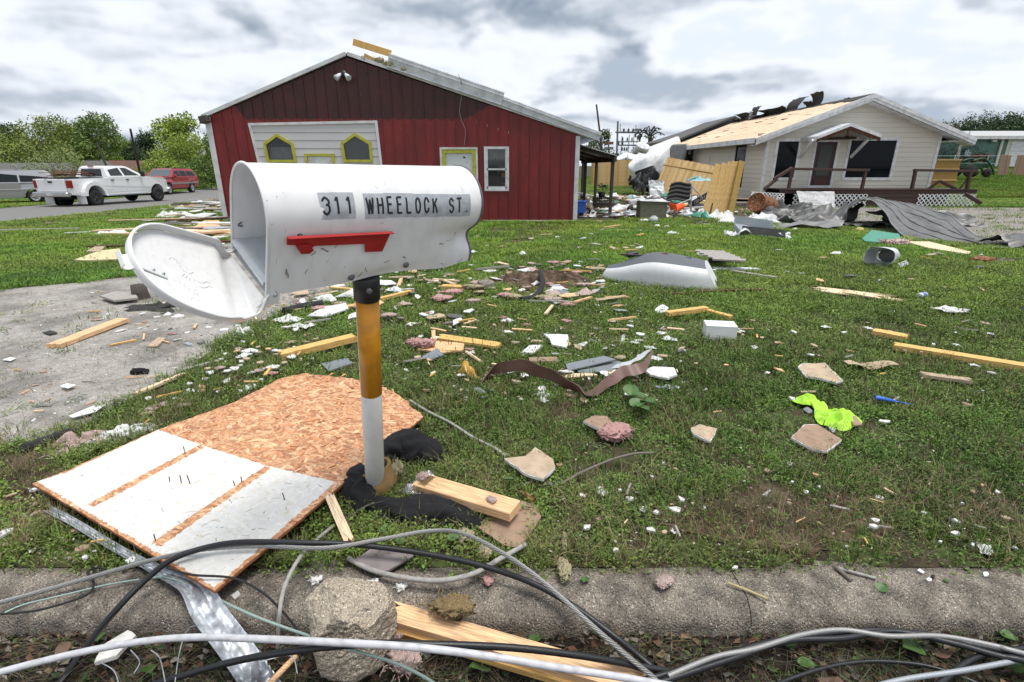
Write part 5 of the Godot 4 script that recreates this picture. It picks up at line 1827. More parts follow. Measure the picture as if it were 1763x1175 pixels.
	part(o, "brake_lamp", B.new().box(xf(W(-1.0, 1.95, 0)), W(0.06, 0.05, 0.3)), tail)
	o.position = W(-22.2, th(-22.2, -29.6), -29.6)
	o.rotation.y = deg_to_rad(83)
	var tx: Transform3D = o.transform
	for k in 7:
		var a := tx * W(-3.3 + rf(-0.3, 0.4), 1.44 + 0.05 * k, rf(-0.6, 0.6))
		var b2 := tx * W(-1.5 + rf(-0.5, 0.5), 1.42 + 0.05 * k + rf(-0.03, 0.12), rf(-0.6, 0.6))
		board("board", "brown weathered board piled in the white pickup's bed", "board", a, b2, rf(0.12, 0.25), 0.03, m.rust, 0.1, 0.0, "boards in the pickup bed")
	# red wagon with a crushed nose
	var red := mk(Color(0.33, 0.012, 0.022), 0.25)
	red.clearcoat_enabled = true
	red.clearcoat = 0.6
	o = thing("suv", "long red vehicle with a crushed front end parked by the side street", "suv", Vector3.ZERO)
	hw = func(x: float, y: float) -> float:
		return 0.98 - 0.05 * sm(0.8, 0.4, y) - 0.26 * sm(1.25, 1.9, y) - (0.12 * sm(2.0, 2.8, x) if x > 2.0 else 0.0)
	body = [L(-2.72, 0.5), L(-2.74, 1.2), L(-2.66, 1.24), L(1.1, 1.26), L(1.9, 1.24), L(2.4, 1.16), L(2.62, 1.0), L(2.58, 0.5)]
	body.append_array(arch(1.72, 0.46, 0.47))
	body.append(L(1.1, 0.42))
	body.append(L(-1.0, 0.42))
	body.append_array(arch(-1.6, 0.46, 0.47))
	bb = B.new()
	car_shell(bb, body, hw)
	part(o, "body", bb, red)
	cab = [L(-2.68, 1.25), L(-2.42, 1.8), L(-2.2, 1.87), L(0.2, 1.88), L(0.4, 1.84), L(1.18, 1.27)]
	cb = B.new()
	car_shell(cb, cab, hw)
	part(o, "cabin", cb, red)
	for s in [-1.0, 1.0]:
		for w in [[L(-2.42, 1.33), L(-2.2, 1.76), L(-1.25, 1.78), L(-1.25, 1.33)], [L(-1.12, 1.33), L(-1.12, 1.78), L(-0.3, 1.78), L(-0.3, 1.33)], [L(-0.18, 1.33), L(-0.18, 1.78), L(0.28, 1.77), L(0.86, 1.33)]]:
			part(o, "side_window", flank(w, hw, s, 0.006), m.mirror_dark)
		for q in [[-1.18, -0.26], [-0.22, 0.98]]:
			var dp = part(o, "door", flank([L(q[0], 0.52), L(q[0], 1.24), L(q[1], 1.24), L(q[1], 0.52)], hw, s, 0.012), red)
			part(dp, "handle", B.new().box(xf(W(q[0] + 0.14, 1.12, s * 1.0)), W(0.17, 0.04, 0.05), 0.01), red)
		part(o, "side_strip", flank([L(-2.7, 0.74), L(-2.7, 0.86), L(1.3, 0.86), L(1.3, 0.74)], hw, s, 0.02), mk(Color(0.3, 0.27, 0.26), 0.5, 0.3))
		part(o, "mirror", B.new().box(xf(W(0.85, 1.36, s * 1.1)), W(0.14, 0.18, 0.2), 0.04), red)
		part(o, "taillight", B.new().box(xf(W(-2.7, 1.0, s * 0.88)), W(0.12, 0.4, 0.16), 0.02), tail)
		part(o, "roof_rail", B.new().box(xf(W(-0.9, 1.91, s * 0.62)), W(2.4, 0.05, 0.05), 0.01), m.black)
		wheel(o, 1.72, 0.4, s * 0.86, 0.26, alloy)
		wheel(o, -1.6, 0.4, s * 0.86, 0.26, alloy)
	part(o, "windscreen", B.new().prism([L(-0.8, 0.05), L(0.8, 0.05), L(0.66, 0.92), L(-0.66, 0.92)], Transform3D(Basis(W(0, 0, 1), W(-0.81, 0.59, 0).normalized(), W(0.59, 0.81, 0).normalized()), W(1.19, 1.26, 0)), 0.0, 0.02), mk(Color(0.09, 0.11, 0.125), 0.08))
	var cr := func(a: float, b: float) -> Vector3:
		return W(1.7 + a * 0.9, 1.27 + 0.13 * absf(fn.get_noise_2d(a * 4.0, b * 5.0)) * 2.0 - 0.16 * a, (b - 0.5) * 1.7)
	part(o, "buckled_hood", B.new().sheet(10, 14, cr, 0.01), red)
	part(o, "exposed_engine", B.new().blob(W(2.55, 0.78, 0), W(0.22, 0.3, 0.8), fn, 5.0, 0.6), m.dark)
	part(o, "front_bumper", B.new().box(xf(W(2.66, 0.52, 0.1), 0.08, 0.0, 0.12), W(0.22, 0.28, 1.85), 0.05), m.black)
	part(o, "axle", B.new().box(xf(W(0, 0.4, 0)), W(4.6, 0.16, 1.2)), m.dark)
	o.position = W(-27.0, th(-27, -42.0), -42.0)
	o.rotation.y = deg_to_rad(-86)
	# silver van, nose out of the frame
	var silver := mk(Color(0.42, 0.42, 0.44), 0.3, 0.4)
	o = thing("minivan", "silver minivan cut off by the left edge, parked behind the white pickup's tail", "minivan", Vector3.ZERO)
	hw = func(x: float, y: float) -> float:
		return 0.97 - 0.05 * sm(0.8, 0.4, y) - 0.24 * sm(1.05, 1.75, y) - (0.2 * sm(1.6, 2.5, x) if x > 1.6 else 0.0)
	body = [L(-2.5, 0.4), L(-2.56, 0.7), L(-2.46, 1.08), L(1.2, 1.08), L(2.1, 0.95), L(2.5, 0.7), L(2.5, 0.35)]
	body.append_array(arch(1.6, 0.36, 0.4))
	body.append(L(1.0, 0.3))
	body.append(L(-0.9, 0.3))
	body.append_array(arch(-1.45, 0.36, 0.4))
	bb = B.new()
	car_shell(bb, body, hw)
	part(o, "body", bb, silver)
	cab = [L(-2.45, 1.09), L(-2.28, 1.6), L(-2.0, 1.74), L(-0.2, 1.78), L(0.5, 1.7), L(1.65, 1.08)]
	cb = B.new()
	car_shell(cb, cab, hw)
	part(o, "cabin", cb, silver)
	for s in [-1.0, 1.0]:
		for w in [[L(-2.25, 1.15), L(-2.1, 1.6), L(-1.0, 1.64), L(-1.0, 1.15)], [L(-0.92, 1.15), L(-0.92, 1.64), L(0.1, 1.66), L(0.1, 1.15)], [L(0.2, 1.15), L(0.2, 1.64), L(0.5, 1.6), L(1.2, 1.15)]]:
			part(o, "side_window", flank(w, hw, s, 0.006), m.mirror_dark)
		for q in [[-0.96, 0.12], [0.16, 1.1]]:
			part(o, "door", flank([L(q[0], 0.4), L(q[0], 1.06), L(q[1], 1.06), L(q[1], 0.4)], hw, s, 0.012), silver)
		part(o, "taillight", B.new().box(xf(W(-2.42, 1.0, s * 0.84)), W(0.2, 0.34, 0.14), 0.02), tail)
		wheel(o, 1.6, 0.34, s * 0.84, 0.22, alloy)
		wheel(o, -1.45, 0.34, s * 0.84, 0.22, alloy)
	part(o, "axle", B.new().box(xf(W(0, 0.34, 0)), W(4.2, 0.14, 1.2)), m.dark)
	var rwx := W(-27.3, 0, -30.5)
	var ya := deg_to_rad(218)
	var fwd := W(cos(ya), 0, -sin(ya))
	o.position = rwx + fwd * 1.45
	o.position.y = th(o.position.x, o.position.z)
	o.rotation.y = ya



# ---------------------------------------------------------------- the mailbox
const MW := 0.247
const MR := 0.1235
const MS := 0.196
const ML := 0.735


# outline of the box's section: t runs from the near bottom edge over the dome to the far bottom edge; returns (z, y)
func dome(tt: float) -> Vector2:
	var total := MS * 2.0 + PI * MR
	var s := tt * total
	if s < MS:
		return L(MR, s)
	if s > total - MS:
		return L(-MR, total - s)
	var a := (s - MS) / MR
	return L(MR * cos(a), MS + MR * sin(a))


# knocks: the pushed-in rear corner and a few shallow waves
func dent(x: float, y: float, z: float) -> Vector3:
	var p := W(x, y, z)
	if z > -0.02:
		var q := exp(-pow((x - 0.71) / 0.07, 2) - pow((y - 0.105) / 0.045, 2))
		p.z -= 0.04 * q
		p.x -= 0.014 * q
		var q2 := exp(-pow((x - 0.60) / 0.05, 2) - pow((y - 0.135) / 0.03, 2))
		p.z -= 0.010 * q2
		var q3 := exp(-pow((x - 0.46) / 0.14, 2) - pow(y / 0.05, 2))
		p.y += 0.012 * q3
		p.z -= 0.012 * exp(-pow((x - 0.36) / 0.13, 2) - pow((y - 0.0) / 0.03, 2))
		p.z += 0.006 * exp(-pow((x - 0.24) / 0.08, 2) - pow((y - 0.06) / 0.05, 2))
	p += W(0, 1, 1) * 0.0016 * fn.get_noise_3d(x * 5.0, y * 6.0, z * 4.0)
	if x > 0.6:
		p.y += 0.02 * sm(0.6, 0.735, x) * (1.0 - y / 0.32)
	return p


func arch_plate(x: float, r: float, bulge: float) -> B:
	var f := func(u: float, v: float) -> Vector3:
		var d := dome(v)
		var c := L(0, 0.15)
		var q := c.lerp(L(d.x * r, d.y), u)
		var p := dent(x, q.y, q.x)
		p.x += bulge * (1.0 - u * u)
		return p
	return B.new().sheet(8, 48, f, 0.0015)


func mailbox():
	var base := W(-0.58, -0.02, -1.85)
	var o = thing("mailbox", "dented white mailbox with its door hanging open on a tilted yellow and white post", "mailbox", base)
	var enamel := uvmat(Color(0.80, 0.80, 0.81), 0.28, t.specks)
	enamel.clearcoat_enabled = true
	enamel.clearcoat = 0.25
	var inner := mk(Color(0.55, 0.58, 0.62), 0.4, 0.0, t.specks, 2.0)
	var org := W(-0.6861, 0.9585, -1.3917)
	var ax := W(0.70552, -0.012835, -0.70857).normalized()
	var wd := W(-0.65077, 0.38416, -0.65492).normalized()
	var nn := W(0.28061, 0.92318, 0.26268).normalized()
	# frame: x to the back of the box, y up, z towards the street side
	var fr := Transform3D(Basis(ax, nn, -wd), org + wd * MW * 0.5 - base)
	var shell := func(u: float, v: float) -> Vector3:
		var d := dome(v)
		return dent(ML * u, d.y, d.x)
	var body = part(o, "box_shell", B.new().sheet(70, 72, shell, 0.0015, 1.0, 1.0), enamel, null, fr)
	var floor_f := func(u: float, v: float) -> Vector3:
		return dent(ML * u, 0.004, MR * (1.0 - 2.0 * v))
	part(body, "box_bottom", B.new().sheet(40, 14, floor_f, 0.0015), enamel)
	part(body, "back_plate", arch_plate(ML - 0.004, 0.985, 0.006), enamel)
	# rolled rims
	for q in [[0.0, 0.0042, "front_rim"], [ML, 0.0038, "rear_rim"]]:
		var pts := PackedVector3Array()
		for k in 61:
			var d := dome(k / 60.0)
			pts.append(dent(q[0], d.y, d.x * 1.012))
		part(body, q[2], B.new().tube(pts, q[1], 8), enamel if q[2] == "front_rim" else mk(Color(0.12, 0.12, 0.13), 0.6))
	# the tray inside, ribbed, its front edge turned down
	var tray := func(u: float, v: float) -> Vector3:
		var x := -0.004 + (ML - 0.05) * maxf(0.0, u - 0.03) / 0.97
		var y := 0.036 + 0.01 * v + (0.002 if int(roundf(v * 24)) % 4 == 0 else 0.0)
		if u < 0.03:
			y -= 0.012 * (1.0 - u / 0.03)
		return W(x, y, lerpf(MR - 0.012, -MR + 0.006, v))
	part(body, "tray", B.new().sheet(34, 24, tray, 0.0015), inner)
	for q in [[0.255, 0.02], [0.455, 0.03]]:
		var bl := B.new()
		bl.lathe([L(0.0, 0.006), L(0.004, 0.0058), L(0.0045, 0.004), L(0.0095, 0.0035), L(0.0105, 0.0), L(0.0095, -0.002)], 18, Transform3D(Basis(Vector3.RIGHT, PI / 2), dent(q[0], q[1], MR) + W(0, 0, 0.002)))
		part(body, "bolt", bl, m.bolt)
	# flag: a channel with a turned-out top edge, ear and paddle
	var flag := B.new()
	var zf := MR + 0.010
	flag.prism([L(0.046, 0.183), L(0.365, 0.173), L(0.345, 0.108), L(0.285, 0.113), L(0.281, 0.141), L(0.123, 0.150), L(0.108, 0.137), L(0.079, 0.140), L(0.069, 0.158), L(0.046, 0.161)], Transform3D(), zf, zf + 0.002)
	var fg = part(o, "flag", flag, m.red_paint, null, fr)
	var fl2 := B.new()
	fl2.box(Transform3D(Basis(Vector3.FORWARD, 0.0313), W(0.208, 0.1785, zf + 0.006)), W(0.325, 0.003, 0.014), 0.0008)
	part(fg, "flag_edge", fl2, m.red_paint)
	part(fg, "flag_pivot", B.new().lathe([L(0.0, 0.012), L(0.006, 0.011), L(0.008, 0.0), L(0.008, -0.012)], 14, Transform3D(Basis(Vector3.RIGHT, PI / 2), W(0.085, 0.178, MR))), m.black)
	var fe := B.new()
	fe.prism([L(0.07, 0.162), L(0.106, 0.160), L(0.118, 0.142), L(0.106, 0.132), L(0.082, 0.134)], Transform3D(), zf + 0.004, zf + 0.011)
	part(fg, "flag_ear", fe, m.red_paint)
	stickers(o, fr)
	mailbox_door(o, org - base, ax, wd, nn, enamel)
	# post
	var up := W(0.102, 0.975, 0.196).normalized()
	var sd := (Vector3.RIGHT - up * up.x).normalized()
	var px := Transform3D(Basis(sd, up, sd.cross(up)), Vector3.ZERO)
	var ph := 1.0
	var post = part(o, "post", B.new().lathe([L(0.0, -0.1), L(0.0385, -0.1), L(0.0385, ph), L(0, ph)], 36, px, 0.0, TAU, false), mk(Color(0.74, 0.74, 0.74), 0.5, 0.0, t.specks, 1.5), null, Transform3D())
	var a0 := -0.55
	var band := B.new()
	band.lathe([L(0.0386, 0.535), L(0.0394, 0.535), L(0.0394, 0.93), L(0.0386, 0.93)], 34, px, a0, 2.5)
	part(post, "yellow_band", band, mk(Color(0.66, 0.27, 0.008), 0.35, 0.0, t.grime, 3.0))
	part(post, "black_cap", B.new().lathe([L(0.0386, 0.925), L(0.0435, 0.925), L(0.0435, ph + 0.002), L(0.041, ph + 0.006), L(0, ph + 0.006)], 36, px), m.black)
	part(post, "bolt", B.new().lathe([L(0.0, 0.008), L(0.005, 0.0076), L(0.009, 0.003), L(0.011, 0.0)], 16, px * Transform3D(Basis(Vector3.RIGHT, PI / 2), W(0.018, 0.972, 0.040))), m.bolt)
	# bits of grass and mud thrown against the enamel
	for k in 16:
		var x := rf(0.05, 0.7)
		var y := rf(0.01, 0.15)
		var pts := []
		var p := dent(x, y, MR) + W(0, 0, 0.002)
		var d := W(rf(-1, 1), rf(-1, 1), 0.0).normalized() * rf(0.003, 0.011)
		for i in 4:
			pts.append(p + W(0, 0, rf(0, 0.0015)))
			p += d.rotated(Vector3.BACK, rf(-0.7, 0.7))
		part(body, "grass_bit", B.new().tube(spline(pts, 3), rf(0.0006, 0.0015), 5), m.dark_wood if k % 2 else m.foam_brown)
	for k in 8:
		var pts := []
		var p := W(rf(0.02, 0.3), rf(0.08, 0.26), -MR + 0.003)
		for i in 4:
			pts.append(p)
			p += W(rf(-0.012, 0.016), rf(-0.008, 0.01), rf(0, 0.002))
		part(body, "grass_bit", B.new().tube(spline(pts, 3), rf(0.0008, 0.003), 5), m.dark_wood)


# condensed capitals as strokes: pairs of x (0-8) and y (0-9)
const GLYPH := {"3": ["1728496877766545", "4565747261402112"], "1": ["2749", "4940"], "W": ["0920486089"], "H": ["1910", "7970", "1575"], "E": ["1910", "1979", "1565", "1070"], "L": ["1910", "1070"], "O": ["492816132140", "496876736140"], "C": ["76684928161321406173"], "K": ["1910", "1479", "3670"], "S": ["7768492817162564737261402112"], "T": ["0989", "4940"], ".": ["4041"]}


func stickers(o: Node3D, fr: Transform3D):
	var silver := mk(Color(0.47, 0.49, 0.52), 0.45, 0.15, t.grime, 6.0)
	var ink := mk(Color(0.008, 0.008, 0.009), 0.5)
	var wrap := func(x: float, y: float, z: float) -> Vector3:
		# y counts along the skin: above the straight side it follows the dome
		if y <= MS:
			return W(x, y, MR + z)
		var a := (y - MS) / MR
		return W(x, MS + (MR + z) * sin(a), (MR + z) * cos(a))
	var rows := [["311", 0.143, 0.2475, 0.222, 0.2945, 0.219, 0.291], ["WHEELOCK ST.", 0.279, 0.682, 0.218, 0.290, 0.2045, 0.277]]
	for r in rows:
		var n: int = r[0].length()
		for i in n:
			var f0 := float(i) / n
			var f1 := float(i + 1) / n
			var x0: float = lerpf(r[1], r[2], f0)
			var x1: float = lerpf(r[1], r[2], f1) + 0.0005
			var lift := 0.0010 + 0.0003 * (i % 2)
			var jy := rf(-0.0012, 0.0012)
			var sf := func(u: float, v: float) -> Vector3:
				var x := lerpf(x0, x1, u)
				var fx := lerpf(f0, f1, u)
				return wrap.call(x, lerpf(lerpf(r[3], r[5], fx), lerpf(r[4], r[6], fx), v) + jy, lift)
			var st = part(o, "letter_sticker", B.new().sheet(2, 8, sf, 0.0008), silver, null, fr)
			var ch: String = r[0][i]
			if ch == " ":
				continue
			var cx := (x0 + x1) * 0.5
			var fm := (f0 + f1) * 0.5
			var vb := lerpf(r[3], r[5], fm) + 0.0105 + jy
			var gw: float = (x1 - x0) * (0.36 if r[1] < 0.2 else 0.31)
			var bm := B.new()
			for sk in GLYPH[ch]:
				var pts := PackedVector2Array()
				for k in range(0, sk.length(), 2):
					pts.append(L((int(sk[k]) / 4.0 - 1.0) * gw, int(sk[k + 1]) / 9.0 * 0.046 + 0.003))
				for g in Geometry2D.offset_polyline(pts, 0.0031, Geometry2D.JOIN_ROUND if pts.size() > 4 else Geometry2D.JOIN_MITER, Geometry2D.END_BUTT):
					if Geometry2D.is_polygon_clockwise(g):
						continue
					var gx := Geometry2D.triangulate_polygon(g)
					for k in range(0, gx.size(), 3):
						letter_tri(bm, [W(g[gx[k]].x, g[gx[k]].y, 0), W(g[gx[k + 1]].x, g[gx[k + 1]].y, 0), W(g[gx[k + 2]].x, g[gx[k + 2]].y, 0)], cx, vb, wrap, lift + 0.0006, 3)
			part(st, "letter", bm, ink)


func letter_tri(bm: B, q: Array, cx: float, vb: float, wrap: Callable, z: float, deep: int):
	var h := maxf(absf(q[0].y - q[1].y), maxf(absf(q[1].y - q[2].y), absf(q[2].y - q[0].y)))
	if deep > 0 and h > 0.008:
		var a: Vector3 = (q[0] + q[1]) * 0.5
		var b: Vector3 = (q[1] + q[2]) * 0.5
		var c: Vector3 = (q[2] + q[0]) * 0.5
		for s in [[q[0], a, c], [a, q[1], b], [c, b, q[2]], [a, b, c]]:
			letter_tri(bm, s, cx, vb, wrap, z, deep - 1)
		return
	var p := []
	for v in q:
		p.append(wrap.call(cx + v.x, vb + v.y, z))
	bm.tri(p[0], p[1], p[2])


func mailbox_door(o: Node3D, org: Vector3, ax: Vector3, wd: Vector3, nn: Vector3, enamel: Material):
	# hinge strip at the box's lower lip, then the warped panel, twisted and hanging left
	var b0 := org + DOOR_B
	var w1 := DOOR_W.normalized()
	var e1 := DOOR_E.normalized()
	var nrm := w1.cross(e1).normalized()
	var len := 0.352
	var sl := len - MR
	var pos := func(s: float, c: float) -> Vector3:
		# s along the door from hinge to tip (metres), c across (0 near .. MW far)
		var p := b0 + e1 * s + w1 * c
		var hx := org - nn * 0.004 - ax * 0.006 + wd * c - ax * s * 0.55 - nn * s * 0.55
		var k := sm(0.0, 0.085, s)
		p = hx.lerp(p, k)
		p -= nrm * 0.012 * exp(-pow((s - 0.1 + 0.05 * c / MW) / 0.02, 2))
		p -= w1 * 0.024 * exp(-pow((s - 0.17) / 0.085, 2)) * (1.0 - c / MW)
		p -= nrm * 0.010 * sin(clampf((s - 0.1) / 0.25, 0.0, 1.0) * PI) * sin(c / MW * PI)
		return p
	var half := func(s: float) -> float:
		return MR if s < sl else sqrt(maxf(0.0, MR * MR - (s - sl) * (s - sl)))
	var f := func(u: float, v: float) -> Vector3:
		var s := len * (1.0 - pow(1.0 - u, 1.6))
		var h: float = half.call(s)
		return pos.call(s, MW * 0.5 + (v - 0.5) * 2.0 * h)
	var door = part(o, "door", B.new().sheet(56, 36, f, 0.0014), enamel, null, Transform3D())
	# turned-up flange all round
	var edge := PackedVector3Array()
	var out := PackedVector3Array()
	for k in 121:
		var q := k / 120.0
		var s := 0.0
		var c := 0.0
		if q < 0.32:
			s = q / 0.32 * sl
			c = 0.0
		elif q > 0.68:
			s = (1.0 - q) / 0.32 * sl
			c = MW
		else:
			var a := (q - 0.32) / 0.36 * PI
			s = sl + sin(a) * MR
			c = MW * 0.5 - cos(a) * MR
		edge.append(pos.call(s, c))
		var cc := L(c - MW * 0.5, s - minf(s, sl)).normalized()
		out.append((w1 * cc.x + e1 * cc.y) if s > 0.001 else w1 * signf(c - MW * 0.5))
	var fl := func(u: float, v: float) -> Vector3:
		var i := int(roundf(u * 120))
		var up2 := nrm * 0.021 * sm(0.0, 0.4, v) + out[i] * 0.0035 * sin(v * PI)
		return edge[i] + out[i] * 0.002 + up2
	part(door, "flange", B.new().sheet(120, 5, fl, 0.0014), enamel)
	var rimp := PackedVector3Array()
	for i in 121:
		rimp.append(edge[i] + out[i] * 0.0025 + nrm * 0.0205)
	part(door, "rolled_edge", B.new().tube(rimp, 0.0026, 7), enamel)
	# pressed eagle emblem seen from behind: raised strokes
	var em := B.new()
	var strokes := [
		[[0.205, 0.148], [0.215, 0.165], [0.232, 0.172], [0.24, 0.166]], [[0.203, 0.14], [0.213, 0.158], [0.228, 0.163]], [[0.2, 0.132], [0.209, 0.148], [0.222, 0.154]],
		[[0.232, 0.172], [0.22, 0.148], [0.2, 0.136], [0.186, 0.142]], [[0.2, 0.136], [0.186, 0.118], [0.17, 0.112]],
		[[0.213, 0.13], [0.225, 0.118], [0.226, 0.1], [0.214, 0.082], [0.2, 0.07]], [[0.208, 0.126], [0.217, 0.114], [0.216, 0.098], [0.204, 0.082]], [[0.202, 0.121], [0.208, 0.11], [0.205, 0.097], [0.195, 0.086]],
		[[0.194, 0.116], [0.198, 0.106], [0.193, 0.096]], [[0.226, 0.1], [0.232, 0.085], [0.231, 0.065], [0.226, 0.05]], [[0.221, 0.085], [0.224, 0.07], [0.22, 0.055]], [[0.213, 0.075], [0.214, 0.062], [0.209, 0.05]],
		[[0.186, 0.1], [0.172, 0.098], [0.158, 0.104], [0.148, 0.1]], [[0.17, 0.112], [0.158, 0.118], [0.148, 0.114]]]
	for sk in strokes:
		var pts := []
		for q in sk:
			pts.append(pos.call(q[0], q[1]) + nrm * 0.0004)
		em.tube(spline(pts, 5), 0.003, 6)
	part(door, "emblem", em, enamel)
	# latch bracket with two rivets inside, pull tab outside
	var m0: Vector3 = pos.call(len - 0.004, MW * 0.47)
	var m1: Vector3 = pos.call(len - 0.085, MW * 0.42)
	var lb := along((m0 + m1) * 0.5 + nrm * 0.004, m1 - m0, nrm)
	var latch = part(door, "latch_strip", B.new().box(lb, W(m0.distance_to(m1), 0.004, 0.02), 0.0015), enamel)
	for q in [0.005, 0.03]:
		part(latch, "rivet", B.new().lathe([L(0.0, 0.0035), L(0.003, 0.003), L(0.0045, 0.0)], 12, lb * xf(W(q, 0.002, 0))), m.galv)
	var tab := func(u: float, v: float) -> Vector3:
		var a := u * 3.6
		return m0 + nrm * (0.012 - 0.02 * sin(a) * 0.7 - 0.004 * u) - (e1 * -1.0) * (0.004 + 0.02 * (1.0 - cos(minf(a, 2.4))) * 0.75) + w1 * (v - 0.5) * 0.042
	part(door, "pull_tab", B.new().sheet(16, 6, tab, 0.002), enamel)
	# hinge lug at the near corner
	var lug := B.new()
	var lp := Transform3D(Basis(ax, nn, -wd), org)
	lug.prism([L(-0.03, -0.032), L(0.034, -0.030), L(0.036, 0.002), L(0.022, 0.014), L(0.008, 0.008), L(-0.01, -0.014)], lp, 0.002, 0.005)
	var lg = part(door, "hinge_lug", lug, enamel)
	part(lg, "rivet", B.new().lathe([L(0.0, 0.003), L(0.005, 0.0025), L(0.0068, 0.0)], 14, lp * Transform3D(Basis(Vector3.RIGHT, PI / 2), W(0.022, 0.0, 0.005))), m.galv)


const DOOR_B := Vector3(-0.01935, -0.07771, -0.03708)
const DOOR_W := Vector3(-0.48888, 0.72056, -0.49171)
const DOOR_E := Vector3(-0.34955, 0.35463, 0.86721)


# ---------------------------------------------------------------- what lies round the post
func post_surroundings():
	osb_sheet()
	# black cloth bunched behind and in front of the post's foot
	fleece("black cloth bunched on the grass right behind the post's foot", [W(-0.658, 0.02, -2.017), W(-0.589, 0.035, -2.102), W(-0.5, 0.045, -2.138), W(-0.397, 0.03, -2.09), W(-0.371, 0.01, -2.033)], 0.078, 3.0)
	fleece("long black cloth trailing from the post's foot under the thick timber", [W(-0.571, 0.02, -1.73), W(-0.461, 0.02, -1.693), W(-0.332, 0.022, -1.677), W(-0.205, 0.02, -1.651), W(-0.11, 0.008, -1.625)], 0.06, 8.0)
	fleece("black cloth wrapped round the left of the post's foot", [W(-0.679, 0.03, -2.002), W(-0.651, 0.045, -1.853), W(-0.612, 0.03, -1.762), W(-0.559, 0.01, -1.714)], 0.055, 15.0)
	var fc := gp(-0.575, -1.87)
	var cf := func(u: float, v: float) -> Vector3:
		var a := lerpf(-1.5, 2.6, u)
		var r := 0.062 + 0.012 * cos(v * PI) + 0.004 * fn.get_noise_2d(u * 5.0, v * 3.0)
		return W(cos(a) * r, 0.02 + 0.085 * v + 0.015 * sin(u * 5.0), sin(a) * r)
	solo("foam_sleeve", "brown foam sleeve standing open round the post's foot", "pipe insulation", B.new().sheet(30, 8, cf, 0.012), m.foam_brown, fc).rotation.y = 0.2
	wool("insulation_tuft", "pale mineral wool tuft against the brown foam sleeve", gp(-0.5, -1.9, 0.06), W(0.03, 0.05, 0.03), m.mineral, "", 10)
	# thick timber lying right of the post
	var tb: Array = board_mesh(W(-0.388, 0.03, -1.834), W(0.014, 0.05, -1.619), 0.088, 0.040, 0.0, 0.03)
	var tm = thing("timber", "thick sawn pine timber lying right of the post with pink wool stuck on it", "timber", Vector3.ZERO)
	part(tm, "beam", tb[0], m.pine, null, tb[1])
	var te := B.new()
	for k in 7:
		var pts := []
		for i in 9:
			var a := i * PI / 4.0 + k * 0.12
			pts.append(tb[1] * W(-0.20 + k * 0.005 + rf(-0.003, 0.003), 0.020 + cos(a) * 0.027, sin(a) * 0.051))
		te.tube(spline(pts, 3), 0.0022, 5)
	part(tm, "wire_wrap", te, m.mineral_brown)
	wool("insulation_tuft", "pink wool tuft on top of the thick timber", tb[1] * W(0.13, 0.045, 0.01), W(0.024, 0.012, 0.03), m.pink_pale, "", 8)
	wool("insulation_tuft", "pink wool tuft caught at the timber's far end beside the foil", tb[1] * W(-0.215, 0.045, -0.01), W(0.03, 0.022, 0.03), m.pink_pale, "", 10)
	rag("foil", "crumpled silver foil between the post and the thick timber", "foil", W(-0.385, 0.02, -1.807), 0.08, 0.12, 0.9, 0.05, m.foil, 31, "", 14, 14)
	rag("foil", "twisted silver foil strip beside the timber's far end", "foil", W(-0.365, 0.03, -1.884), 0.07, 0.05, 0.2, 0.04, m.foil, 37, "", 12, 10)
	slab("hardboard", "brown hardboard piece with a torn white rim under the thick timber", "board", [L(-0.139, -1.6), L(-0.098, -1.658), L(0.032, -1.753), L(0.101, -1.715), L(0.113, -1.651), L(0.049, -1.521), L(0.038, -1.477), L(-0.028, -1.497)], 0.02, 0.008, m.brown_board, "", 0.03, 0.006)
	slab("wood_chip", "small brown splinter of wood beside the thick timber's end", "wood chip", [L(0.028, -1.807), L(0.045, -1.815), L(0.091, -1.753), L(0.078, -1.734)], 0.03, 0.008, m.rust)
	# short stake leaning on the sheet's edge
	board("stake", "short split pine stake resting against the sheet's near edge", "stake", W(-0.716, 0.07, -1.706), W(-0.572, 0.03, -1.485), 0.034, 0.018, m.pine_pale, 0.02, 0.2)
	slab("slate", "dark purple-grey slate piece behind the kerb", "slate", [L(-0.534, -1.407), L(-0.493, -1.462), L(-0.355, -1.468), L(-0.341, -1.434), L(-0.413, -1.364), L(-0.447, -1.359)], 0.03, 0.008, m.slate, "", 0.12)
	wire("branch", "pale birch-like branch lying along the kerb", "branch", [W(-0.564, 0.02, -1.428), W(-0.466, 0.03, -1.364), W(-0.341, 0.04, -1.318), W(-0.225, 0.05, -1.298), W(-0.125, 0.05, -1.327), W(-0.038, 0.05, -1.395), W(0.048, 0.03, -1.485)], 0.0085, m.birch, 9)
	wire("branch", "crooked grey branch standing between sheet and boulder", "branch", [W(-0.665, 0.03, -1.588), W(-0.691, 0.05, -1.486), W(-0.7, 0.08, -1.361), W(-0.709, 0.06, -1.264), W(-0.701, 0.02, -1.192), W(-0.721, -0.1, -1.185)], 0.0065, m.birch, 8)
	wire("twig", "thin curled twig on the grass in front of the post", "twig", [W(-0.631, 0.02, -1.651), W(-0.553, 0.04, -1.703), W(-0.473, 0.05, -1.675), W(-0.426, 0.03, -1.638), W(-0.462, 0.01, -1.613)], 0.003, m.bark, 6)
	for q in [[W(-0.484, 0.02, -1.552), "dark green ivy leaf left of the mineral wool below the timber"], [W(-0.379, 0.02, -1.506), "dark green leaf under the steel cable below the timber"], [W(0.009, 0.05, -1.854), "single bright green leaf beside the torn cardboard"], [W(-0.233, 0.03, -1.509), "dark leaf between the branch and the timber"]]:
		leaf_blade("leaf", q[1], q[0], 0.05, rf(0, TAU))
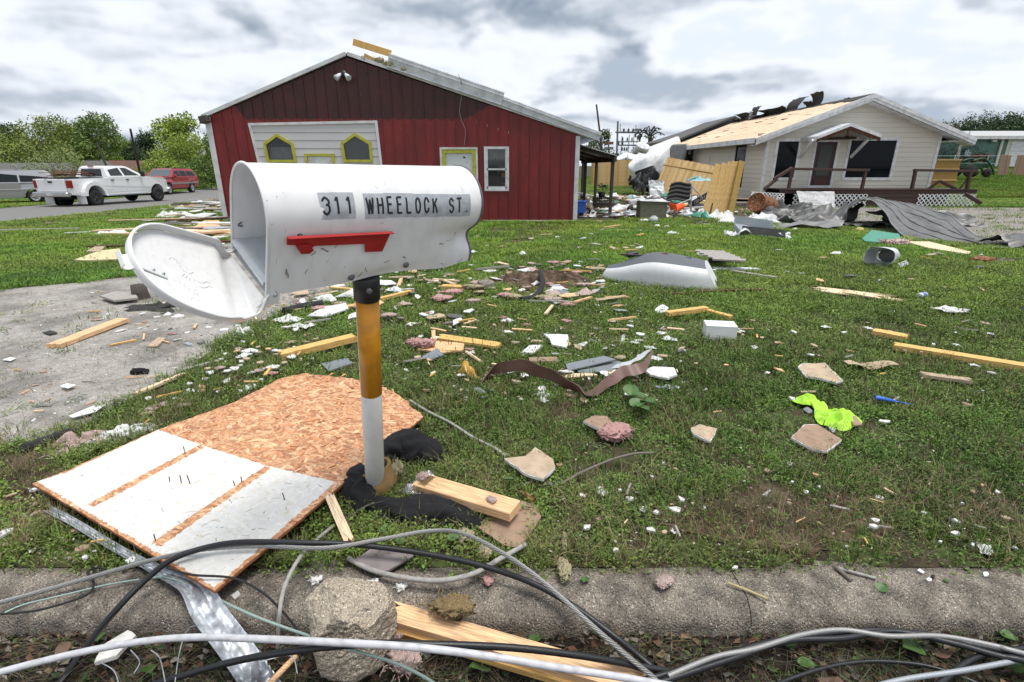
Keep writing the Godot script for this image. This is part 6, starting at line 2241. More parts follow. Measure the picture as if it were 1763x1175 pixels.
	for q in [[W(-0.175, 0.02, -1.558), W(0.045, 0.02, 0.05), m.mineral, "cream mineral wool strand hanging below the brown hardboard"], [W(-0.095, 0.02, -1.462), W(0.03, 0.02, 0.05), m.mineral, "cream mineral wool tuft right of the steel cable's bend"], [W(-0.192, 0.04, -1.205), W(0.08, 0.035, 0.04), m.mineral_brown, "brown-yellow mineral wool draped over the kerb beside the long board"], [W(0.181, 0.02, -1.367), W(0.03, 0.03, 0.05), m.mineral, "yellow mineral wool tuft on the kerb's edge below the grass"], [W(0.189, 0.02, -1.506), W(0.012, 0.02, 0.05), m.mineral, "thin yellow wool strand in the grass above the kerb"], [W(0.498, 0.02, -1.322), W(0.03, 0.012, 0.025), m.pink_pale, "pale pink wool scrap lying on top of the kerb"], [W(-0.083, 0.02, -1.329), W(0.02, 0.012, 0.02), m.pink, "small pink wool scrap on the kerb under the black cable"]]:
		wool("insulation_tuft", q[3], q[0], q[1], q[2], "", 16)
	# torn cardboard-faced gypsum on the grass to the right
	gypsum_piece("torn tan-faced gypsum board with ragged white edge right of the timber", [L(-0.035, -2.002), L(0.062, -2.026), L(0.11, -2.112), L(0.184, -2.002), L(0.188, -1.927), L(0.13, -1.831), L(0.058, -1.874)], 0.06)


# a length of fleece lying in folds along a line
func fleece(label: String, pts, r: float, sd: float):
	var sp := spline(pts, 10)
	var c: Vector3 = sp[sp.size() / 2]
	var f := func(u: float, v: float) -> Vector3:
		var fi := u * (sp.size() - 1)
		var i := mini(int(fi), sp.size() - 2)
		var p := sp[i].lerp(sp[i + 1], fi - i) - c
		var d := (sp[i + 1] - sp[i]).normalized()
		var s := d.cross(Vector3.UP).normalized()
		var a := v * TAU
		var k := r * (0.35 + 0.65 * sin(clampf(u * 0.94 + 0.03, 0.0, 1.0) * PI)) * (1.0 + 0.24 * fs.get_noise_3d(u * 2.0 + sd, cos(a), sin(a)) + 0.10 * sin(a * 5.0 + 7.0 * fs.get_noise_2d(u * 2.0, sd)) + 0.09 * sin(a * 3.0 + u * 16.0))
		return p + s * cos(a) * k * 1.15 + Vector3.UP * sin(a) * k * 0.8
	return solo("black_cloth", label, "cloth", B.new().sheet(70, 48, f, 0.0), m.cloth_black, c)


func leaf_blade(n: String, label: String, at: Vector3, l: float, yaw: float, group := ""):
	var f := func(u: float, v: float) -> Vector3:
		var w := sin(pow(u, 0.7) * PI) * 0.42 * (1.0 if u < 0.98 else 0.2)
		var c := (v - 0.5) * 2.0
		return W(u * l, 0.10 * l * sin(u * 2.6) + absf(c) * 0.12 * l, c * w * l)
	var o = solo(n, label, "leaf", B.new().sheet(10, 6, f, 0.0006), m.leaf_flat, at, group)
	o.rotation = W(rf(-0.3, 0.3), yaw, rf(-0.2, 0.3))
	return o


func gypsum_piece(label: String, poly, up: float, face: Material = null, group := ""):
	var o = slab("gypsum_board", label, "gypsum board", poly, up, 0.012, m.gypsum, group, 0.06, 0.006)
	var c := Vector2.ZERO
	for q in poly:
		c += q
	c /= poly.size()
	var loc := PackedVector2Array()
	for q in poly:
		loc.append((q - c) * 0.965 + L(rf(-0.003, 0.003), rf(-0.003, 0.003)))
	part(o, "paper_face", B.new().prism(loc, Transform3D(LAY, Vector3.ZERO), 0.0005, 0.002), face if face else m.tan_board, null, Transform3D())
	return o


func osb_sheet():
	# corners as they rest: left, kerb side, right, far
	var l: Vector3 = W(-1.967, 0.07, -1.796)
	var k: Vector3 = W(-0.897, 0.08, -1.216)
	var r: Vector3 = W(-0.47, 0.06, -2.426)
	var e1 := (k - l).normalized()
	var up := e1.cross((r - k)).normalized()
	if up.y < 0:
		up = -up
	var e2 := up.cross(e1).normalized()
	if e2.dot(r - k) < 0:
		e2 = -e2
	var fr := Transform3D(Basis(e1, e2, up), l)
	var loc := func(p: Vector2) -> Vector2:
		var d := W(p.x, 0.07, p.y) - l
		return L(d.dot(e1), d.dot(e2))
	var rim := []
	var px: Array = [L(-1.967, -1.796), L(-0.904, -1.226), L(-0.713, -1.745), L(-0.466, -2.407), L(-0.591, -2.612), L(-0.793, -2.841), L(-1.058, -2.96), L(-1.338, -3.027), L(-1.435, -2.95), L(-1.553, -2.582), L(-1.762, -2.263), L(-1.91, -1.885)]
	for q in px:
		rim.append(loc.call(q))
	# break up the torn far edge
	var out := PackedVector2Array()
	for i in rim.size():
		var a: Vector2 = rim[i]
		var b: Vector2 = rim[(i + 1) % rim.size()]
		out.append(a)
		var n := int(a.distance_to(b) / 0.03)
		if i >= 3:
			for s in range(1, n):
				out.append(a.lerp(b, float(s) / n) + L(rf(-0.006, 0.006), rf(-0.006, 0.006)) * (2.0 if i < 9 else 0.7))
		elif i == 0 or i == 1 or i == 2:
			for s in range(1, n):
				out.append(a.lerp(b, float(s) / n) + L(rf(-0.0015, 0.0015), rf(-0.0015, 0.0015)))
	# the painted half and its two bare strips
	var white := []
	for q in [L(-1.965, -1.812), L(-0.912, -1.24), L(-0.729, -1.808), L(-1.064, -1.929), L(-1.459, -2.111), L(-1.756, -2.263), L(-1.899, -1.872)]:
		white.append(loc.call(q))
	var strips := []
	for s in [[L(-1.467, -2.117), L(-1.43, -2.085), L(-1.595, -1.638), L(-1.635, -1.655)], [L(-1.074, -1.929), L(-1.04, -1.911), L(-1.198, -1.419), L(-1.241, -1.439)]]:
		var g := []
		for q in s:
			g.append(loc.call(q))
		strips.append(PackedVector2Array(g))
	var lo := L(-0.05, -0.1)
	var span := 1.75
	var n := 1100
	var im := Image.create(n, n, false, Image.FORMAT_RGB8)
	var src: Image = (t.osb as ImageTexture).get_image()
	var wp := PackedVector2Array(white)
	for j in n:
		for i in n:
			var c := src.get_pixel(int(i * 1.2) % 1024, int(j * 1.2) % 1024)
			var p := lo + L(i, j) * span / n
			var w := p + L(fn.get_noise_2d(p.x * 40.0, p.y * 40.0), fn.get_noise_2d(p.x * 40.0 + 50.0, p.y * 40.0)) * 0.008
			if Geometry2D.is_point_in_polygon(w, wp):
				var bare := false
				for s in strips:
					if Geometry2D.is_point_in_polygon(w, s):
						bare = true
				if not bare:
					var lum := (c.r + c.g + c.b) / 3.0
					var sc := fn.get_noise_2d(p.x * 26.0, p.y * 26.0)
					var wear := sm(0.36, 0.5, sc)
					var g := 0.83 + (lum - 0.5) * 0.2 - 0.05 * maxf(0.0, fn.get_noise_2d(p.x * 3.0, p.y * 3.0))
					c = Color(g, g * 0.992, g * 0.972).lerp(Color(0.80, 0.72, 0.58), wear * 0.5)
			im.set_pixel(i, j, c)
	# chips of lifted flake and dirt over the paint
	for d in 700:
		var x := rng.randi() % n
		var y := rng.randi() % n
		var a := rf(0, TAU)
		var ln := int(pow(rf(0, 1), 2.5) * 26.0) + 2
		var g := rf(0.15, 0.6)
		for i in ln:
			var q := L(x, y) + L(cos(a), sin(a)) * i
			for w2 in (2 if d % 4 == 0 else 1):
				im.set_pixel(clampi(int(q.x) + w2, 0, n - 1), clampi(int(q.y), 0, n - 1), Color(g, g * 0.88, g * 0.75))
	var mat := uvmat(Color(1, 1, 1), 0.75, ImageTexture.create_from_image(im))
	mat.heightmap_enabled = true
	mat.heightmap_texture = mat.albedo_texture
	mat.heightmap_scale = 0.08
	var uvs := Transform2D(L(1.0 / span, 0), L(0, 1.0 / span), -lo / span)
	var o = thing("chipboard_sheet", "large torn chipboard sheet, half painted white with two bare strips, lying left of the post", "chipboard", W(l.x, 0, l.z) + W(0.6, 0, 0))
	part(o, "panel", B.new().prism(out, fr, -0.004, 0.0, uvs), mat)
	part(o, "panel_core", B.new().prism(out, fr, -0.0125, -0.0042), mk(Color(0.44, 0.15, 0.06), 0.9, 0.0, t.fine, 8.0, t.pits, 0.3))
	cover(px)
	# nails standing out of the paint
	for q in [L(-1.232, -1.45), L(-1.128, -1.78), L(-1.358, -1.8), L(-1.411, -1.808), L(-1.317, -1.792), L(-0.885, -1.684), L(-1.114, -1.808), L(-1.485, -2.034)]:
		var c: Vector2 = loc.call(q)
		var h := rf(0.018, 0.042)
		var p0 := fr * W(c.x, c.y, 0.0)
		part(o, "nail", B.new().tube([p0, p0 + up * h + e1 * rf(-0.012, 0.006)], 0.0019, 6), m.rust_dark)
	# lifted strands of flake on the bare part
	for i in 150:
		var c := L(rf(0.0, 1.2), rf(0.65, 1.5))
		if not Geometry2D.is_point_in_polygon(c, out) or Geometry2D.is_point_in_polygon(c, wp):
			continue
		var a := rf(0, TAU)
		var s := rf(0.012, 0.05)
		var d := L(cos(a), sin(a)) * s
		var nrm := d.orthogonal().normalized() * s * rf(0.12, 0.3)
		var h := rf(0.002, 0.011)
		var b := B.new()
		b.tri(fr * W(c.x, c.y, 0.001), fr * W(c.x + d.x + nrm.x, c.y + d.y + nrm.y, h), fr * W(c.x + d.x - nrm.x, c.y + d.y - nrm.y, h * rf(0.2, 1.0)))
		b.tri(fr * W(c.x, c.y, 0.001), fr * W(c.x + d.x - nrm.x, c.y + d.y - nrm.y, h * 0.9), fr * W(c.x + nrm.x, c.y + nrm.y, 0.0015))
		part(o, "flake", b, m.flake_a if i % 2 else m.flake_b)
	# bent galvanised strip that sticks out from under the sheet and runs down over the kerb
	var pts := [[W(-1.809, 0.03, -1.673), 0.02], [W(-1.632, 0.03, -1.588), 0.025], [W(-1.394, 0.02, -1.468), 0.03], [W(-1.185, 0.02, -1.367), 0.035], [W(-1.017, 0.035, -1.285), 0.05], [W(-0.907, 0.02, -1.188), 0.065], [W(-0.814, -0.03, -1.126), 0.065], [W(-0.734, -0.09, -1.074), 0.06], [W(-0.665, -0.12, -1.021), 0.06]]
	var line := []
	for q in pts:
		line.append(q[0])
	var sp := spline(line, 6)
	var sf := func(u: float, v: float) -> Vector3:
		var fi := u * (sp.size() - 1)
		var i := int(minf(fi, sp.size() - 1.0))
		var p := sp[i]
		var d := (sp[mini(i + 1, sp.size() - 1)] - sp[maxi(i - 1, 0)]).normalized()
		var side := d.cross(Vector3.UP).normalized()
		var wide: float = lerpf(0.03, 0.085, sm(0.3, 0.62, u))
		var c := v - 0.5
		var y := 0.004 * (absf(sin(v * PI * 3.0))) + 0.012 * sm(0.85, 1.0, v) + 0.012 * sm(0.15, 0.0, v)
		return p + side * c * wide + W(0, y + 0.0005 * fs.get_noise_2d(u * 9.0, v * 2.0), 0)
	solo("metal_strip", "bent galvanised metal strip sticking out from under the sheet over the kerb", "metal strip", B.new().sheet(90, 18, sf, 0.0012), m.galv)



# ---------------------------------------------------------------- wrecked fences, trailer, heaps in the middle distance
# a fence panel: pickets along a-b (base line), h tall, leaning by lean metres at the top towards off; rails behind
func fence_panel(label: String, a: Vector3, b: Vector3, h: float, off: Vector3, n: int, sag: Callable, mats: Array, fan := 0.0):
	var o = thing("fence_panel", label, "fence panel", (a + b) * 0.5)
	for k in n:
		var f0 := float(k) / n
		var f := (k + 0.5) / n
		var p: Vector3 = a.lerp(b, f)
		var hh: float = h * sag.call(f)
		var top := p + off + W(0, hh, 0) + (b - a) * fan * (f - 0.5)
		var up := (top - p).normalized()
		var side := (b - a).normalized()
		var nz := side.cross(up).normalized()
		var x := Transform3D(Basis(side, up, nz), p.lerp(top, 0.5) + nz * rf(-0.006, 0.006))
		part(o, "picket", B.new().box(Transform3D(), W(a.distance_to(b) / n * rf(0.94, 0.985), p.distance_to(top) + rf(-0.02, 0.02), 0.018), 0.003), mats[rng.randi() % mats.size()], null, Transform3D(x.basis, x.origin - o.position))
	for y in [0.2, 0.8]:
		var q := board_mesh(a + (off + W(0, h * sag.call(0.0), 0)) * y, b + (off + W(0, h * sag.call(1.0), 0)) * y, 0.04, 0.085)
		q[1].origin += W(0, 0, -0.06)
		part(o, "rail", q[0], m.fence_dark, null, Transform3D(q[1].basis, q[1].origin - o.position))
	return o


func fences_and_trailer():
	var f2: Material = mk(Color(0.68, 0.47, 0.22), 0.85, 0.0, t.grain, W(8, 0.5, 8))
	var f3: Material = mk(Color(0.56, 0.36, 0.14), 0.85, 0.0, t.grain, W(8, 0.6, 8))
	var set := [m.fence, f2, f3]
	var flat := func(f: float) -> float: return 1.0
	fence_panel("upright yellow fence panel seen beyond the lean-to posts", W(6.3, -0.1, -39), W(9, 0.02, -39), 1.95, W(0, 0, -0.3), 20, func(f: float) -> float: return 1.0 - 0.08 * f, set)
	var fp = fence_panel("weathered end length of yellow fence right behind the lean-to posts", W(5.59, 0.09, -38), W(6.19, -0.01, -38.6), 1.8, W(0, 0, -0.1), 4, flat, [f3, m.fence_dark])
	fence_panel("wide curved yellow fence panel leaning back below the white trailer", W(6.75, -0.4, -26), W(8.45, -0.46, -22.5), 2.15, W(1.0, 0, -1.1), 26, func(f: float) -> float: return 1.0 - 0.22 * f, set)
	var st = thing("fence_panel", "steep fence boards with a thick post standing in front of the cream house", "fence panel", W(7.23, -0.31, -18.5))
	var steep: Material = mk(Color(0.64, 0.42, 0.16), 0.85, 0.0, t.grain, W(0.5, 8, 8))
	for q in [[1215, 366, 1238, 283, 0.26], [1229, 369, 1248, 281, 0.22], [1238, 371, 1257, 279, 0.15], [1247, 372, 1266, 278, 0.28], [1254, 373, 1270, 278, 0.1]]:
		var a := px_at(q[0], q[1], 18.3)
		var b := px_at(q[2], q[3], 18.9)
		var bx := along((a + b) * 0.5, b - a, W(0, 0, 1))
		part(st, "fence_board", B.new().box(Transform3D(), W(a.distance_to(b), 0.02, q[4]), 0.003), steep, null, Transform3D(bx.basis, bx.origin - st.position))
	var steep_post: Material = mk(Color(0.42, 0.27, 0.07), 0.85, 0.0, t.grain, W(0.5, 8, 8))
	var pa := px_at(1256, 374, 18.1)
	var pb := px_at(1277, 278, 18.8)
	var px := along((pa + pb) * 0.5, pb - pa, W(0, 0, 1))
	part(st, "post", B.new().box(Transform3D(), W(pa.distance_to(pb), 0.1, 0.2), 0.008), steep_post, null, Transform3D(px.basis, px.origin - st.position))
	# overturned white camper trailer lying against the house
	var tr = thing("camper_trailer", "overturned dented white camper trailer lying between the fences and the cream house", "trailer", gp(9.2, -36.0))
	var body := func(u: float, v: float) -> Vector3:
		var a := TAU * v
		var c := cos(a)
		var s := sin(a)
		var e := 0.15
		var y := signf(s) * pow(absf(s), e) * 1.0
		var z := signf(c) * pow(absf(c), e) * 1.25
		var k := 1.0 - 0.5 * pow(absf(u * 2.0 - 1.0), 8.0)
		var p := W((u - 0.5) * 5.0, y * k, z * k)
		return p * (1.0 + 0.018 * fs.get_noise_3dv(p * 0.7))
	var tx := Transform3D(Basis.from_euler(W(-0.32, 0.95, 0.30)), px_at(1133, 283, 35.0))
	part(tr, "shell", B.new().sheet(30, 36, body, 0.0), m.white, null, Transform3D(tx.basis, tx.origin - tr.position))
	part(tr, "end_window", B.new().box(Transform3D(tx.basis, tx.origin - tr.position) * xf(W(-2.5, -0.45, 0.2)), W(0.12, 0.7, 1.2), 0.05), m.glass_dark, null, Transform3D())
	part(tr, "underside", B.new().box(xf(px_at(1161, 283, 33.0) - tr.position, 0.5, 0.0, -0.3), W(0.3, 2.4, 1.4), 0.12), m.sheet, null, Transform3D())
	var vx := Transform3D(Basis.from_euler(W(0.5, 0.0, -0.2)), px_at(1106, 255, 33.0) - tr.position)
	part(tr, "roof_vent", B.new().lathe([L(0.2, -0.15), L(0.4, -0.15), L(0.43, 0.12), L(0.4, 0.18), L(0.35, 0.16), L(0.2, 0.05)], 24, vx), m.trim, null, Transform3D())
	part(tr, "vent_fan", B.new().lathe([L(0.0, 0.1), L(0.1, 0.1), L(0.2, 0.04)], 20, vx), m.galv, null, Transform3D())
	rag("metal_scrap", "blue-white torn trailer skin lying left of the white trailer", "sheet metal", px_at(1093, 276, 36.5), 2.2, 1.0, 0.4, 0.5, m.sheet_white, 41)
	board("board", "grey fallen rafter behind the fence left of the trailer", "board", px_at(1074, 274, 48), px_at(1098, 263, 46), 0.2, 0.2, m.grey_wood)
	board("board", "brown fallen rafter behind the fence below the grey one", "board", px_at(1070, 279, 47), px_at(1100, 270, 46), 0.25, 0.25, m.brown_wood)


func crumple(n: String, label: String, cat: String, at: Vector3, su: float, sv: float, hgt: float, rot: Vector3, mat: Material, sd: float, ribs := 6, fold := 0.0):
	# creased sheet metal: straight ribs, sharp folds from a ridged noise
	var f := func(u: float, v: float) -> Vector3:
		var x := (u - 0.5) * su
		var z := (v - 0.5) * sv
		var y := hgt * absf(fn.get_noise_2d(u * 1.3 + sd, v * 1.1 + sd * 3.0)) * 2.2
		y += 0.02 * su / 2.0 * (1.0 if int(roundf(v * ribs * 4)) % 4 == 0 else 0.0)
		y += fold * absf(u - 0.45) * su * 0.5
		x += 0.18 * su * fn.get_noise_2d(v * 1.5 + sd, u + 7.0)
		z += 0.12 * sv * fn.get_noise_2d(u * 1.8 + sd, 3.0)
		return W(x, y, z)
	var b := B.new()
	b.sheet(18, ribs * 4, f, 0.004)
	var o = solo(n, label, cat, b, mat, at)
	o.rotation = rot
	return o


func wreckage():
	# the long curled roof sheet: a profile swept along its width, arching up at the left and trailing to the right
	var prof := spline([W(9.33, -0.13, -14.6), W(9.26, 0.2, -14.5), W(9.36, 0.41, -14.3), W(9.52, 0.47, -14), W(9.38, 0.21, -13.2), W(8.86, -0.1, -11.9), W(8.46, -0.2, -10.6), W(8.59, -0.19, -9.9), W(8.98, -0.14, -9.3)], 6)
	var back := spline([W(10.39, -0.07, -16.2), W(10.47, 0.24, -16.2), W(10.97, 0.38, -16.2), W(11.37, 0.35, -16), W(11.72, 0.25, -15.6), W(11.42, 0.16, -14.2), W(10.89, 0.05, -12.8), W(10.15, -0.14, -11.2), W(9.69, -0.19, -9.9)], 6)
	var sf := func(u: float, v: float) -> Vector3:
		var fi := u * (prof.size() - 1)
		var i := mini(int(fi), prof.size() - 2)
		var a := prof[i].lerp(prof[i + 1], fi - i)
		var b := back[i].lerp(back[i + 1], fi - i)
		var p := a.lerp(b, v)
		p.y += 0.11 * fn.get_noise_2d(u * 4.0, v * 2.0) + 0.12 * sin(v * PI) * sm(0.3, 0.0, u)
		p.y = maxf(p.y, th(p.x, p.z) + 0.02)
		return p
	var rs = thing("metal_roof_sheet", "long curled grey metal roof sheet arching over the gravel in front of the porch", "sheet metal", gp(10.0, -13.0))
	part(rs, "sheet_metal", B.new().sheet(56, 28, sf, 0.006), m.sheet)
	for k in 6:
		var rp := []
		for i in 57:
			rp.append((sf.call(i / 56.0, k / 5.0) as Vector3) + W(0, 0.006, 0))
		part(rs, "rib", B.new().tube(rp, 0.014, 5), m.sheet_pale if k in [0, 5] else m.sheet)
	crumple("metal_sheet", "crumpled grey ribbed sheet metal heaped left of the arching roof sheet", "sheet metal", gp(8.9, -15.2, 0.0), 1.8, 1.4, 0.3, W(0.1, 0.5, 0.15), m.sheet, 1.0, 5, 0.3)
	crumple("metal_sheet", "folded grey sheet standing up in the middle of the metal heap", "sheet metal", gp(8.5, -16.2, 0.12), 1.6, 0.7, 0.25, W(0.6, 0.2, 0.1), m.sheet, 2.6, 4, 0.25)
	crumple("metal_sheet", "pale ribbed sheet lying at the front of the metal heap", "sheet metal", gp(7.6, -14.0, 0.02), 2.0, 1.2, 0.14, W(0.0, -0.35, 0.06), m.sheet_pale, 5.1, 6)
	crumple("metal_sheet", "dark sheet bent over behind the rusty barrel", "sheet metal", gp(8.5, -17.4, 0.05), 1.2, 0.7, 0.35, W(0.35, 0.8, 0.3), m.sheet, 7.7, 4, 0.2)
	crumple("metal_sheet", "flat grey sheets under the arch of the curled roof sheet", "sheet metal", gp(10.1, -14.6, 0.04), 2.2, 0.9, 0.1, W(0, 0.3, 0), m.sheet, 9.2, 5)
	crumple("metal_sheet", "small upright grey triangle of sheet metal left of the heap", "sheet metal", gp(6.4, -13.6, 0.05), 0.4, 0.35, 0.2, W(1.1, 0.4, 0.3), m.galv, 3.3, 3, 0.5)
	rag("tarp", "white tarp crumpled beside the rusty barrel", "tarp", gp(7.2, -15.6, 0.0), 1.4, 0.8, 0.2, 0.32, m.cloth_white, 52)
	rag("tarp", "grey-white plastic film left of the white tarp", "tarp", gp(6.9, -17.2, 0.0), 0.8, 0.6, 0.5, 0.26, m.trim, 57)
	crumple("metal_sheet", "dark bent sheet standing behind the right part of the curled roof sheet", "sheet metal", gp(11.9, -15.2, 0.03), 2.4, 1.1, 0.2, W(0.2, -0.25, -0.05), m.sheet, 15.3, 5, 0.12)
	crumple("metal_sheet", "dark flattened sheet at the right end of the curled roof sheet", "sheet metal", gp(9.9, -9.9, 0.05), 1.8, 0.9, 0.16, W(0.1, 0.4, 0), m.sheet, 18.1, 5)
	# rusty barrel
	var bp := []
	for q in [[0.0, 0.0], [0.27, 0.0], [0.29, 0.02], [0.28, 0.04], [0.28, 0.27], [0.295, 0.29], [0.28, 0.31], [0.28, 0.57], [0.295, 0.59], [0.28, 0.61], [0.28, 0.84], [0.29, 0.86], [0.27, 0.88], [0.26, 0.85], [0.0, 0.85]]:
		bp.append(L(q[0], q[1]))
	var bx := Transform3D(Basis.from_euler(W(0.25, 0.6, 1.35)), Vector3.ZERO)
	solo("barrel", "rusty dented steel barrel lying at the left of the metal heap", "barrel", B.new().lathe(bp, 28, bx), m.rust, gp(8.2, -16.8, 0.38))
	# bent galvanised trough
	var tg = thing("metal_trough", "bent galvanised sheet-metal box lying open on the grass", "trough", gp(5.25, -11.4))
	var q0: Vector3 = W(5.37, -0.22, -12.08)
	var q1: Vector3 = W(5.76, -0.18, -10.89)
	for e in [[q0 + W(0, 0.34, -0.5), q1 + W(0.1, 0.26, -0.75), 0.34], [q0, q1, 0.24]]:
		var tf := func(u: float, v: float) -> Vector3:
			var p: Vector3 = (e[0] as Vector3).lerp(e[1], u)
			return W(p.x, lerpf(th(p.x, p.z), p.y + e[2] * 0.2, v) + (e[2] * 0.7 * v if e[2] < 0.3 else 0.0), p.z - 0.08 * v) + W(0, 0, 0.05 * fn.get_noise_2d(u * 3.0, v * 2.0))
		part(tg, "side_panel", B.new().sheet(12, 4, tf, 0.006), m.sheet if e[2] < 0.3 else m.galv)
	var tb := func(u: float, v: float) -> Vector3:
		var p := q0.lerp(q1, u)
		return W(p.x, p.y + 0.05 + 0.2 * v * (1.0 - u * 0.7), p.z - 0.65 * v)
	part(tg, "base_panel", B.new().sheet(10, 5, tb, 0.006), m.galv)
	crumple("metal_scrap", "flat silver scrap lying left of the bent metal box", "sheet metal", W(5.08, -0.19, -11.73), 0.55, 0.3, 0.12, W(0, 0.2, 0), m.galv, 4.4, 3)
	crumple("metal_scrap", "white curl of metal at the right end of the bent metal box", "sheet metal", W(5.84, -0.16, -11.08), 0.28, 0.25, 0.1, W(0.7, 0.5, 0), m.sheet_white, 6.1, 3)
	slab("green_plastic", "teal-green plastic panel in front of the curled roof sheet", "plastic panel", [L(7.121, -10.521), L(8.311, -12.009), L(8.639, -11.571), L(8.014, -10.643), L(7.315, -10.057), L(6.959, -10.17)], 0.08, 0.02, m.plastic_green, "", 0.06)
	slab("board", "tan panel lying under the near edge of the curled roof sheet", "board", [L(7.723, -10.143), L(8.202, -10.143), L(7.794, -8.713), L(7.487, -8.4), L(7.419, -9.142)], 0.05, 0.02, m.pine_pale, "", 0.02)
	wool("insulation_tuft", "brown-pink insulation lump at the left end of the tan panel", W(7.37, -0.1, -9.94), W(0.28, 0.1, 0.16), m.pink_pale)
	solo("ball", "yellow ball half hidden under the curled roof sheet", "ball", B.new().blob(Vector3.ZERO, W(0.1, 0.08, 0.1), fn, 1.2, 0.1), mk(Color(0.42, 0.4, 0.12), 0.8), W(8.63, -0.2, -12.9))
	# bucket-like curl of metal lying on the grass
	var bc := func(u: float, v: float) -> Vector3:
		var a := TAU * u
		var r := lerpf(0.2, 0.13, v) * (1.0 + 0.1 * sin(a * 2.0 + 0.6) + 0.12 * fs.get_noise_2d(cos(a) + v, sin(a)))
		return W(v * 0.3 + (0.10 * cos(a + 2.0) + 0.05 * sin(a * 3.0)) * (1.0 - v), 0.15 + sin(a) * r * 0.8, cos(a) * r)
	var bo = solo("bent_duct", "dented white metal duct end lying open on the grass", "duct", B.new().sheet(30, 8, bc, 0.005), m.sheet_white, W(5.144, -0.052, -7.181))
	bo.rotation = W(0, 0.55, 0.0)
	part(bo, "end_plate", B.new().blob(W(0.29, 0.14, 0), W(0.02, 0.1, 0.125), fs, 1.0, 0.1, 10, 14), m.sheet, null, Transform3D())
	slab("metal_scrap", "flat grey scrap right of the dented white duct end", "sheet metal", [L(5.591, -7.376), L(5.924, -7.668), L(5.718, -7.32), L(5.409, -7.056)], 0.03, 0.01, m.galv)
	for q in [[1682,452,1702,447,0.12,"rusty red metal lump right of the duct end"], [1700,455,1742,450,0.1,"dark flat board beside the rusty lump at the right"]]:
		board("rusty_plate", q[5], "metal plate", px_at(q[0], q[1], 7.7), px_at(q[2], q[3], 7.8), 0.22, q[4] * 0.4, m.rust if q[0] < 1690 else m.dark_wood, 0.05)
	heap_by_shed()
	boat()


func boat():
	# overturned rowing boat: dark bottom up, white sides, blue line under the turn of the bilge
	var a: Vector3 = W(1.289, -0.042, -6.836)
	var b: Vector3 = W(2.312, -0.015, -5.623)
	var o = thing("boat", "overturned white rowing boat with a dark bottom and blue stripe on the lawn", "boat", (a + b) * 0.5 + W(0.1, 0, -0.25))
	var l := 1.38
	var x := W(cos(0.36), 0, sin(0.36))
	var z := W(-x.z, 0, x.x)
	var mid := b - z * 0.31 - x * l * 0.5
	var fr := Transform3D(Basis(x, Vector3.UP, z), W(mid.x, b.y - 0.02, mid.z))
	var half := func(u: float) -> float:
		return 0.38 * (0.1 + 0.9 * pow(sin(clampf(u * 0.62 + 0.05, 0.0, 1.0) * PI), 0.8))
	var hgt := func(u: float) -> float:
		return 0.165 + 0.115 * sm(0.0, 0.55, u)
	var side := func(u: float, v: float) -> Vector3:
		# v from the near gunwale over the bottom to the far gunwale
		var w: float = half.call(u)
		var h: float = hgt.call(u)
		var an := PI * v
		var zz := cos(an) * w
		var y := h * pow(maxf(0.0, sin(an)), 0.3) + 0.075 * sin(an) * sin(u * PI)
		return W((u - 0.5) * l - (u - 0.35) * 0.26 * y / h, y, zz)
	var paint := func(n: String, v0: float, v1: float, mat: Material, proud: float):
		var f := func(u: float, v: float) -> Vector3:
			var p: Vector3 = side.call(u, lerpf(v0, v1, v))
			return fr * (p + W(0, 0, proud if v0 > 0.5 else -proud))
		part(o, n, B.new().sheet(36, 14, f, 0.01), mat)
	paint.call("hull_bottom", 0.21, 0.79, mk(Color(0.13, 0.14, 0.16), 0.6, 0.0, t.fine, 2.6, t.bump, 0.3), 0.0)
	paint.call("hull_side", 0.792, 1.0, m.hull_white, 0.0)
	paint.call("hull_side", 0.0, 0.208, m.hull_white, 0.0)
	paint.call("blue_stripe", 0.80, 0.82, m.plastic_blue_dark, 0.004)
	for e in [["transom", 1.0], ["bow_plate", 0.0]]:
		var c: Vector3 = (side.call(e[1], 0.0) + side.call(e[1], 1.0)) * 0.5
		var ef := func(u: float, v: float) -> Vector3:
			return fr * c.lerp(side.call(e[1], v), u)
		part(o, e[0], B.new().sheet(3, 28, ef, 0.006), m.hull_white)
	part(o, "skeg_block", B.new().box(fr * xf(W(0.06, 0.33, 0.02)), W(0.08, 0.05, 0.06), 0.006), m.rust_dark)
	part(o, "keel_strip", B.new().box(fr * xf(W(-0.05, 0.31, 0.0), 0, 0, 0.0), W(l * 0.6, 0.02, 0.04), 0.004), m.black)
	part(o, "bow_fitting", B.new().box(fr * xf(W(-0.34, 0.30, -0.12), 0.4, 0, 0.2), W(0.14, 0.06, 0.1), 0.012), m.black)
	for k in 4:
		board("board", ["long rusty flat bar on the grass in front of the boat's stern", "thin dark lath beside the boat's stern", "white flaked board behind the boat's stern", "split grey lath on the grass right of the boat's stern"][k], "board", [W(1.984, -0.002, -5.429), W(1.545, 0, -5.344), W(2.733, -0.014, -6.894), W(2.915, -0.019, -6.718)][k], [W(2.802, -0.003, -5.517), W(1.918, 0, -5.344), W(3.32, -0.011, -6.798), W(3.266, -0.007, -6.214)][k], [0.06, 0.04, 0.12, 0.07][k], [0.03, 0.02, 0.02, 0.02][k], [m.rust_dark, m.rust_dark, m.trim, m.grey_wood][k], 0.03)


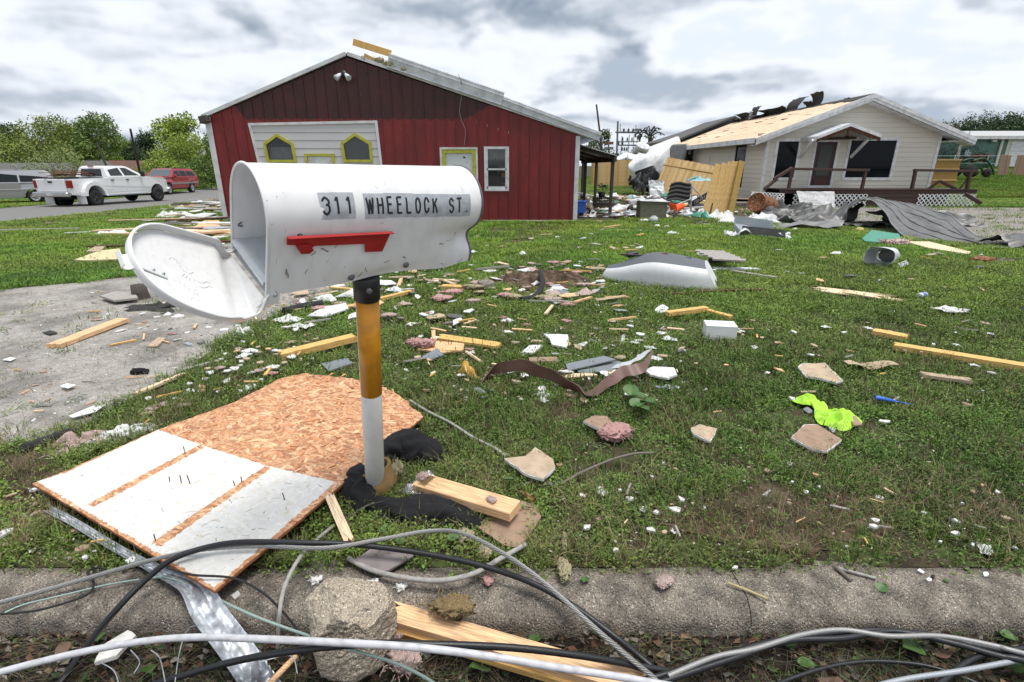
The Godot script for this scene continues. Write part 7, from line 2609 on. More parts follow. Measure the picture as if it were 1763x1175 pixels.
func heap_by_shed():
	# corrugated dark panel on a bent frame
	var gr = thing("grill_panel", "dark corrugated metal panel standing on a bent tube frame beside the fence", "metal panel", gp(5.6, -19.0))
	var p00 := px_at(1146, 348, 19.0)
	var p10 := px_at(1188, 345, 19.2)
	var p01 := px_at(1155, 316, 19.4)
	var p11 := px_at(1191, 313, 19.6)
	var cf := func(u: float, v: float) -> Vector3:
		var p := p00.lerp(p10, u).lerp(p01.lerp(p11, u), v)
		return p + W(0, 0, 0.035 * sin(v * TAU * 4.5)) + W(0, 0.05 * sin(u * 5.0), 0.03 * sin(u * 6.0))
	part(gr, "corrugated_sheet", B.new().sheet(8, 54, cf, 0.006), m.shingle_dark)
	for q in [[[1147,353],[1153,358],[1190,343]], [[1190,362],[1191,318],[1182,308]], [[1191,320],[1210,342]], [[1170,350],[1184,368]], [[1187,352],[1191,366]]]:
		var pts := []
		for e in q:
			pts.append(px_at(e[0], e[1], 18.9))
		part(gr, "frame_tube", B.new().tube(pts, 0.025, 6), m.galv)
	# dark signboard with pale illegible letters, half covered by the panel
	var s0 := px_at(1192, 351, 19.3)
	var s1 := px_at(1216, 337, 19.6)
	var sx := along((s0 + s1) * 0.5, s1 - s0, W(0, 1, 0.3))
	var sg = thing("signboard", "long dark signboard with worn white letters lying tilted below the fence", "sign", s0)
	part(sg, "board", B.new().box(sx, W(s0.distance_to(s1) * 1.15, 0.24, 0.03), 0.005), m.black)
	for k in 6:
		var u := -0.23 + k * 0.095
		var lb := B.new()
		var lx := sx * Transform3D(Basis(), W(u, 0.0, 0.018))
		lb.box(lx * xf(W(-0.02, 0, 0), 0, 0, 0.05), W(0.02, 0.14, 0.004))
		lb.box(lx * xf(W(0.012, [0.05, -0.06, 0.0, 0.06, -0.06, 0.04][k], 0)), W(0.045, 0.022, 0.0045))
		if k % 2:
			lb.box(lx * xf(W(0.026, 0.0, 0), 0, 0, -0.1), W(0.018, 0.13, 0.005))
		part(sg, "worn_letter", lb, m.trim)
	# traffic cone on its side
	var cx := Transform3D(Basis.from_euler(W(0.0, 0.3, -1.25)), px_at(1160, 361, 18.6))
	var cn = thing("traffic_cone", "orange traffic cone tipped over in the rubble", "traffic cone", px_at(1165, 367, 18.6))
	part(cn, "cone", B.new().lathe([L(0.2, 0.0), L(0.19, 0.02), L(0.15, 0.12), L(0.05, 0.56), L(0.03, 0.57)], 24, cx), m.orange)
	part(cn, "base", B.new().box(cx, W(0.42, 0.03, 0.42), 0.01), m.orange)
	part(cn, "pale_tip", B.new().lathe([L(0.085, 0.42), L(0.055, 0.575), L(0.0, 0.58)], 20, cx), mk(Color(0.6, 0.5, 0.25), 0.8))
	# green-brown open box
	var bxp: Vector3 = W(4.5, -0.32, -17)
	var gb = thing("metal_box", "dull green metal box standing on the grass before the rubble", "box", bxp)
	var w := 0.44
	for q in [[W(0, 0.29, 0.22), W(0.84, 0.58, 0.02), -0.10], [W(0, 0.29, -0.22), W(0.84, 0.58, 0.02), 0.0], [W(-0.42, 0.29, 0), W(0.02, 0.58, 0.42), 0.0], [W(0.42, 0.29, 0), W(0.02, 0.58, 0.42), 0.0]]:
		part(gb, "side_panel", B.new().box(xf(bxp + q[0], 0.05, q[2], 0.02), q[1], 0.004), m.green_dull)
	part(gb, "lid", B.new().box(xf(bxp + W(0, 0.6, 0.0), 0.05, 0.1, -0.04), W(0.9, 0.025, 0.5), 0.008), m.trim)
	solo("stove_ring", "black round stove ring on the green box's lid", "stove ring", B.new().tube(spline([W(0.18, 0, 0), W(0, 0, 0.1), W(-0.18, 0, 0), W(0, 0, -0.1), W(0.18, 0, 0.0)], 6), 0.02, 6), m.black, bxp + W(-0.03, 0.66, 0.0))
	solo("glass_jar", "round glass jar on the grass in front of the green box", "jar", B.new().lathe([L(0.0, 0.0), L(0.09, 0.0), L(0.13, 0.08), L(0.12, 0.16), L(0.06, 0.2), L(0.06, 0.22)], 18, Transform3D()), mk(Color(0.55, 0.57, 0.55), 0.1), W(4.24, -0.3, -15.67))
	# bin and crates by the lean-to
	var bin: Vector3 = W(2.25, -0.15, -17.6)
	var bl = thing("plastic_bin", "blue plastic bin at the foot of the lean-to", "bin", bin)
	part(bl, "tub", B.new().prism([L(-0.16, 0), L(0.16, 0), L(0.2, 0.34), L(-0.2, 0.34)], xf(bin), -0.26, 0.2), m.plastic_blue)
	part(bl, "rim", B.new().box(xf(bin + W(0, 0.36, -0.03)), W(0.46, 0.05, 0.54), 0.012), m.plastic_blue)
	for q in [[1023, 1039, 18.4, "dark plastic crate nearest the lean-to post"], [1040, 1057, 18.6, "brown lattice crate right of the lean-to post"]]:
		var c0 := px_at(q[0], 357, q[2])
		var c1 := px_at(q[1], 340, q[2])
		var ct = thing("crate", q[3], "crate", c0)
		var cw := c1.x - c0.x
		var chh := c1.y - c0.y
		for zz in [0.0, -0.3]:
			for r in 4:
				part(ct, "slat", B.new().box(xf(c0 + W(cw / 2, chh * (r + 0.5) / 4, zz)), W(cw, chh * 0.12, 0.012)), m.dark_wood)
			for r in 5:
				part(ct, "slat", B.new().box(xf(c0 + W(cw * r / 4.0, chh / 2, zz - 0.012)), W(0.02, chh, 0.012)), m.dark_wood)
		part(ct, "tray", B.new().box(xf(c0 + W(cw / 2, 0.02, -0.15)), W(cw, 0.02, 0.3)), m.dark_wood)
	var pl = thing("potted_plant", "green plant in a dark pot on the crate at the lean-to post", "plant", px_at(1036, 340, 18.4))
	part(pl, "pot", B.new().lathe([L(0, 0), L(0.1, 0), L(0.14, 0.18), L(0.12, 0.18), L(0, 0.14)], 14, xf(pl.position)), m.black)
	var lf := B.new()
	for k in 70:
		var a := rf(0, TAU)
		var p: Vector3 = pl.position + W(cos(a) * rf(0, 0.16), 0.2 + rf(0, 0.22), sin(a) * rf(0, 0.16))
		var d := W(cos(a), rf(-0.2, 0.6), sin(a)) * 0.1
		lf.tint(Color(0.05, 0.12, 0.03))
		lf.tri(p, p + d + W(0.03, 0, 0.02), p + d * 1.3)
		lf.tri(p, p + d * 1.3, p + d + W(-0.03, 0.01, -0.02))
	part(pl, "leaves", lf, m.leaf)
	rag("black_tarp", "black plastic sheeting crumpled left of the green box", "tarp", W(4.48, -0.32, -20.69), 1.0, 0.6, 0.1, 0.3, m.black, 71)
	rag("rag", "teal and white cloth thrown over the leaning fence panel", "cloth", px_at(1203, 312, 22.2), 0.95, 0.3, 0.1, 0.2, mk(Color(0.35, 0.6, 0.62), 0.9, 0.0, t.fine, 3.0), 77)
	rag("paper_box", "white crushed paper box in the rubble right of the cone", "box", px_at(1209, 369, 18.4), 0.35, 0.3, 0.5, 0.24, m.cloth_white, 79, "", 12, 10)
	solo("black_stake", "thin black metal stake stuck in the ground before the cone", "stake", B.new().tube([px_at(1159, 380, 16.6), px_at(1162, 362, 16.8)], 0.03, 6), m.black)
	solo("black_stake", "thin black rod leaning before the steep fence boards", "stake", B.new().tube([px_at(1223, 368, 17.6), px_at(1227, 350, 17.8)], 0.025, 6), m.black)
	crumple("metal_sheet", "small white ribbed panel leaning left of the wide fence panel's foot", "sheet metal", px_at(1130, 327, 25), 0.8, 0.9, 0.1, W(1.2, 0.4, 0.2), m.sheet_white, 8.8, 6)
	crumple("black_box", "black battered appliance shell under the white trailer", "appliance", px_at(1108, 324, 27), 1.4, 1.1, 0.6, W(0.5, 0.2, 0.1), m.black, 12.2, 3, 0.2)
	slab("plywood", "thin pale wood panel lying against the cream house's foot", "board", [L(9.6, -23.2), L(10.4, -23.0), L(10.9, -24.3), L(10.2, -24.6)], 0.28, 0.03, m.pine_pale, "", 0.1)
	slab("concrete_step", "grey concrete step at the foot of the cream house's left wall", "step", [L(9.0, -22.2), L(10.9, -22.0), L(11.0, -24.4), L(9.4, -24.8)], 0.2, 0.2, m.concrete, "", 0.0)
	# the rubble between shed and fences: boards, bricks, pipes, films - each a thing
	for i in 190:
		var z := -rf(17.2, 25.5)
		var x := lerpf(2.6, 7.4, rf(0, 1)) * (-z / 20.0)
		if x > 9.0 and z > -20.0:
			continue
		var k := i % 3
		var hp := rf(0.0, 0.35) * sm(-18.5, -22.0, z)
		var wh := " in the rubble between the red house and the fences"
		var e := rng.randi() % 6
		if k == 0:
			var a := rf(0, TAU)
			var d := W(cos(a), rf(-0.1, 0.15), sin(a)) * rf(0.25, 0.8)
			var c := gp(x, z, 0.05 + hp)
			e = e % 5
			board("rubble_board", "broken %s board" % ["weathered grey", "dark", "pale pine", "dull white", "rust-brown"][e] + wh, "board", c - d, c + d, rf(0.06, 0.2), rf(0.02, 0.06), [m.grey_wood, m.dark_wood, m.pine_pale, m.trim, m.rust_dark][e], 0.05, 0.0, "boards in the rubble")
		elif k == 1:
			e = e % 5
			solo("rubble_chunk", "broken %s chunk" % ["dusty white", "pale pink", "dark", "white", "grey concrete"][e] + wh, "rubble", B.new().blob(Vector3.ZERO, W(rf(0.08, 0.24), rf(0.05, 0.16), rf(0.08, 0.22)), fn, 3.0, 0.7, 7, 9), [m.gypsum, m.pink_pale, m.dark_wood, m.trim, m.concrete][e], gp(x, z, 0.06 + hp), "chunks in the rubble")
		else:
			rag("rubble_sheet", "crumpled %s sheet" % ["bright white", "black", "dull white", "brown", "silver", "green"][e] + wh, "scrap", gp(x, z, 0.02 + hp), rf(0.3, 0.9), rf(0.25, 0.6), rf(0, TAU), rf(0.08, 0.25), [m.cloth_white, m.black, m.trim, m.brown_board, m.galv, m.plastic_green][e], i * 3 + 100, "sheets in the rubble", 7, 6)



# ---------------------------------------------------------------- single pieces on the lawn and driveway
func lawn_debris():
	# brown coping strip, twisted in an S over the grass
	var sp := spline([W(-0.19, 0.03, -2.88), W(-0.116, 0.06, -3.012), W(0.041, 0.12, -2.942), W(0.222, 0.1, -2.842), W(0.372, 0.05, -2.767), W(0.435, 0.04, -2.723), W(0.584, 0.06, -2.882), W(0.709, 0.09, -2.997), W(0.826, 0.1, -3.031), W(0.938, 0.14, -3.203)], 7)
	var sf := func(u: float, v: float) -> Vector3:
		var fi := u * (sp.size() - 1)
		var i := mini(int(fi), sp.size() - 2)
		var p := sp[i].lerp(sp[i + 1], fi - i)
		var tw := 0.5 + 1.1 * sin(u * 5.0 + 0.6)
		var w := 0.105 * (0.35 + 0.65 * sm(0.0, 0.12, u)) * (1.0 - 0.75 * sm(0.86, 1.0, u))
		return p + (W(0.15, sin(tw) * 0.75, cos(tw) * 0.8) * (v - 0.3) * w) + W(0, 0.004 * sin(u * 60.0), 0)
	solo("metal_coping", "long brown metal strip twisted in an S across the lawn", "metal strip", B.new().sheet(90, 8, sf, 0.003), mk(Color(0.135, 0.068, 0.052), 0.45, 0.1, t.grime, 2.0))
	var e0 := func(u: float, v: float) -> Vector3:
		var p := (W(0.755, 0.07, -3.087) as Vector3).lerp(W(0.917, 0.16, -3.159), u)
		return p + W(-0.10 * v * (1.0 - u * 0.8), -0.035 * v + 0.01 * sin(u * 8.0), -0.06 * v)
	solo("metal_coping", "white and pale blue turned-up tip lying against the brown metal strip's right end", "metal strip", B.new().sheet(12, 6, e0, 0.003), m.sheet_white)
	# shingles and boards beside it
	slab("shingle", "upper of two blue-grey shingle strips behind the brown metal strip", "shingle", [L(0.36, -3.2), L(0.638, -3.322), L(0.704, -3.243), L(0.363, -3.076)], 0.055, 0.008, m.shingle_blue)
	slab("shingle", "lower of two blue-grey shingle strips behind the brown metal strip", "shingle", [L(0.417, -3.146), L(0.723, -3.295), L(0.816, -3.208), L(0.717, -3.105), L(0.439, -3.075)], 0.035, 0.008, m.shingle_blue)
	gypsum_piece("white gypsum scrap with scribbled marks left of the standing white stick", [L(0.25, -3.843), L(0.441, -3.829), L(0.428, -3.66), L(0.401, -3.517), L(0.295, -3.581), L(0.287, -3.715)], 0.05, m.white)
	gypsum_piece("white oval gypsum scrap left of the scribbled one", [L(0.061, -3.455), L(0.132, -3.594), L(0.226, -3.581), L(0.152, -3.443)], 0.04, m.white)
	slab("board", "flat tan board in the grass behind the brown metal strip", "board", [L(0.116, -3.348), L(0.311, -3.36), L(0.328, -3.269), L(0.121, -3.258)], 0.04, 0.015, m.brown_board)
	slab("board", "pale flat lath in front of the blue-grey shingles", "board", [L(0.326, -3.075), L(0.522, -3.075), L(0.554, -3.036), L(0.347, -3.017)], 0.03, 0.01, m.pine_pale)
	board("stick", "white painted stick standing tilted out of the grass", "stick", W(0.842, 0, -3.694), W(1.048, -0.057, -4.5), 0.03, 0.02, m.white)
	gypsum_piece("white and tan curled gypsum paper right of the brown metal strip's tip", [L(0.847, -3.056), L(0.927, -3.116), L(1.054, -3.096), L(1.041, -2.979), L(0.966, -2.923), L(0.873, -2.979)], 0.06, m.gypsum)
	# tan ceiling-board pieces on the right lawn
	gypsum_piece("large tan board piece with a white torn corner on the right lawn", [L(1.88, -3.127), L(1.931, -3.179), L(2.098, -3.2), L(2.051, -2.914), L(1.988, -2.887), L(1.925, -2.951), L(1.853, -2.979)], 0.05)
	gypsum_piece("large damp-stained tan board below the lime cloth", [L(1.353, -2.195), L(1.494, -2.336), L(1.566, -2.342), L(1.607, -2.201), L(1.465, -2.083), L(1.406, -2.098)], 0.05, m.brown_board)
	gypsum_piece("small seven-sided tan board piece left of the stained one", [L(0.903, -2.3), L(0.96, -2.336), L(1.035, -2.3), L(0.994, -2.229), L(0.953, -2.178), L(0.898, -2.24)], 0.05)
	slab("cardboard", "tan board corner sticking out from under the lime cloth", "board", [L(1.777, -2.426), L(1.822, -2.44), L(1.796, -2.342), L(1.746, -2.33)], 0.05, 0.008, m.brown_board)
	gypsum_piece("tan board piece half under a pink wool tuft", [L(0.369, -2.374), L(0.433, -2.439), L(0.503, -2.439), L(0.524, -2.336), L(0.446, -2.276)], 0.05, m.brown_board)
	wool("insulation_tuft", "large pink wool tuft on the tan board piece in the middle of the lawn", W(0.514, 0.03, -2.276), W(0.085, 0.045, 0.075), m.pink, "", 46)
	var gx := func(u: float, v: float) -> Vector3:
		var p := (W(2.248, 0.05, -3.179) as Vector3).lerp(W(2.538, 0.06, -3.122), u)
		return p + W(0, 0.05 * absf(u - 0.45) - 0.02 + 0.01 * sin(u * 9.0), -0.12 * v * (1.0 - absf(u - 0.5)))
	solo("cardboard", "tan cardboard strip folded in a shallow V on the right lawn", "cardboard", B.new().sheet(14, 4, gx, 0.004), m.tan_board)
	board("board", "long splintered tan bark strip lying right of the folded cardboard", "board", W(2.615, 0.03, -3.036), W(2.855, 0.03, -2.924), 0.06, 0.02, m.tan_board, 0.06)
	lime_cloth()
	solo("plastic_strip", "bright blue plastic strip in the grass right of the lime cloth", "plastic strip", B.new().tube(spline([W(2.079, 0.05, -2.663), W(2.139, 0.045, -2.642), W(2.203, 0.03, -2.643), W(2.278, 0.02, -2.634)], 5), [0.012, 0.014, 0.013, 0.012, 0.011, 0.01, 0.009, 0.008, 0.007, 0.006, 0.006, 0.005, 0.005, 0.004, 0.004, 0.004], 7), m.plastic_blue)
	# timbers
	board("timber", "long yellow timber running off the right edge of the lawn", "timber", W(2.824, 0.02, -3.585), W(3.589, 0.02, -3.012), 0.09, 0.04, m.pine_yellow, 0.03)
	board("timber", "short yellow block left of the long timber's end", "timber", W(2.915, 0.02, -3.95), W(3.083, 0.02, -3.774), 0.10, 0.035, m.pine_yellow, 0.03)
	var vt = thing("timber_pair", "two short pine battens nailed in a V left of the white box", "timber", Vector3.ZERO)
	for q in [[W(1.387, 0.029, -4.412), W(1.806, 0.028, -4.591), 0.06], [W(1.776, 0.008, -4.623), W(1.938, 0.009, -4.35), 0.05]]:
		var r := board_mesh(q[0], q[1], q[2], 0.045)
		part(vt, "batten", r[0], m.pine_yellow, null, r[1])
	board("wood_sliver", "long pointed sheet of split chipboard on the lawn right of the boat", "chipboard", W(3.326, 0.005, -5.623), W(4.01, 0.013, -5.063), 0.24, 0.012, m.pine_pale, 0.35)
	board("wood_sliver", "second chipboard sliver overlapping the long pointed sheet", "chipboard", W(3.539, 0.023, -5.462), W(3.809, 0.028, -5.076), 0.16, 0.01, m.pine_pale, 0.25)
	board("board", "short pine board left of the coiled black hose, wool stuck on its end", "board", W(-0.796, 0.004, -5.655), W(-0.305, 0.007, -5.531), 0.10, 0.035, m.pine_yellow, 0.03)
	wool("insulation_tuft", "cream wool on the short pine board left of the hose", W(-0.422, 0.057, -5.48), W(0.13, 0.03, 0.05), m.mineral, "", 10)
	board("board", "long thin yellow batten crossing behind the post", "board", W(-1.613, 0.018, -4.628), W(-1.082, 0.019, -5.368), 0.05, 0.03, m.pine_yellow, 0.03)
	board("timber", "yellow timber pointing at the post from the left", "timber", W(-1.632, 0.02, -3.367), W(-1.2, 0.04, -3.715), 0.09, 0.045, m.pine_yellow, 0.03)
	board("board", "broken yellow board with splintered ends right of the post", "board", W(-0.589, 0.03, -3.801), W(-0.084, 0.03, -3.583), 0.10, 0.02, m.pine_yellow, 0.06)
	slab("board", "orange-tan plywood scrap beside the broken yellow board", "board", [L(-0.695, -3.529), L(-0.577, -3.715), L(-0.356, -3.633), L(-0.351, -3.479), L(-0.487, -3.431)], 0.04, 0.012, m.pine, "", 0.05, 0.02)
	slab("shingle", "blue-grey shingle scrap on the plywood scrap's corner", "shingle", [L(-0.627, -3.329), L(-0.546, -3.498), L(-0.48, -3.376), L(-0.554, -3.273)], 0.05, 0.008, m.shingle_blue)
	wool("insulation_tuft", "bright pink wool tuft left of the broken yellow board", W(-0.669, 0.05, -3.578), W(0.09, 0.05, 0.05), m.pink, "", 18)
	rag("tape", "amber curl of plastic film in front of the broken yellow board", "film", W(-0.287, 0, -3.098), 0.20, 0.07, -0.7, 0.1, mk(Color(0.5, 0.28, 0.05), 0.3), 83, "", 14, 8)
	slab("shingle", "flat dark-grey shingle square by the yellow timber", "shingle", [L(-1.293, -3.23), L(-1.154, -3.318), L(-1.076, -3.23), L(-1.199, -3.105)], 0.04, 0.008, m.shingle_blue)
	slab("paving_slab", "flat grey slab on the grass right of the short pine board", "slab", [L(-0.391, -5.688), L(-0.294, -5.86), L(-0.192, -5.621), L(-0.302, -5.494)], 0.09, 0.05, m.concrete)
	var pl = thing("pallet", "weathered grey plank panel lying on the grass behind the boat", "pallet", W(3.52, -0.09, -8.49))
	for k in 5:
		var r2 := board_mesh((W(2.664, 0.105, -6.939) as Vector3) + W(0.06, 0.0, -0.17 * k), (W(3.045, 0.109, -6.779) as Vector3) + W(0.06, 0.0, -0.17 * k), 0.155, 0.022)
		part(pl, "plank", r2[0], m.grey_wood, null, Transform3D(r2[1].basis, r2[1].origin - pl.position))
	part(pl, "bearer", B.new().box(xf(W(3.099, 0, -7.45) as Vector3), W(0.44, 0.11, 0.05)), m.dark_wood)
	solo("white_float", "white oval float lying left of the grey plank panel", "float", B.new().blob(Vector3.ZERO, W(0.075, 0.05, 0.06), fn, 1.0, 0.06), m.white, W(3.05, -0.04, -8.25))
	# white box
	var wb: Vector3 = W(1.645, 0, -3.804)
	var wo = thing("white_box", "small white box standing on the lawn", "box", wb)
	part(wo, "carton", B.new().box(xf(wb + W(0, 0.062, -0.06), -0.18), W(0.23, 0.125, 0.15), 0.003), m.white)
	part(wo, "lid_flap", B.new().box(xf(wb + W(0.0, 0.127, -0.06), -0.18, 0.02), W(0.232, 0.003, 0.152), 0.001), m.white)
	part(wo, "hand_hole", B.new().box(xf(wb + W(0.013, 0.02, 0.0165), -0.18), W(0.03, 0.016, 0.004)), m.dark)
	# drink can, hose, mound
	var can: Vector3 = W(4.282, 0.026, -5.207)
	var cx := Transform3D(Basis.from_euler(W(0, 0.5, PI / 2)), Vector3.ZERO)
	var co = thing("drink_can", "blue and white drink can lying on the right lawn", "can", can)
	part(co, "can_body", B.new().lathe([L(0.0, -0.06), L(0.026, -0.06), L(0.033, -0.05), L(0.033, 0.05), L(0.027, 0.06), L(0.0, 0.058)], 18, Transform3D(cx.basis, can)), m.sheet_white)
	part(co, "label_band", B.new().lathe([L(0.0332, -0.03), L(0.0338, -0.03), L(0.0338, 0.03), L(0.0332, 0.03)], 18, Transform3D(cx.basis, can)), mk(Color(0.08, 0.2, 0.5), 0.3))
	wire("hose", "short black hose curling over the earth mound", "hose", [W(0.096, 0.034, -5.005), W(0.217, 0.033, -5.107), W(0.301, 0.05, -5.347), W(0.336, 0.106, -5.553), W(0.329, 0.14, -5.909)], 0.03, m.rubber, 9)
	var md: Vector3 = W(0.376, -0.024, -6.093)
	var mf := func(u: float, v: float) -> Vector3:
		var a := v * TAU
		var r := u * (0.55 + 0.12 * fn.get_noise_2d(cos(a) * 1.2, sin(a) * 1.2))
		return md + W(cos(a) * r * 1.25, 0.012 + 0.13 * (1.0 - u * u) * (0.7 + 0.6 * fn.get_noise_2d(cos(a) * r * 5.0, sin(a) * r * 5.0)) - 0.01 * u, sin(a) * r * 0.9)
	struct("earth_mound", B.new().sheet(16, 48, mf, 0.0), m.dirt)
	wire("stick", "bent grey stick lying from the chipboard sheet towards the torn tan board", "stick", [W(-0.584, 0.03, -2.666), W(-0.467, 0.03, -2.534), W(-0.321, 0.04, -2.38), W(-0.201, 0.03, -2.253), W(-0.082, 0.03, -2.142), W(-0.031, 0.03, -2.07)], 0.007, m.birch, 8)
	wire("stick", "forked dark stick right of the torn tan board", "stick", [W(0.131, 0.03, -1.846), W(0.208, 0.03, -1.859), W(0.311, 0.05, -1.915), W(0.436, 0.06, -1.987), W(0.547, 0.07, -2.024), W(0.647, 0.06, -2.051)], 0.0055, m.bark, 8)
	wire("stick", "short grey stick left of the forked dark stick", "stick", [W(0.04, 0.02, -1.848), W(0.108, 0.03, -1.884), W(0.17, 0.02, -1.869)], 0.006, m.bark, 7)
	wire("cable_loop", "grey cable loop standing at the right edge of the lawn", "cable", [W(3.747, 0, -3.491), W(4.624, -0.215, -4.4), W(4.664, -0.08, -4.5), W(4.75, 0.031, -4.6), W(4.899, 0.117, -4.7)], 0.012, m.rubber, 8)
	for q in [[1098, 690], [1112, 705], [1078, 700], [1135, 693], [1092, 712]]:
		leaf_blade("leaf", "broad green leaf of the small vine right of the brown metal strip", W(0.699, 0.05, -2.55) + W(rf(-0.14, 0.12), rf(0.0, 0.03), rf(-0.1, 0.08)), rf(0.08, 0.11), rf(0, TAU), "vine leaves on the lawn")
	# yellow panel, driveway board and others on the left
	slab("yellow_foam_board", "pale yellow foam board on the grass behind the mailbox door", "foam board", [L(-6.578, -7.659), L(-6.999, -8.715), L(-6.847, -8.965), L(-5.934, -7.721), L(-6.329, -7.598)], 0.05, 0.03, mk(Color(0.68, 0.60, 0.36), 0.9, 0.0, t.grime, 2.0), "", 0.03)
	slab("board", "small tan block above the yellow foam board", "board", [L(-7.1, -8.551), L(-7.739, -9.624), L(-7.437, -9.426), L(-6.868, -8.551)], 0.06, 0.04, m.tan_board)
	board("board", "long weathered pine board lying on the driveway", "board", W(-3.438, 0.01, -3.613), W(-3.395, 0.019, -4.298), 0.11, 0.03, m.pine, 0.03)
	board("stick", "short white stick standing on the driveway", "stick", W(-2.758, 0, -3.467), W(-3.374, -0.142, -4.3), 0.02, 0.012, m.white)
	slab("paper", "white torn paper at the driveway's near edge", "paper", [L(-2.39, -2.477), L(-2.351, -2.597), L(-2.291, -2.612), L(-2.28, -2.525), L(-2.352, -2.457)], 0.03, 0.004, m.white)
	slab("board", "flat grey-tan board square on the driveway", "board", [L(-2.755, -3.637), L(-2.813, -3.86), L(-2.735, -3.831), L(-2.668, -3.624)], 0.02, 0.01, m.tan_board)
	solo("glove", "black glove lying on the driveway", "glove", B.new().blob(W(0, 0.02, 0), W(0.05, 0.025, 0.03), fn, 2.0, 0.7, 10, 14).blob(W(0.045, 0.015, 0.01), W(0.03, 0.012, 0.01), fn, 1.0, 0.4, 7, 9).blob(W(0.03, 0.018, -0.025), W(0.028, 0.012, 0.01), fn, 1.0, 0.4, 7, 9), m.cloth_black, W(-2.465, 0, -3.128))
	slab("shingle", "thin dark shingle scrap on the driveway's far part", "shingle", [L(-3.844, -3.981), L(-3.808, -4.027), L(-3.698, -3.965), L(-3.735, -3.92)], 0.02, 0.005, m.shingle_dark)
	slab("paper", "small white paper at the driveway's left edge", "paper", [L(-3.57, -3.347), L(-3.566, -3.405), L(-3.504, -3.381), L(-3.492, -3.325)], 0.02, 0.004, m.white)
	slab("paper", "small white scrap in the middle of the driveway's near half", "paper", [L(-2.767, -2.873), L(-2.76, -2.916), L(-2.681, -2.89), L(-2.689, -2.838)], 0.03, 0.004, m.white)
	wire("black_pipe", "black rubber pipe at the left edge below the driveway", "pipe", [W(-2.352, 0.02, -2.159), W(-2.301, 0.03, -2.18), W(-2.268, 0.03, -2.241), W(-2.254, 0.02, -2.318)], 0.022, m.rubber, 9)
	rag("rag", "pink and green crumpled rag beside the chipboard sheet's left edge", "cloth", W(-2.103, 0, -2.215), 0.24, 0.13, 0.5, 0.07, m.pink_pale, 91)
	rag("plastic_film", "white plastic film under the chipboard sheet's upper left edge", "film", W(-1.977, 0, -2.318), 0.30, 0.12, 0.6, 0.05, m.cloth_white, 95)
	wire("black_pipe", "split black pipe behind the post on the driveway's end", "pipe", [W(-2.096, 0.028, -4.55), W(-2.001, 0.027, -4.718), W(-1.834, 0.036, -4.814)], 0.045, m.rubber, 9)
	slab("gypsum_board", "flat white board leaning on the split black pipe", "gypsum board", [L(-1.825, -4.379), L(-1.751, -4.642), L(-1.582, -4.729), L(-1.507, -4.558), L(-1.647, -4.341)], 0.06, 0.012, m.white)
	rag("purple_wrapper", "white and purple wrapper at the driveway's right edge", "wrapper", W(-2.211, 0, -3.996), 0.16, 0.12, 0.2, 0.06, m.cloth_white, 98, "", 12, 10)
	board("stick", "slim pale stick along the driveway's right edge", "stick", W(-2.248, 0.01, -2.772), W(-2.129, 0.02, -3.08), 0.03, 0.015, m.pine_pale, 0.03)
	board("stick", "grey flat lath further along the driveway's right edge", "stick", W(-2.207, 0.01, -3.154), W(-2.072, 0.02, -3.277), 0.035, 0.012, m.grey_wood, 0.02)
	# stump-like dark heap and shingles behind the mailbox door
	rag("shingle_heap", "dark torn shingles heaped behind the mailbox door", "shingles", W(-3.483, -0.004, -4.789), 0.5, 0.3, 0.1, 0.06, m.shingle_dark, 103)
	slab("shingle", "pale grey shingle piece left of the dark heap on the driveway", "shingle", [L(-4.222, -5.107), L(-4.194, -5.295), L(-3.939, -5.213), L(-3.759, -5.005), L(-3.932, -4.908)], 0.06, 0.02, m.grey_wood)
	solo("stump", "dark splintered stump behind the mailbox door", "stump", B.new().lathe([L(0.09, 0), L(0.075, 0.07), L(0.07, 0.15), L(0.0, 0.13)], 14, Transform3D()), m.dark_wood, W(-3.871, -0.008, -5.197))
	# boards and sheets strewn over the grass by the left side of the red house
	board("board", "long thin grey metal lath on the left grass", "board", W(-10.53, -0.2, -12.2), W(-9.66, -0.22, -12.97), 0.1, 0.03, m.galv)
	slab("gypsum_board", "large white board among the boards left of the red house", "gypsum board", [L(-10.219, -16.353), L(-10.611, -18.123), L(-9.879, -17.592), L(-9.165, -15.586)], 0.14, 0.03, m.white)
	slab("board", "splintered tan chipboard on the heap left of the red house", "chipboard", [L(-7.948, -12.903), L(-8.509, -14.434), L(-8.283, -14.788), L(-7.681, -13.737), L(-7.012, -11.826), L(-7.284, -11.972)], 0.1, 0.02, m.pine, "", 0.1, 0.05)
	rag("plastic_film", "white curled film on the left grass near the side street", "film", W(-11.27, -0.3, -17.5), 1.1, 0.4, 0.3, 0.2, m.cloth_white, 107)
	rag("plastic_film", "white bent plastic strip lying alone on the left grass", "film", W(-9.37, -0.21, -12.16), 0.7, 0.3, 0.3, 0.14, m.cloth_white, 108)


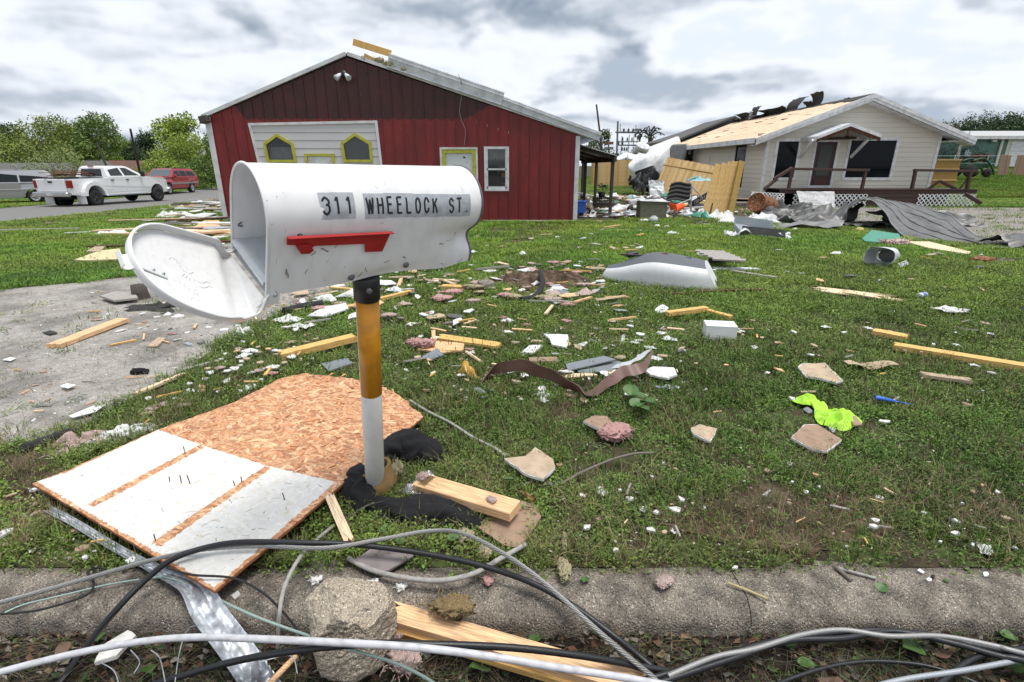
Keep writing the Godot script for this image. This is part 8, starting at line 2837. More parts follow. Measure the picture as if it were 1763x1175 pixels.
# cloth inside an outline (x, z): smooth rim on the ground, folds within
func drape(o: Node3D, n: String, poly, hgt: float, sd: float, mat: Material):
	var c := Vector2.ZERO
	var rim := []
	for q in poly:
		c += q / poly.size()
	var p3 := []
	for q in poly:
		p3.append(W(q.x, 0, q.y))
	p3.append(p3[0])
	var sp := spline(p3, 8)
	var f := func(u: float, v: float) -> Vector3:
		var e := sp[int(roundf(v * (sp.size() - 1)))]
		var q := c.lerp(L(e.x, e.z), u)
		var fo := 1.0 - absf(fs.get_noise_3d(q.x * 9.0, q.y * 9.0, sd)) * 2.4
		var y := hgt * (0.25 + 0.45 * fs.get_noise_3d(q.x * 6.0, q.y * 6.0, sd + 3.0) + 0.55 * maxf(0.0, fo)) * (1.0 - pow(u, 3.0) * 0.85)
		return W(q.x, 0.022 + maxf(y, 0.0), q.y)
	part(o, n, B.new().sheet(22, sp.size() - 1, f, 0.0015), mat)


func lime_cloth():
	var o = thing("safety_shirt", "crumpled lime-green safety shirt with grey bands on the lawn", "shirt", W(1.729, 0, -2.523))
	drape(o, "sleeve", [L(1.611, -2.672), L(1.685, -2.734), L(1.748, -2.75), L(1.76, -2.687), L(1.744, -2.612), L(1.686, -2.568), L(1.685, -2.612), L(1.636, -2.619)], 0.05, 3.0, m.cloth_lime)
	drape(o, "body", [L(1.708, -2.612), L(1.761, -2.641), L(1.743, -2.554), L(1.777, -2.525), L(1.83, -2.498), L(1.839, -2.405), L(1.765, -2.355), L(1.685, -2.312), L(1.645, -2.355), L(1.607, -2.405), L(1.641, -2.498)], 0.075, 7.5, m.cloth_lime)
	drape(o, "reflective_band", [L(1.62, -2.572), L(1.658, -2.594), L(1.655, -2.542), L(1.621, -2.521)], 0.012, 5.0, m.shingle_blue)
	drape(o, "reflective_band", [L(1.641, -2.371), L(1.667, -2.384), L(1.652, -2.32), L(1.627, -2.308)], 0.012, 6.0, m.galv)
	cover([L(1.61, -2.656), L(1.724, -2.75), L(1.78, -2.687), L(1.794, -2.554), L(1.839, -2.405), L(1.718, -2.318), L(1.615, -2.33), L(1.59, -2.418), L(1.664, -2.539)])


# ---------------------------------------------------------------- kerb and gutter
# lifts a point in the gutter onto the silt
func W2(p: Vector3) -> Vector3:
	return p if p.z < -1.24 else W(p.x, maxf(p.y, mud(p.x, p.z) + 0.012), p.z)


func gutter_things():
	var bc: Vector3 = W(-0.47, 0.042, -1.135)
	var bf := func(u: float, v: float) -> Vector3:
		var la := PI * u
		var lo := TAU * v
		var d := W(sin(la) * cos(lo), cos(la), sin(la) * sin(lo))
		var q := d
		# flattened faces
		for n in [W(0.5, 0.8, 0.3), W(-0.6, 0.7, 0.35), W(0.2, 0.1, 1.0), W(-0.9, -0.1, 0.3), W(0.9, 0.0, 0.4), W(0.1, 0.95, -0.3)]:
			var k: float = q.dot(n.normalized())
			if k > 0.74:
				q -= n.normalized() * (k - 0.74) * 0.9
		var r := 1.0 + 0.10 * fn.get_noise_3dv(d * 1.4) + 0.05 * fn.get_noise_3dv(d * 4.5) + 0.022 * fn.get_noise_3dv(d * 13.0)
		return bc + q * r * W(0.138, 0.172, 0.11)
	solo("boulder", "rough grey-tan boulder standing in the gutter against the kerb", "boulder", B.new().sheet(46, 64, bf, 0.0), m.stone)
	# long split board on its edge over the gutter
	board("timber", "long split pine board lying from the boulder along the gutter", "timber", W(-0.381, -0.01, -1.216), W(0.422, -0.11, -1.038), 0.058, 0.042, m.pine, 0.05, 0.25)
	board("timber", "orange-brown lower edge board under the long split board", "timber", W(-0.367, -0.04, -1.205), W(0.392, -0.14, -1.04), 0.05, 0.03, m.pine_yellow, 0.03, 0.25)
	var rope := [W(-2.241, -0.09, -1.129), W(-1.675, 0.015, -1.218), W(-1.587, 0.02, -1.24), W(-1.418, 0.035, -1.301), W(-1.205, 0.07, -1.357), W(-1.039, 0.1, -1.376), W(-0.852, 0.105, -1.389), W(-0.618, 0.105, -1.381), W(-0.456, 0.1, -1.426), W(-0.286, 0.1, -1.47), W(-0.161, 0.12, -1.431), W(-0.003, 0.12, -1.317), W(0.119, 0.1, -1.212), W(0.229, 0.06, -1.119), W(0.323, 0, -1.073), W(0.401, -0.05, -1.04), W(0.453, -0.08, -0.992)]
	var rc = wire("cable", "thick twisted steel cable from the left edge over the chipboard sheet to the lower right", "cable", rope, 0.005, m.steel, 10, 8)
	strand_wrap(rc, rope)
	wire("cable", "black cable rising from the lower left over the chipboard sheet and past the birch-like branch", "cable", [W(-1.29, -0.1, -1.031), W(-1.289, -0.09, -1.092), W(-1.25, -0.03, -1.159), W(-1.198, 0.03, -1.215), W(-1.15, 0.07, -1.289), W(-1.088, 0.105, -1.334), W(-0.997, 0.115, -1.375), W(-0.889, 0.12, -1.391), W(-0.701, 0.11, -1.4), W(-0.533, 0.09, -1.415), W(-0.316, 0.07, -1.4), W(-0.118, 0.06, -1.357), W(0.053, 0.05, -1.293), W(0.176, 0.03, -1.226), W(0.288, 0, -1.149), W(0.367, -0.04, -1.106), W(0.417, -0.06, -1.068)], 0.0095, m.cable_black, 12, 8)
	wire("conduit", "light grey plastic conduit running across the bottom over everything", "conduit", [W(-1.947, -0.12, -0.908), W(-1.493, -0.04, -1.019), W(-1.422, -0.03, -1.048), W(-1.244, 0, -1.077), W(-1.066, 0.03, -1.09), W(-0.884, 0.07, -1.072), W(-0.667, 0.11, -1.032), W(-0.42, 0.14, -0.994), W(-0.239, 0.14, -0.981), W(-0.062, 0.11, -0.982), W(0.103, 0.07, -0.985), W(0.275, 0.02, -0.997), W(0.467, -0.03, -1.001)], 0.0095, m.pipe_grey, 12, 8)
	wire("cable", "black cable under the grey conduit along the gutter", "cable", [W(-1.06, -0.09, -1.04), W(-0.948, -0.06, -1.054), W(-0.763, 0.02, -1.039), W(-0.584, 0.09, -1.012), W(-0.396, 0.12, -1.008), W(-0.216, 0.11, -1.016), W(-0.002, 0.07, -1.04), W(0.19, 0.02, -1.057), W(0.341, -0.03, -1.069), W(0.444, -0.06, -1.075)], 0.0095, m.cable_black, 12, 8)
	for q in [[[W(0.343, -0.05, -1.033), W(0.439, -0.05, -1.06), W(0.567, -0.05, -1.1), W(0.762, -0.05, -1.157), W(0.954, -0.05, -1.189), W(1.122, -0.05, -1.201), W(1.27, -0.05, -1.185), W(1.381, -0.05, -1.149), W(1.495, -0.05, -1.118), W(1.586, -0.05, -1.096), W(2.132, -0.12, -0.966)], "upper black cable of the twisted bundle at the lower right"], [[W(0.38, -0.05, -1.023), W(0.505, -0.05, -1.064), W(0.656, -0.05, -1.111), W(0.835, -0.05, -1.165), W(0.997, -0.05, -1.173), W(1.173, -0.05, -1.197), W(1.318, -0.05, -1.157), W(1.419, -0.05, -1.115), W(1.522, -0.05, -1.082), W(2.067, -0.12, -0.942)], "lower black cable of the twisted bundle at the lower right"]]:
		wire("cable", q[1], "cable", q[0], 0.009, m.cable_black, 12, 8)
	wire("cable", "bare steel cable wound between the black cables at the lower right", "cable", [W(0.434, -0.042, -1.046), W(0.585, -0.042, -1.104), W(0.714, -0.042, -1.131), W(0.876, -0.042, -1.178), W(1.01, -0.042, -1.196), W(1.137, -0.042, -1.174), W(1.294, -0.042, -1.174), W(1.424, -0.042, -1.142), W(1.524, -0.042, -1.104), W(2.131, -0.115, -0.978)], 0.0075, m.steel, 10, 8)
	wire("cable", "thinner black cable arching low across the lower right gutter", "cable", [W(0.672, -0.08, -1.024), W(0.81, -0.08, -1.073), W(0.948, -0.08, -1.109), W(1.076, -0.08, -1.122), W(1.203, -0.08, -1.109), W(1.278, -0.08, -1.077), W(1.329, -0.08, -1.041)], 0.006, m.cable_black, 10, 8)
	wire("cable", "black cable entering from the right edge near the bottom", "cable", [W(1.141, -0.065, -1.013), W(1.253, -0.065, -1.072), W(1.383, -0.065, -1.127), W(1.53, -0.065, -1.15), W(1.658, -0.065, -1.162), W(2.352, -0.12, -1.115)], 0.009, m.cable_black, 12, 8)
	wire("cable", "pale steel rope in the bottom right corner", "cable", [W(0.949, -0.055, -1.014), W(1.1, -0.055, -1.047), W(1.284, -0.055, -1.073), W(1.488, -0.055, -1.109), W(1.651, -0.055, -1.141), W(2.401, -0.1, -1.156)], 0.0075, m.steel_pale, 10, 8)
	wire("wire", "pale green wire from the kerb down past the boulder's left side", "wire", [W(-1.202, 0.03, -1.311), W(-1.157, 0.03, -1.333), W(-1.068, 0.035, -1.309), W(-0.924, 0.03, -1.248), W(-0.764, 0.03, -1.178), W(-0.622, 0.03, -1.126), W(-0.429, 0.1, -1.011), W(-0.309, 0.06, -1.003), W(-0.22, 0, -1.001), W(-0.175, -0.06, -1.001)], 0.0042, m.wire_green, 8, 8)
	wire("wire", "thin grey wire looping off the chipboard sheet's near edge", "wire", [W(-1.094, 0.1, -1.299), W(-0.995, 0.1, -1.269), W(-0.868, 0.09, -1.266), W(-0.771, 0.06, -1.241), W(-0.697, 0, -1.215), W(-0.646, -0.06, -1.192)], 0.0036, m.rubber, 7, 8)
	wire("wire", "dark hooked wire on the kerb at the left", "wire", [W(-1.546, 0.02, -1.196), W(-1.452, 0.02, -1.209), W(-1.375, 0.02, -1.244), W(-1.34, 0.02, -1.281), W(-1.369, 0.02, -1.329), W(-1.415, 0.02, -1.364), W(-1.4, 0.02, -1.385), W(-1.357, 0.02, -1.375)], 0.0036, m.rubber, 7, 8)
	wire("wire", "pale wire running beside the hooked one at the left", "wire", [W(-1.545, 0.018, -1.194), W(-1.51, 0.018, -1.233), W(-1.416, 0.018, -1.271), W(-1.318, 0.018, -1.311), W(-1.222, 0.018, -1.336)], 0.003, m.wire_green, 7, 8)
	for q in [[[W(-1.124, -0.05, -1.133), W(-1.073, -0.05, -1.096), W(-1.064, -0.05, -1.06)], "first hair-thin wire tie hanging from the grey conduit, leftmost"], [[W(-0.924, -0.05, -1.018), W(-0.979, -0.05, -1.133), W(-0.998, -0.05, -1.21), W(-0.956, -0.05, -1.214)], "hair-thin wire tie arching over the conduit beside the metal strip"], [[W(-1.064, -0.05, -1.133), W(-1.02, -0.05, -1.105), W(-0.96, -0.05, -1.035)], "hair-thin wire tie dropping from the conduit left of the metal strip"], [[W(-1.19, -0.05, -1.096), W(-1.128, -0.05, -1.069), W(-1.081, -0.05, -1.026)], "hair-thin wire tie curling under the conduit near the left"], [[W(-0.722, -0.05, -1.096), W(-0.646, -0.05, -1.115), W(-0.604, -0.05, -1.06)], "hair-thin wire tie between the metal strip and the boulder"]]:
		wire("wire", q[1], "wire", q[0], 0.0016, m.galv, 5, 8)
	wool("insulation_tuft", "large dusty pink wool lump in the gutter below the boulder", W(-0.32, -0.052, -1.08), W(0.05, 0.05, 0.05), m.pink_pale, "", 30)
	wool("insulation_tuft", "small pink wool lump between boulder and long board", W(-0.352, -0.035, -1.17), W(0.03, 0.02, 0.03), m.pink_pale, "", 16)
	slab("stone", "flat brown stone in the gutter left of the metal strip", "stone", [L(-0.66, -1.02), L(-0.60, -1.05), L(-0.56, -1.02), L(-0.60, -0.98)], -0.10, 0.03, m.stone)
	gypsum_piece("crumpled white plaster piece in the gutter at the left edge", [L(-1.24, -1.17), L(-1.20, -1.22), L(-1.16, -1.20), L(-1.17, -1.13), L(-1.22, -1.11)], -0.07, m.gypsum)
	for q in [[W(-0.647, 0.01, -1.339), "white crumb of plaster left above the boulder"], [W(-0.458, 0.01, -1.325), "two-lobed white plaster crumb right above the boulder"], [W(-0.36, 0.01, -1.31), "white plaster crumb on the kerb behind the boulder's top"]]:
		solo("plaster_crumb", q[1], "plaster", B.new().blob(Vector3.ZERO, W(0.017, 0.011, 0.013), fn, 5.0, 1.3, 12, 16), m.gypsum, q[0])
	slab("plaster_crumb", "white flat plaster flake on the kerb below the sheet's near corner", "plaster", [L(-0.896, -1.282), L(-0.884, -1.301), L(-0.869, -1.287), L(-0.878, -1.268)], 0.006, 0.006, m.gypsum)
	for q in [[W(0.759, 0.006, -1.4), "white pebble-like plaster chip lying on the kerb below the grass", m.gypsum], [W(1.381, 0.005, -1.383), "pale blue-white chip on the kerb, left of the black and white pair", m.white], [W(1.404, 0.005, -1.36), "black chip of the black and white pair on the kerb at the right", m.black], [W(1.378, 0.006, -1.344), "white chip of the black and white pair on the kerb at the right", m.white], [W(1.587, 0.005, -1.37), "small white chip on the kerb near the right edge", m.white], [W(1.547, 0.005, -1.396), "dark bark chip on the kerb's back edge at the right", m.dark_wood], [W(1.636, 0.03, -1.485), "small white chip in the grass above the kerb at the right", m.white]]:
		slab("chip", q[1], "chip", chip_poly(L(q[0].x, q[0].z), 0.013, 1.5), q[0].y + 0.004, 0.005, q[2], "", 0.25)
	wire("twig", "pale yellow broken reed lying on the kerb", "twig", [W(0.707, 0.012, -1.327), W(0.753, 0.012, -1.298), W(0.805, 0.012, -1.261)], 0.0045, mk(Color(0.5, 0.42, 0.2), 0.8, 0.0, t.fine, 9.0), 7)
	wire("twig", "grey weathered root end hanging over the kerb from the grass", "twig", [W(1.099, 0.012, -1.399), W(1.11, 0.012, -1.363), W(1.116, 0.012, -1.337)], 0.007, m.bark, 7)
	wire("twig", "second root end beside the grey one on the kerb", "twig", [W(1.1, 0.012, -1.394), W(1.158, 0.012, -1.368), W(1.203, 0.012, -1.347)], 0.005, m.birch, 7)
	for q in [[W(0.875, -0.01, -1.292), "small green leaf stuck on the kerb's face", 0.03], [W(1.18, 0, -1.301), "dark narrow leaf hanging down the kerb's face", 0.045], [W(1.441, 0.004, -1.341), "tiny green leaf on the kerb near the chips", 0.02], [W(0.248, 0.006, -1.354), "green leaf on the kerb right of the steel cable", 0.035], [W(0.837, -0.12, -1.172), "green leaf under the lower right cables, leftmost of its kind", 0.06], [W(0.849, -0.12, -1.134), "second green leaf just below the leftmost one under the cables", 0.055], [W(1.249, -0.11, -1.184), "long pale green leaf under the lower right cables", 0.08], [W(1.527, -0.11, -1.225), "round green leaf at the right edge under the cables", 0.045], [W(1.454, -0.1, -1.118), "bright green leaf in the bottom right corner", 0.065], [W(-1.279, -0.12, -1.213), "narrow green leaf in the gutter at the left", 0.045], [W(-1.083, -0.12, -1.125), "dark green leaf in the gutter left of the metal strip", 0.05], [W(0.089, -0.12, -1.223), "green leaf in the gutter below the long split board", 0.05], [W(-0.063, -0.11, -1.126), "large dark green leaf at the bottom middle under the conduit", 0.07]]:
		leaf_blade("leaf", q[1], W2(q[0]), q[2], rf(0, TAU))
	for q in [[W(1.09, -0.11, -1.214), "brown dry leaf between the black cables", 0.06], [W(1.281, -0.12, -1.153), "curled brown leaf below the long pale green one", 0.05], [W(-1.339, -0.12, -1.153), "brown dry leaf in the gutter at the left", 0.05]]:
		leaf_blade("dry_leaf", q[1], W2(q[0]), q[2], rf(0, TAU)).material_override = m.tile_brown
	for q in [[1470, 1125, "large brown brick piece behind the lower right cables", 0.05], [1460, 1165, "second brown tile piece at the bottom under the cables", 0.045], [1385, 1112, "orange-red splinter in the gutter under the bundle", 0.02]]:
		var c := W(px_at(q[0], q[1], 1.04).x, -0.135, -1.0 if q[1] > 1150 else -1.06)
		slab("tile", q[2], "tile", [L(c.x - q[3] * 0.8, c.z - q[3] * 0.7), L(c.x + q[3] * 0.6, c.z - q[3] * 0.8), L(c.x + q[3], c.z + q[3] * 0.4), L(c.x - q[3] * 0.3, c.z + q[3])], mud(c.x, c.z) + 0.03, 0.018, m.tile_brown if q[3] > 0.03 else m.orange_wood)
	wire("stick", "split orange stick in the gutter right of the metal strip", "stick", [W(-0.685, -0.08, -1.049), W(-0.661, -0.08, -1.102), W(-0.643, -0.08, -1.139)], 0.009, m.pine, 6)


func strand_wrap(rope: Node3D, pts):
	# single wires that show on the lay of a rope
	var s := spline(pts, 26)
	for k in 6:
		var p := PackedVector3Array()
		for i in s.size():
			var d := (s[mini(i + 1, s.size() - 1)] - s[maxi(i - 1, 0)]).normalized()
			var a := d.cross(Vector3.UP).normalized()
			var u := a.cross(d)
			var an := TAU * k / 6.0 + i * 0.34
			p.append(s[i] + (a * cos(an) + u * sin(an)) * 0.0048)
		part(rope, "strand", B.new().tube(p, 0.0027, 5, false), m.steel, null, Transform3D(Basis(), -rope.position))



# ---------------------------------------------------------------- scattered scraps and ground cover
func pick_in(poly) -> Vector2:
	var p := PackedVector2Array(poly)
	var lo := p[0]
	var hi := p[0]
	for q in p:
		lo = lo.min(q)
		hi = hi.max(q)
	for i in 200:
		var c := L(rf(lo.x, hi.x), rf(lo.y, hi.y))
		if Geometry2D.is_point_in_polygon(c, p):
			return c
	return p[0]


func chip_poly(c: Vector2, r: float, long := 1.0) -> Array:
	var a0 := rf(0, TAU)
	var n := 4 + rng.randi() % 3
	var o := []
	for k in n:
		var a := TAU * (k + rf(-0.3, 0.3)) / n
		var q := L(cos(a) * r * rf(0.7, 1.15), sin(a) * r * rf(0.6, 1.1) / long)
		o.append(c + q.rotated(a0))
	return o


# kinds of scrap: what it is, category, materials, thickness, stretch
func scrap(kind: int, where: String, c: Vector2, r: float):
	var up := (0.03 if c.y > -3.0 else 0.05) if where.contains("lawn") or where.contains("grass") else 0.014
	var k := rng.randi() % 4
	match kind:
		0:
			slab("gypsum_chip", ["small dusty white gypsum chip ", "small bright white gypsum chip "][k % 2] + where, "gypsum chip", chip_poly(c, r, 1.3), up, 0.008, [m.gypsum, m.white][k % 2], "white gypsum chips " + where, 0.2, 0.012)
		1:
			slab("board_chip", ["small tan board scrap ", "small brown board scrap ", "small orange pine scrap "][k % 3] + where, "board scrap", chip_poly(c, r, 1.4), up, 0.008, [m.tan_board, m.brown_board, m.pine][k % 3], "board scraps " + where, 0.2, 0.012)
		2:
			var a := rf(0, TAU)
			var d := W(cos(a), rf(-0.05, 0.08), sin(a)) * r * 1.6
			var p := gp(c.x, c.y, up)
			board("wood_splinter", ["orange pine sliver ", "pale pine sliver ", "yellow pine sliver ", "weathered grey sliver of wood "][k] + where, "wood splinter", p - d, p + d, r * rf(0.2, 0.45), r * 0.14 + 0.003, [m.pine, m.pine_pale, m.pine_yellow, m.grey_wood][k], r * 0.4, rf(-0.3, 0.3), "wood slivers " + where)
		3:
			wool("wool_scrap", ["small pink insulation scrap ", "small pale pink insulation scrap ", "small yellowish insulation scrap "][k % 3] + where, gp(c.x, c.y, up - 0.005), W(r, r * 0.22, r * 0.7), [m.pink, m.pink_pale, m.mineral][k % 3], "insulation scraps " + where, 16)
		4:
			slab("shingle_scrap", ["small blue-grey shingle scrap ", "small dark grey shingle scrap ", "small shiny grey metal scrap ", "small purple-grey slate scrap "][k] + where, "scrap", chip_poly(c, r, 1.6), up, 0.006, [m.shingle_blue, m.shingle, m.galv, m.slate][k], "grey scraps " + where, 0.2, 0.01)
		5:
			rag("paper_scrap", ["crumpled white paper scrap ", "crumpled greyish paper scrap ", "crumpled pinkish paper scrap "][k % 3] + where, "paper", gp(c.x, c.y, up - 0.02), r * 2.0, r * 1.4, rf(0, TAU), r * 0.5, [m.cloth_white, m.trim, m.pink_pale][k % 3], int(c.x * 100.0), "paper scraps " + where, 8, 6)


func scatter():
	var zones := [
		["on the lawn around the brown metal strip", [L(-0.964, -4.241), L(1.423, -4.312), L(1.051, -2.729), L(0.328, -2.652), L(-0.55, -2.729)], 120, 0.015, 0.055, [0, 0, 1, 1, 2, 2, 3, 4, 5, 5]],
		["on the lawn between the post and the red house", [L(-2.488, -5.623), L(-1.868, -6.744), L(1.3, -7.685), L(0.999, -4.241), L(-0.992, -4.14), L(-1.762, -3.641)], 210, 0.02, 0.11, [0, 0, 1, 1, 2, 2, 3, 3, 4, 5, 5]],
		["on the far lawn in front of the red house", [L(-2.486, -12.228), L(1.932, -14.632), L(2.104, -8.488), L(1.093, -7.452), L(-1.868, -6.744)], 26, 0.03, 0.11, [0, 1, 2, 5, 5]],
		["on the driveway behind the mailbox door", [L(-4.771, -5.623), L(-2.438, -5.07), L(-1.905, -5.07), L(-2.272, -4.241), L(-2.192, -3.396), L(-3.18, -3.776)], 90, 0.015, 0.06, [0, 1, 2, 2, 3, 4, 5]],
		["on the near driveway by the chipboard sheet", [L(-3.313, -3.179), L(-2.263, -3.179), L(-2.186, -2.729), L(-2.339, -2.379), L(-2.531, -2.26)], 18, 0.012, 0.035, [1, 2, 2, 0, 3]],
		["on the grass right of the driveway's edge", [L(-2.186, -2.729), L(-2.025, -3.641), L(-1.457, -3.776), L(-1.484, -3.179), L(-1.641, -2.729), L(-1.915, -2.379)], 70, 0.012, 0.045, [0, 0, 1, 2, 3, 5]],
		["on the right lawn", [L(1.502, -4.241), L(4.119, -4.241), L(2.56, -2.26), L(1.121, -2.049), L(0.813, -2.729)], 60, 0.012, 0.035, [0, 1, 2, 5]],
		["on the lawn around the boat", [L(1.492, -10.31), L(8.489, -8.488), L(4.794, -4.618), L(1.882, -4.312), L(0.916, -4.618)], 36, 0.03, 0.09, [0, 1, 2, 4, 5]],
		["on the grass strip along the kerb", [L(0.21, -2.049), L(1.388, -2.049), L(2.151, -1.828), L(1.799, -1.456), L(0.242, -1.456)], 60, 0.006, 0.022, [0, 0, 1, 1, 2, 5]],
		["on the grass left of the chipboard sheet", [L(-2.089, -1.788), L(-2.004, -1.828), L(-1.184, -1.388), L(-1.341, -1.388), L(-1.826, -1.485)], 14, 0.008, 0.03, [1, 2, 3, 0]],
		["on the lawn before the rubble heap", [L(2.336, -16.376), L(7.406, -16.753), L(7.527, -12.984), L(4.279, -10.31), L(1.662, -11.529)], 36, 0.05, 0.14, [0, 1, 2, 4, 5]],
	]
	for z in zones:
		for i in z[2]:
			var c := pick_in(z[1])
			if covered(c.x, c.y):
				continue
			scrap(z[5][rng.randi() % z[5].size()], z[0], c, rf(z[3], z[4]) * (1.4 if rng.randi() % 7 == 0 else 1.0))
	# boards and sheets strewn left of the red house
	var lz: Array = [L(-8.992, -12.228), L(-14.102, -21.986), L(-18.703, -32.712), L(-16.971, -32.148), L(-4.637, -8.488), L(-6.119, -9.309)]
	for i in 110:
		var c := pick_in(lz)
		var p := gp(c.x, c.y, 0.04 + rf(0, 0.12))
		if i % 3 < 2:
			var a := rf(-0.9, 0.6)
			var d := W(cos(a), rf(-0.06, 0.06), sin(a)) * rf(0.2, 1.1)
			var k := rng.randi() % 7
			board("strewn_board", "broken %s board strewn over the grass left of the red house" % ["pale pine", "weathered grey", "dull white", "rust-brown", "orange pine", "dark", "bright white"][k], "board", p - d, p + d, rf(0.06, 0.2), 0.03, [m.pine_pale, m.grey_wood, m.trim, m.rust_dark, m.pine, m.dark_wood, m.white][k], 0.08, rf(-0.2, 0.2), "boards strewn left of the red house")
		else:
			var k := rng.randi() % 5
			slab("strewn_sheet", "torn %s sheet strewn over the grass left of the red house" % ["dusty white", "bright white", "tan", "grey metal", "pale wood"][k], "sheet", chip_poly(c, rf(0.12, 0.4), 1.5), rf(0.05, 0.14), 0.015, [m.gypsum, m.white, m.tan_board, m.galv, m.pine_pale][k], "sheets strewn left of the red house", 0.15)
	# single boards on the open grass between driveway and side street
	for q in [[-9.0, -12.0, 0.6], [-12.0, -13.2, 0.9], [-7.2, -9.4, 0.5], [-10.6, -10.2, 0.35], [-8.2, -13.8, 0.8], [-6.2, -11.5, 0.4]]:
		var p := gp(q[0], q[1], 0.04)
		var d := W(q[2], 0, rf(-0.2, 0.1))
		board("strewn_board", "loose board on the open grass between the driveway and the side street", "board", p - d, p + d, 0.1, 0.03, [m.pine_pale, m.grey_wood, m.rust_dark][rng.randi() % 3], 0.05, 0.0, "boards on the open grass by the side street")


func multi(n: String, label: String, mesh: Mesh, mat: Material, items: Array):
	var mm := MultiMesh.new()
	mm.transform_format = MultiMesh.TRANSFORM_3D
	mm.use_colors = true
	mm.mesh = mesh
	mm.instance_count = items.size()
	for i in items.size():
		mm.set_instance_transform(i, items[i][0])
		mm.set_instance_color(i, items[i][1])
	var mi := MultiMeshInstance3D.new()
	mi.name = numbered(n, self)
	mi.multimesh = mm
	mi.material_override = mat
	add_child(mi)
	tag(mi, label, n.replace("_", " "), "", "stuff")


func weed_mesh() -> ArrayMesh:
	var b := B.new()
	for i in 30:
		var a := rf(0, TAU)
		var r := sqrt(rf(0, 1)) * 0.05
		var p := W(cos(a) * r, rf(0.006, 0.042) * (1.0 - r * 6.0), sin(a) * r)
		var l := rf(0.008, 0.017)
		var w := l * rf(0.2, 0.36)
		var q := Basis.from_euler(W(rf(-0.75, 0.35), rf(0, TAU), rf(-0.5, 0.5)))
		var k := rf(0.55, 1.45)
		b.tint(Color(k * rf(0.9, 1.2), k, k * rf(0.7, 1.1)))
		var tip := p + q * W(0, -0.15 * l, l)
		b.tri(p, p + q * W(w, 0.1 * l, l * 0.55), tip)
		b.tri(p, tip, p + q * W(-w, 0.1 * l, l * 0.55))
	for i in 5:
		var a := rf(0, TAU)
		var p := W(cos(a), 0, sin(a)) * rf(0, 0.03)
		var tp := p + W(rf(-0.02, 0.02), rf(0.02, 0.04), rf(-0.02, 0.02))
		b.tint(Color(1.2, 1.0, 0.9))
		b.tri(p, p + W(0.0015, 0, 0.001), tp)
	return b.done()


func grass_mesh(n: int, h0: float, h1: float, w: float, r: float, lean: float) -> ArrayMesh:
	var b := B.new()
	for i in n:
		var a := rf(0, TAU)
		var p := W(cos(a), 0, sin(a)) * sqrt(rf(0, 1)) * r
		var h := rf(h0, h1)
		var d := W(cos(a + rf(-1, 1)), 0, sin(a + rf(-1, 1))) * h * rf(0.1, lean)
		var s := W(-d.z, 0, d.x).normalized() * w * rf(0.7, 1.2)
		var mid := p + d * 0.35 + W(0, h * 0.62, 0)
		var tip := p + d + W(0, h * rf(0.72, 1.0), 0)
		var k := rf(0.75, 1.25)
		b.tint(Color(k * rf(0.9, 1.2), k, k * rf(0.7, 1.1)))
		b.tri(p - s, p + s, mid + s * 0.7)
		b.tri(p - s, mid + s * 0.7, mid - s * 0.7)
		b.tri(mid - s * 0.7, mid + s * 0.7, tip)
	return b.done()


func bare(x: float, z: float) -> bool:
	for p in bare_polys:
		if Geometry2D.is_point_in_polygon(L(x, z), p):
			return true
	return false


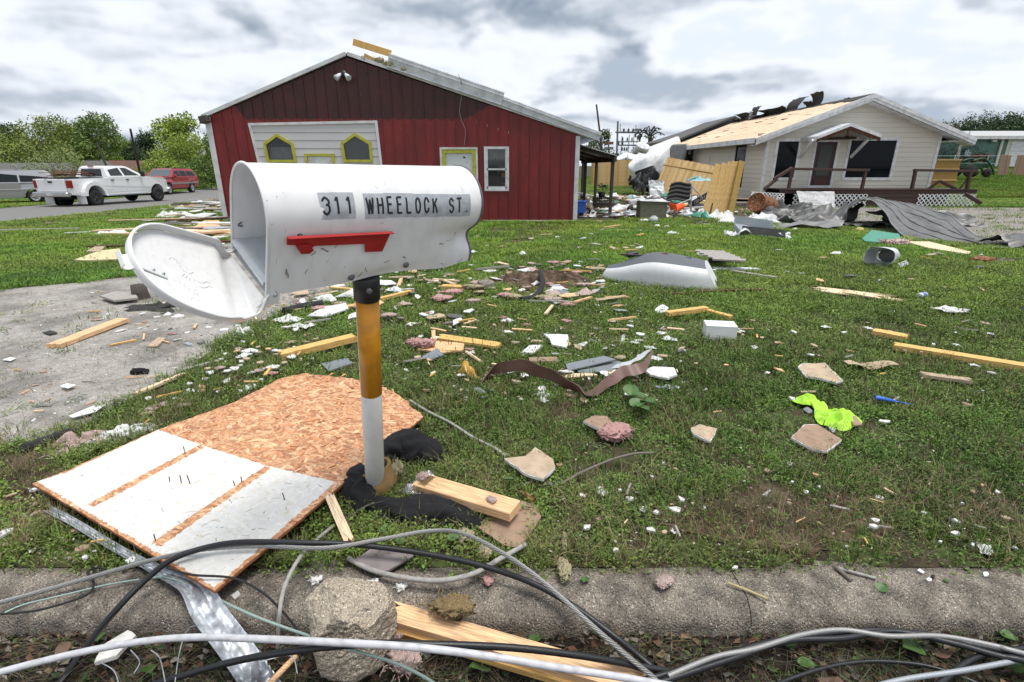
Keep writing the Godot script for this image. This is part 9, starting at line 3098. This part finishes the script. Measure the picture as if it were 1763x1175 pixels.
func vegetation():
	var weeds := []
	var grass := []
	var dead := []
	var lawn := []
	var road := PackedVector2Array(road_poly)
	var drive := PackedVector2Array(drive_poly)
	var grav := PackedVector2Array(gravel_poly)
	var d0 := pow(1.40, 0.4)
	var d1 := pow(85.0, 0.4)
	if true:
		for i in 225000:
			var d := pow(lerpf(d0, d1, rng.randf()), 2.5)
			var wide := (0.947 * d + 0.42) * 1.1 + 0.8
			var x := rf(-wide, wide)
			var z := -d
			var near := d < 13.0
			if near and covered(x, z):
				continue
			var v := L(x, z)
			var fray := fn.get_noise_2d(x * 2.4, z * 2.4)
			var on_drive := Geometry2D.is_point_in_polygon(v + L(fray, fray) * 0.18, drive)
			if on_drive and not (rng.randi() % 60 == 0 and d < 6.0):
				continue
			if d > 8.5 and Geometry2D.is_point_in_polygon(v, grav) and rng.randi() % 40:
				continue
			if d > 3.0 and x < -11.0 and (Geometry2D.is_point_in_polygon(v, road) or (x < -12.4 - (d - 13.0) * 0.24 and x > -20.5 - (d - 20.0) * 0.26 and d < 38.0 and rng.randi() % 5)):
				continue
			if d > 15.9 and x > -9.0 and x < 3.6 and d < 28.0:
				continue
			if d > 22.4 and x > 9.6 and x < 20.2 and d < 48.0:
				continue
			if d > 17.5 and d < 27.0 and x > 2.0 and x < 10.5 and rng.randi() % 4:
				continue
			if bare(x, z) and rng.randi() % 5:
				if d < 4.0 and rng.randi() % 3:
					dead.append([Transform3D(Basis(Vector3.UP, rf(0, TAU)).scaled(Vector3.ONE * rf(0.5, 0.9)), gp(x, z, 0.004)), [Color(0.27, 0.2, 0.11), Color(0.13, 0.09, 0.06), Color(0.09, 0.13, 0.03)][rng.randi() % 3] * rf(0.5, 1.2)])
				continue
			var p1 := fn.get_noise_2d(x * 0.55 + 40.0, z * 0.55)
			var p2 := fn.get_noise_2d(x * 0.21, z * 0.21 + 90.0)
			var thin := fn.get_noise_2d(x * 1.3 + 7.0, z * 1.3 + 3.0)
			var kerb_dry := sm(2.05, 1.5, d) * 0.12 + (0.35 if d < 2.6 and x > 0.15 and x < 1.7 and thin > -0.05 else 0.0)
			if d < 4.5 and rng.randi() % 6 == 0:
				continue
			if thin > 0.20 and d < 6.0 and rng.randi() % 3:
				continue
			if rf(0, 1) < kerb_dry:
				if rng.randi() % 2:
					dead.append([Transform3D(Basis(Vector3.UP, rf(0, TAU)).scaled(Vector3.ONE * rf(0.5, 1.0)), gp(x, z, 0.002)), Color(0.24, 0.18, 0.10) * rf(0.5, 1.3)])
				continue
			var tone := rf(0.55, 1.45) * (1.0 + p1 * 0.45)
			var yel := clampf(0.5 + p2 * 1.3 + rf(-0.25, 0.25), 0.0, 1.0)
			var far := sm(2.6, 9.0, d)
			var c := Color(0.09, 0.178, 0.024).lerp(Color(0.155, 0.228, 0.042), yel).lerp(Color(0.13, 0.265, 0.022).lerp(Color(0.20, 0.285, 0.034), yel), far) * tone
			if d < 4.2 and (rng.randi() % 6 == 0 or (thin < -0.16 and rng.randi() % 3 == 0)):
				dead.append([Transform3D(Basis(Vector3.UP, rf(0, TAU)).scaled(Vector3.ONE * rf(0.5, 1.1)), gp(x, z, 0.012)), [Color(0.30, 0.23, 0.13), Color(0.16, 0.11, 0.07), Color(0.2, 0.2, 0.07)][rng.randi() % 3] * rf(0.5, 1.2)])
			elif rf(0, 1) < (0.54 + p1 * 0.4) * sm(9.0, 3.5, d):
				var s := rf(0.6, 1.35) * pow(d / 1.6, 0.35)
				weeds.append([Transform3D(Basis.from_euler(W(rf(-0.3, 0.3), rf(0, TAU), rf(-0.3, 0.3))).scaled(W(s, s * rf(0.6, 1.2), s)), gp(x, z)), c])
			elif rf(0, 1) > sm(7.0, 13.0, d):
				var s := rf(0.6, 1.15) * pow(d / 1.6, 0.42)
				grass.append([Transform3D(Basis(Vector3.UP, rf(0, TAU)).scaled(W(s, s * rf(0.5, 1.0) * lerpf(1.0, 0.5, sm(2.0, 7.0, d)), s)), gp(x, z)), c])
			else:
				var s := rf(0.75, 1.3) * pow(d / 11.0, 0.55)
				var tall := 1.0 + (1.6 if d > 30.0 and x > 12.0 else 0.0)
				lawn.append([Transform3D(Basis(Vector3.UP, rf(0, TAU)).scaled(W(s, rf(0.4, 0.75) * tall * minf(s, 1.2), s)), gp(x, z)), c])
	multi("lawn_weeds", "low leafy weeds covering the near lawn", weed_mesh(), m.leaf, weeds)
	multi("lawn_grass", "short green grass of the lawn", grass_mesh(15, 0.035, 0.10, 0.0022, 0.05, 0.7), m.leaf, grass)
	multi("far_lawn_grass", "green grass of the farther lawn and fields", grass_mesh(30, 0.05, 0.13, 0.005, 0.22, 0.7), m.leaf, lawn)
	multi("dead_grass", "dead brown grass and stalks on the bare patches by the kerb", grass_mesh(9, 0.02, 0.085, 0.0012, 0.04, 2.6), m.straw, dead)
	crumbs()


func crumbs():
	# litter too small and too much to count
	var b := B.new()
	b.tri(W(-1, 0, -0.6), W(0.9, 0.25, -0.4), W(0.7, 0.05, 0.7))
	b.tri(W(-1, 0, -0.6), W(0.7, 0.05, 0.7), W(-0.6, 0.3, 0.5))
	b.tri(W(-1, 0, -0.6), W(-0.6, 0.3, 0.5), W(-0.2, -0.3, 0))
	var cols := [Color(0.72, 0.71, 0.68), Color(0.72, 0.71, 0.68), Color(0.48, 0.36, 0.24), Color(0.60, 0.42, 0.26), Color(0.35, 0.24, 0.15), Color(0.62, 0.44, 0.40), Color(0.2, 0.19, 0.19)]
	var items := []
	for q in [[[L(-1.982, -2.729), L(-2.922, -6.321), L(1.942, -7.807), L(1.256, -2.729), L(-0.576, -2.509), L(-1.757, -3.179)], 2200, 0.006, 0.02, 0.03], [[L(-5.105, -5.07), L(-2.097, -5.623), L(-1.981, -3.641), L(-2.152, -2.729), L(-2.437, -2.318)], 900, 0.004, 0.014, 0.008], [[L(-0.55, -2.379), L(2.56, -2.26), L(1.799, -1.456), L(0.038, -1.456)], 520, 0.003, 0.009, 0.025], [[L(1.376, -10.31), L(9.276, -9.309), L(2.932, -2.652), L(1.016, -3.079)], 360, 0.006, 0.016, 0.03], [[L(-2.113, -1.788), L(-2.04, -1.869), L(-1.062, -1.35), L(-1.799, -1.456)], 160, 0.003, 0.009, 0.02], [[L(-9.896, -12.986), L(-16.971, -32.148), L(-4.28, -7.807), L(-4.963, -6.744)], 500, 0.02, 0.06, 0.05], [[L(5.683, -40.556), L(17.284, -38.798), L(7.79, -16.376), L(2.471, -17.356)], 900, 0.03, 0.08, 0.06]]:
		for i in q[1]:
			var c := pick_in(q[0])
			var s := rf(q[2], q[3])
			items.append([Transform3D(Basis.from_euler(W(rf(-0.5, 0.5), rf(0, TAU), rf(-0.5, 0.5))).scaled(W(s, s, s * rf(0.4, 1.0))), gp(c.x, c.y, rf(0.3, 1.0) * q[4])), cols[rng.randi() % cols.size()] * rf(0.7, 1.1)])
	multi("debris_crumbs", "fine crumbs of board, plaster and bark littering lawn and driveway", b.done(), m.straw, items)
	var foliage := []
	var lcols := [Color(0.10, 0.06, 0.035), Color(0.055, 0.035, 0.022), Color(0.17, 0.11, 0.06), Color(0.05, 0.085, 0.025), Color(0.08, 0.12, 0.035), Color(0.16, 0.14, 0.11), Color(0.25, 0.22, 0.18), Color(0.12, 0.055, 0.03)]
	for i in 5200:
		var x := rf(-2.0, 2.1)
		var z := -1.225 + absf(rng.randfn()) * 0.15
		if i % 3 == 0:
			z = rf(-1.13, -0.72)
		var s := rf(0.004, 0.018)
		foliage.append([Transform3D(Basis.from_euler(W(rf(-0.9, 0.9), rf(0, TAU), rf(-0.9, 0.9))).scaled(W(s, s, s * rf(0.3, 1.0))), W(x, mud(x, z) + rf(0.0, 0.016), z)), lcols[rng.randi() % lcols.size()] * rf(0.6, 1.2)])
	multi("leaf_litter", "wet leaf litter and bark bits in the gutter", b.done(), m.straw, foliage)
	# dry stalks and drift lines of chaff on the driveway
	var st := []
	var dry := grass_mesh(7, 0.03, 0.11, 0.0012, 0.06, 3.0)
	for i in 4200:
		var c := pick_in(drive_poly.slice(0, 16))
		if absf(fn.get_noise_2d(c.x * 1.4, c.y * 2.6)) > 0.17 or c.y < -8.0:
			continue
		st.append([Transform3D(Basis.from_euler(W(rf(-0.2, 0.2), rf(0, TAU), 0)).scaled(W(1.0, 0.25, 1.0) * rf(0.6, 1.2)), gp(c.x, c.y, 0.01)), (Color(0.2, 0.15, 0.09) if i % 3 else Color(0.1, 0.12, 0.04)) * rf(0.6, 1.2)])
	for i in 1500:
		var x := rf(-2.1, 2.2)
		var z := -1.22 + absf(rng.randfn()) * 0.2
		st.append([Transform3D(Basis.from_euler(W(rf(-0.3, 0.3), rf(0, TAU), rf(-0.3, 0.3))).scaled(W(1.0, 0.4, 1.0) * rf(0.4, 0.9)), W(x, mud(x, z) + 0.004, z)), [Color(0.16, 0.13, 0.08), Color(0.07, 0.1, 0.03), Color(0.05, 0.04, 0.03)][i % 3] * rf(0.6, 1.2)])
	multi("chaff", "dry stalks and chaff drifted over driveway and gutter", dry, m.straw, st)
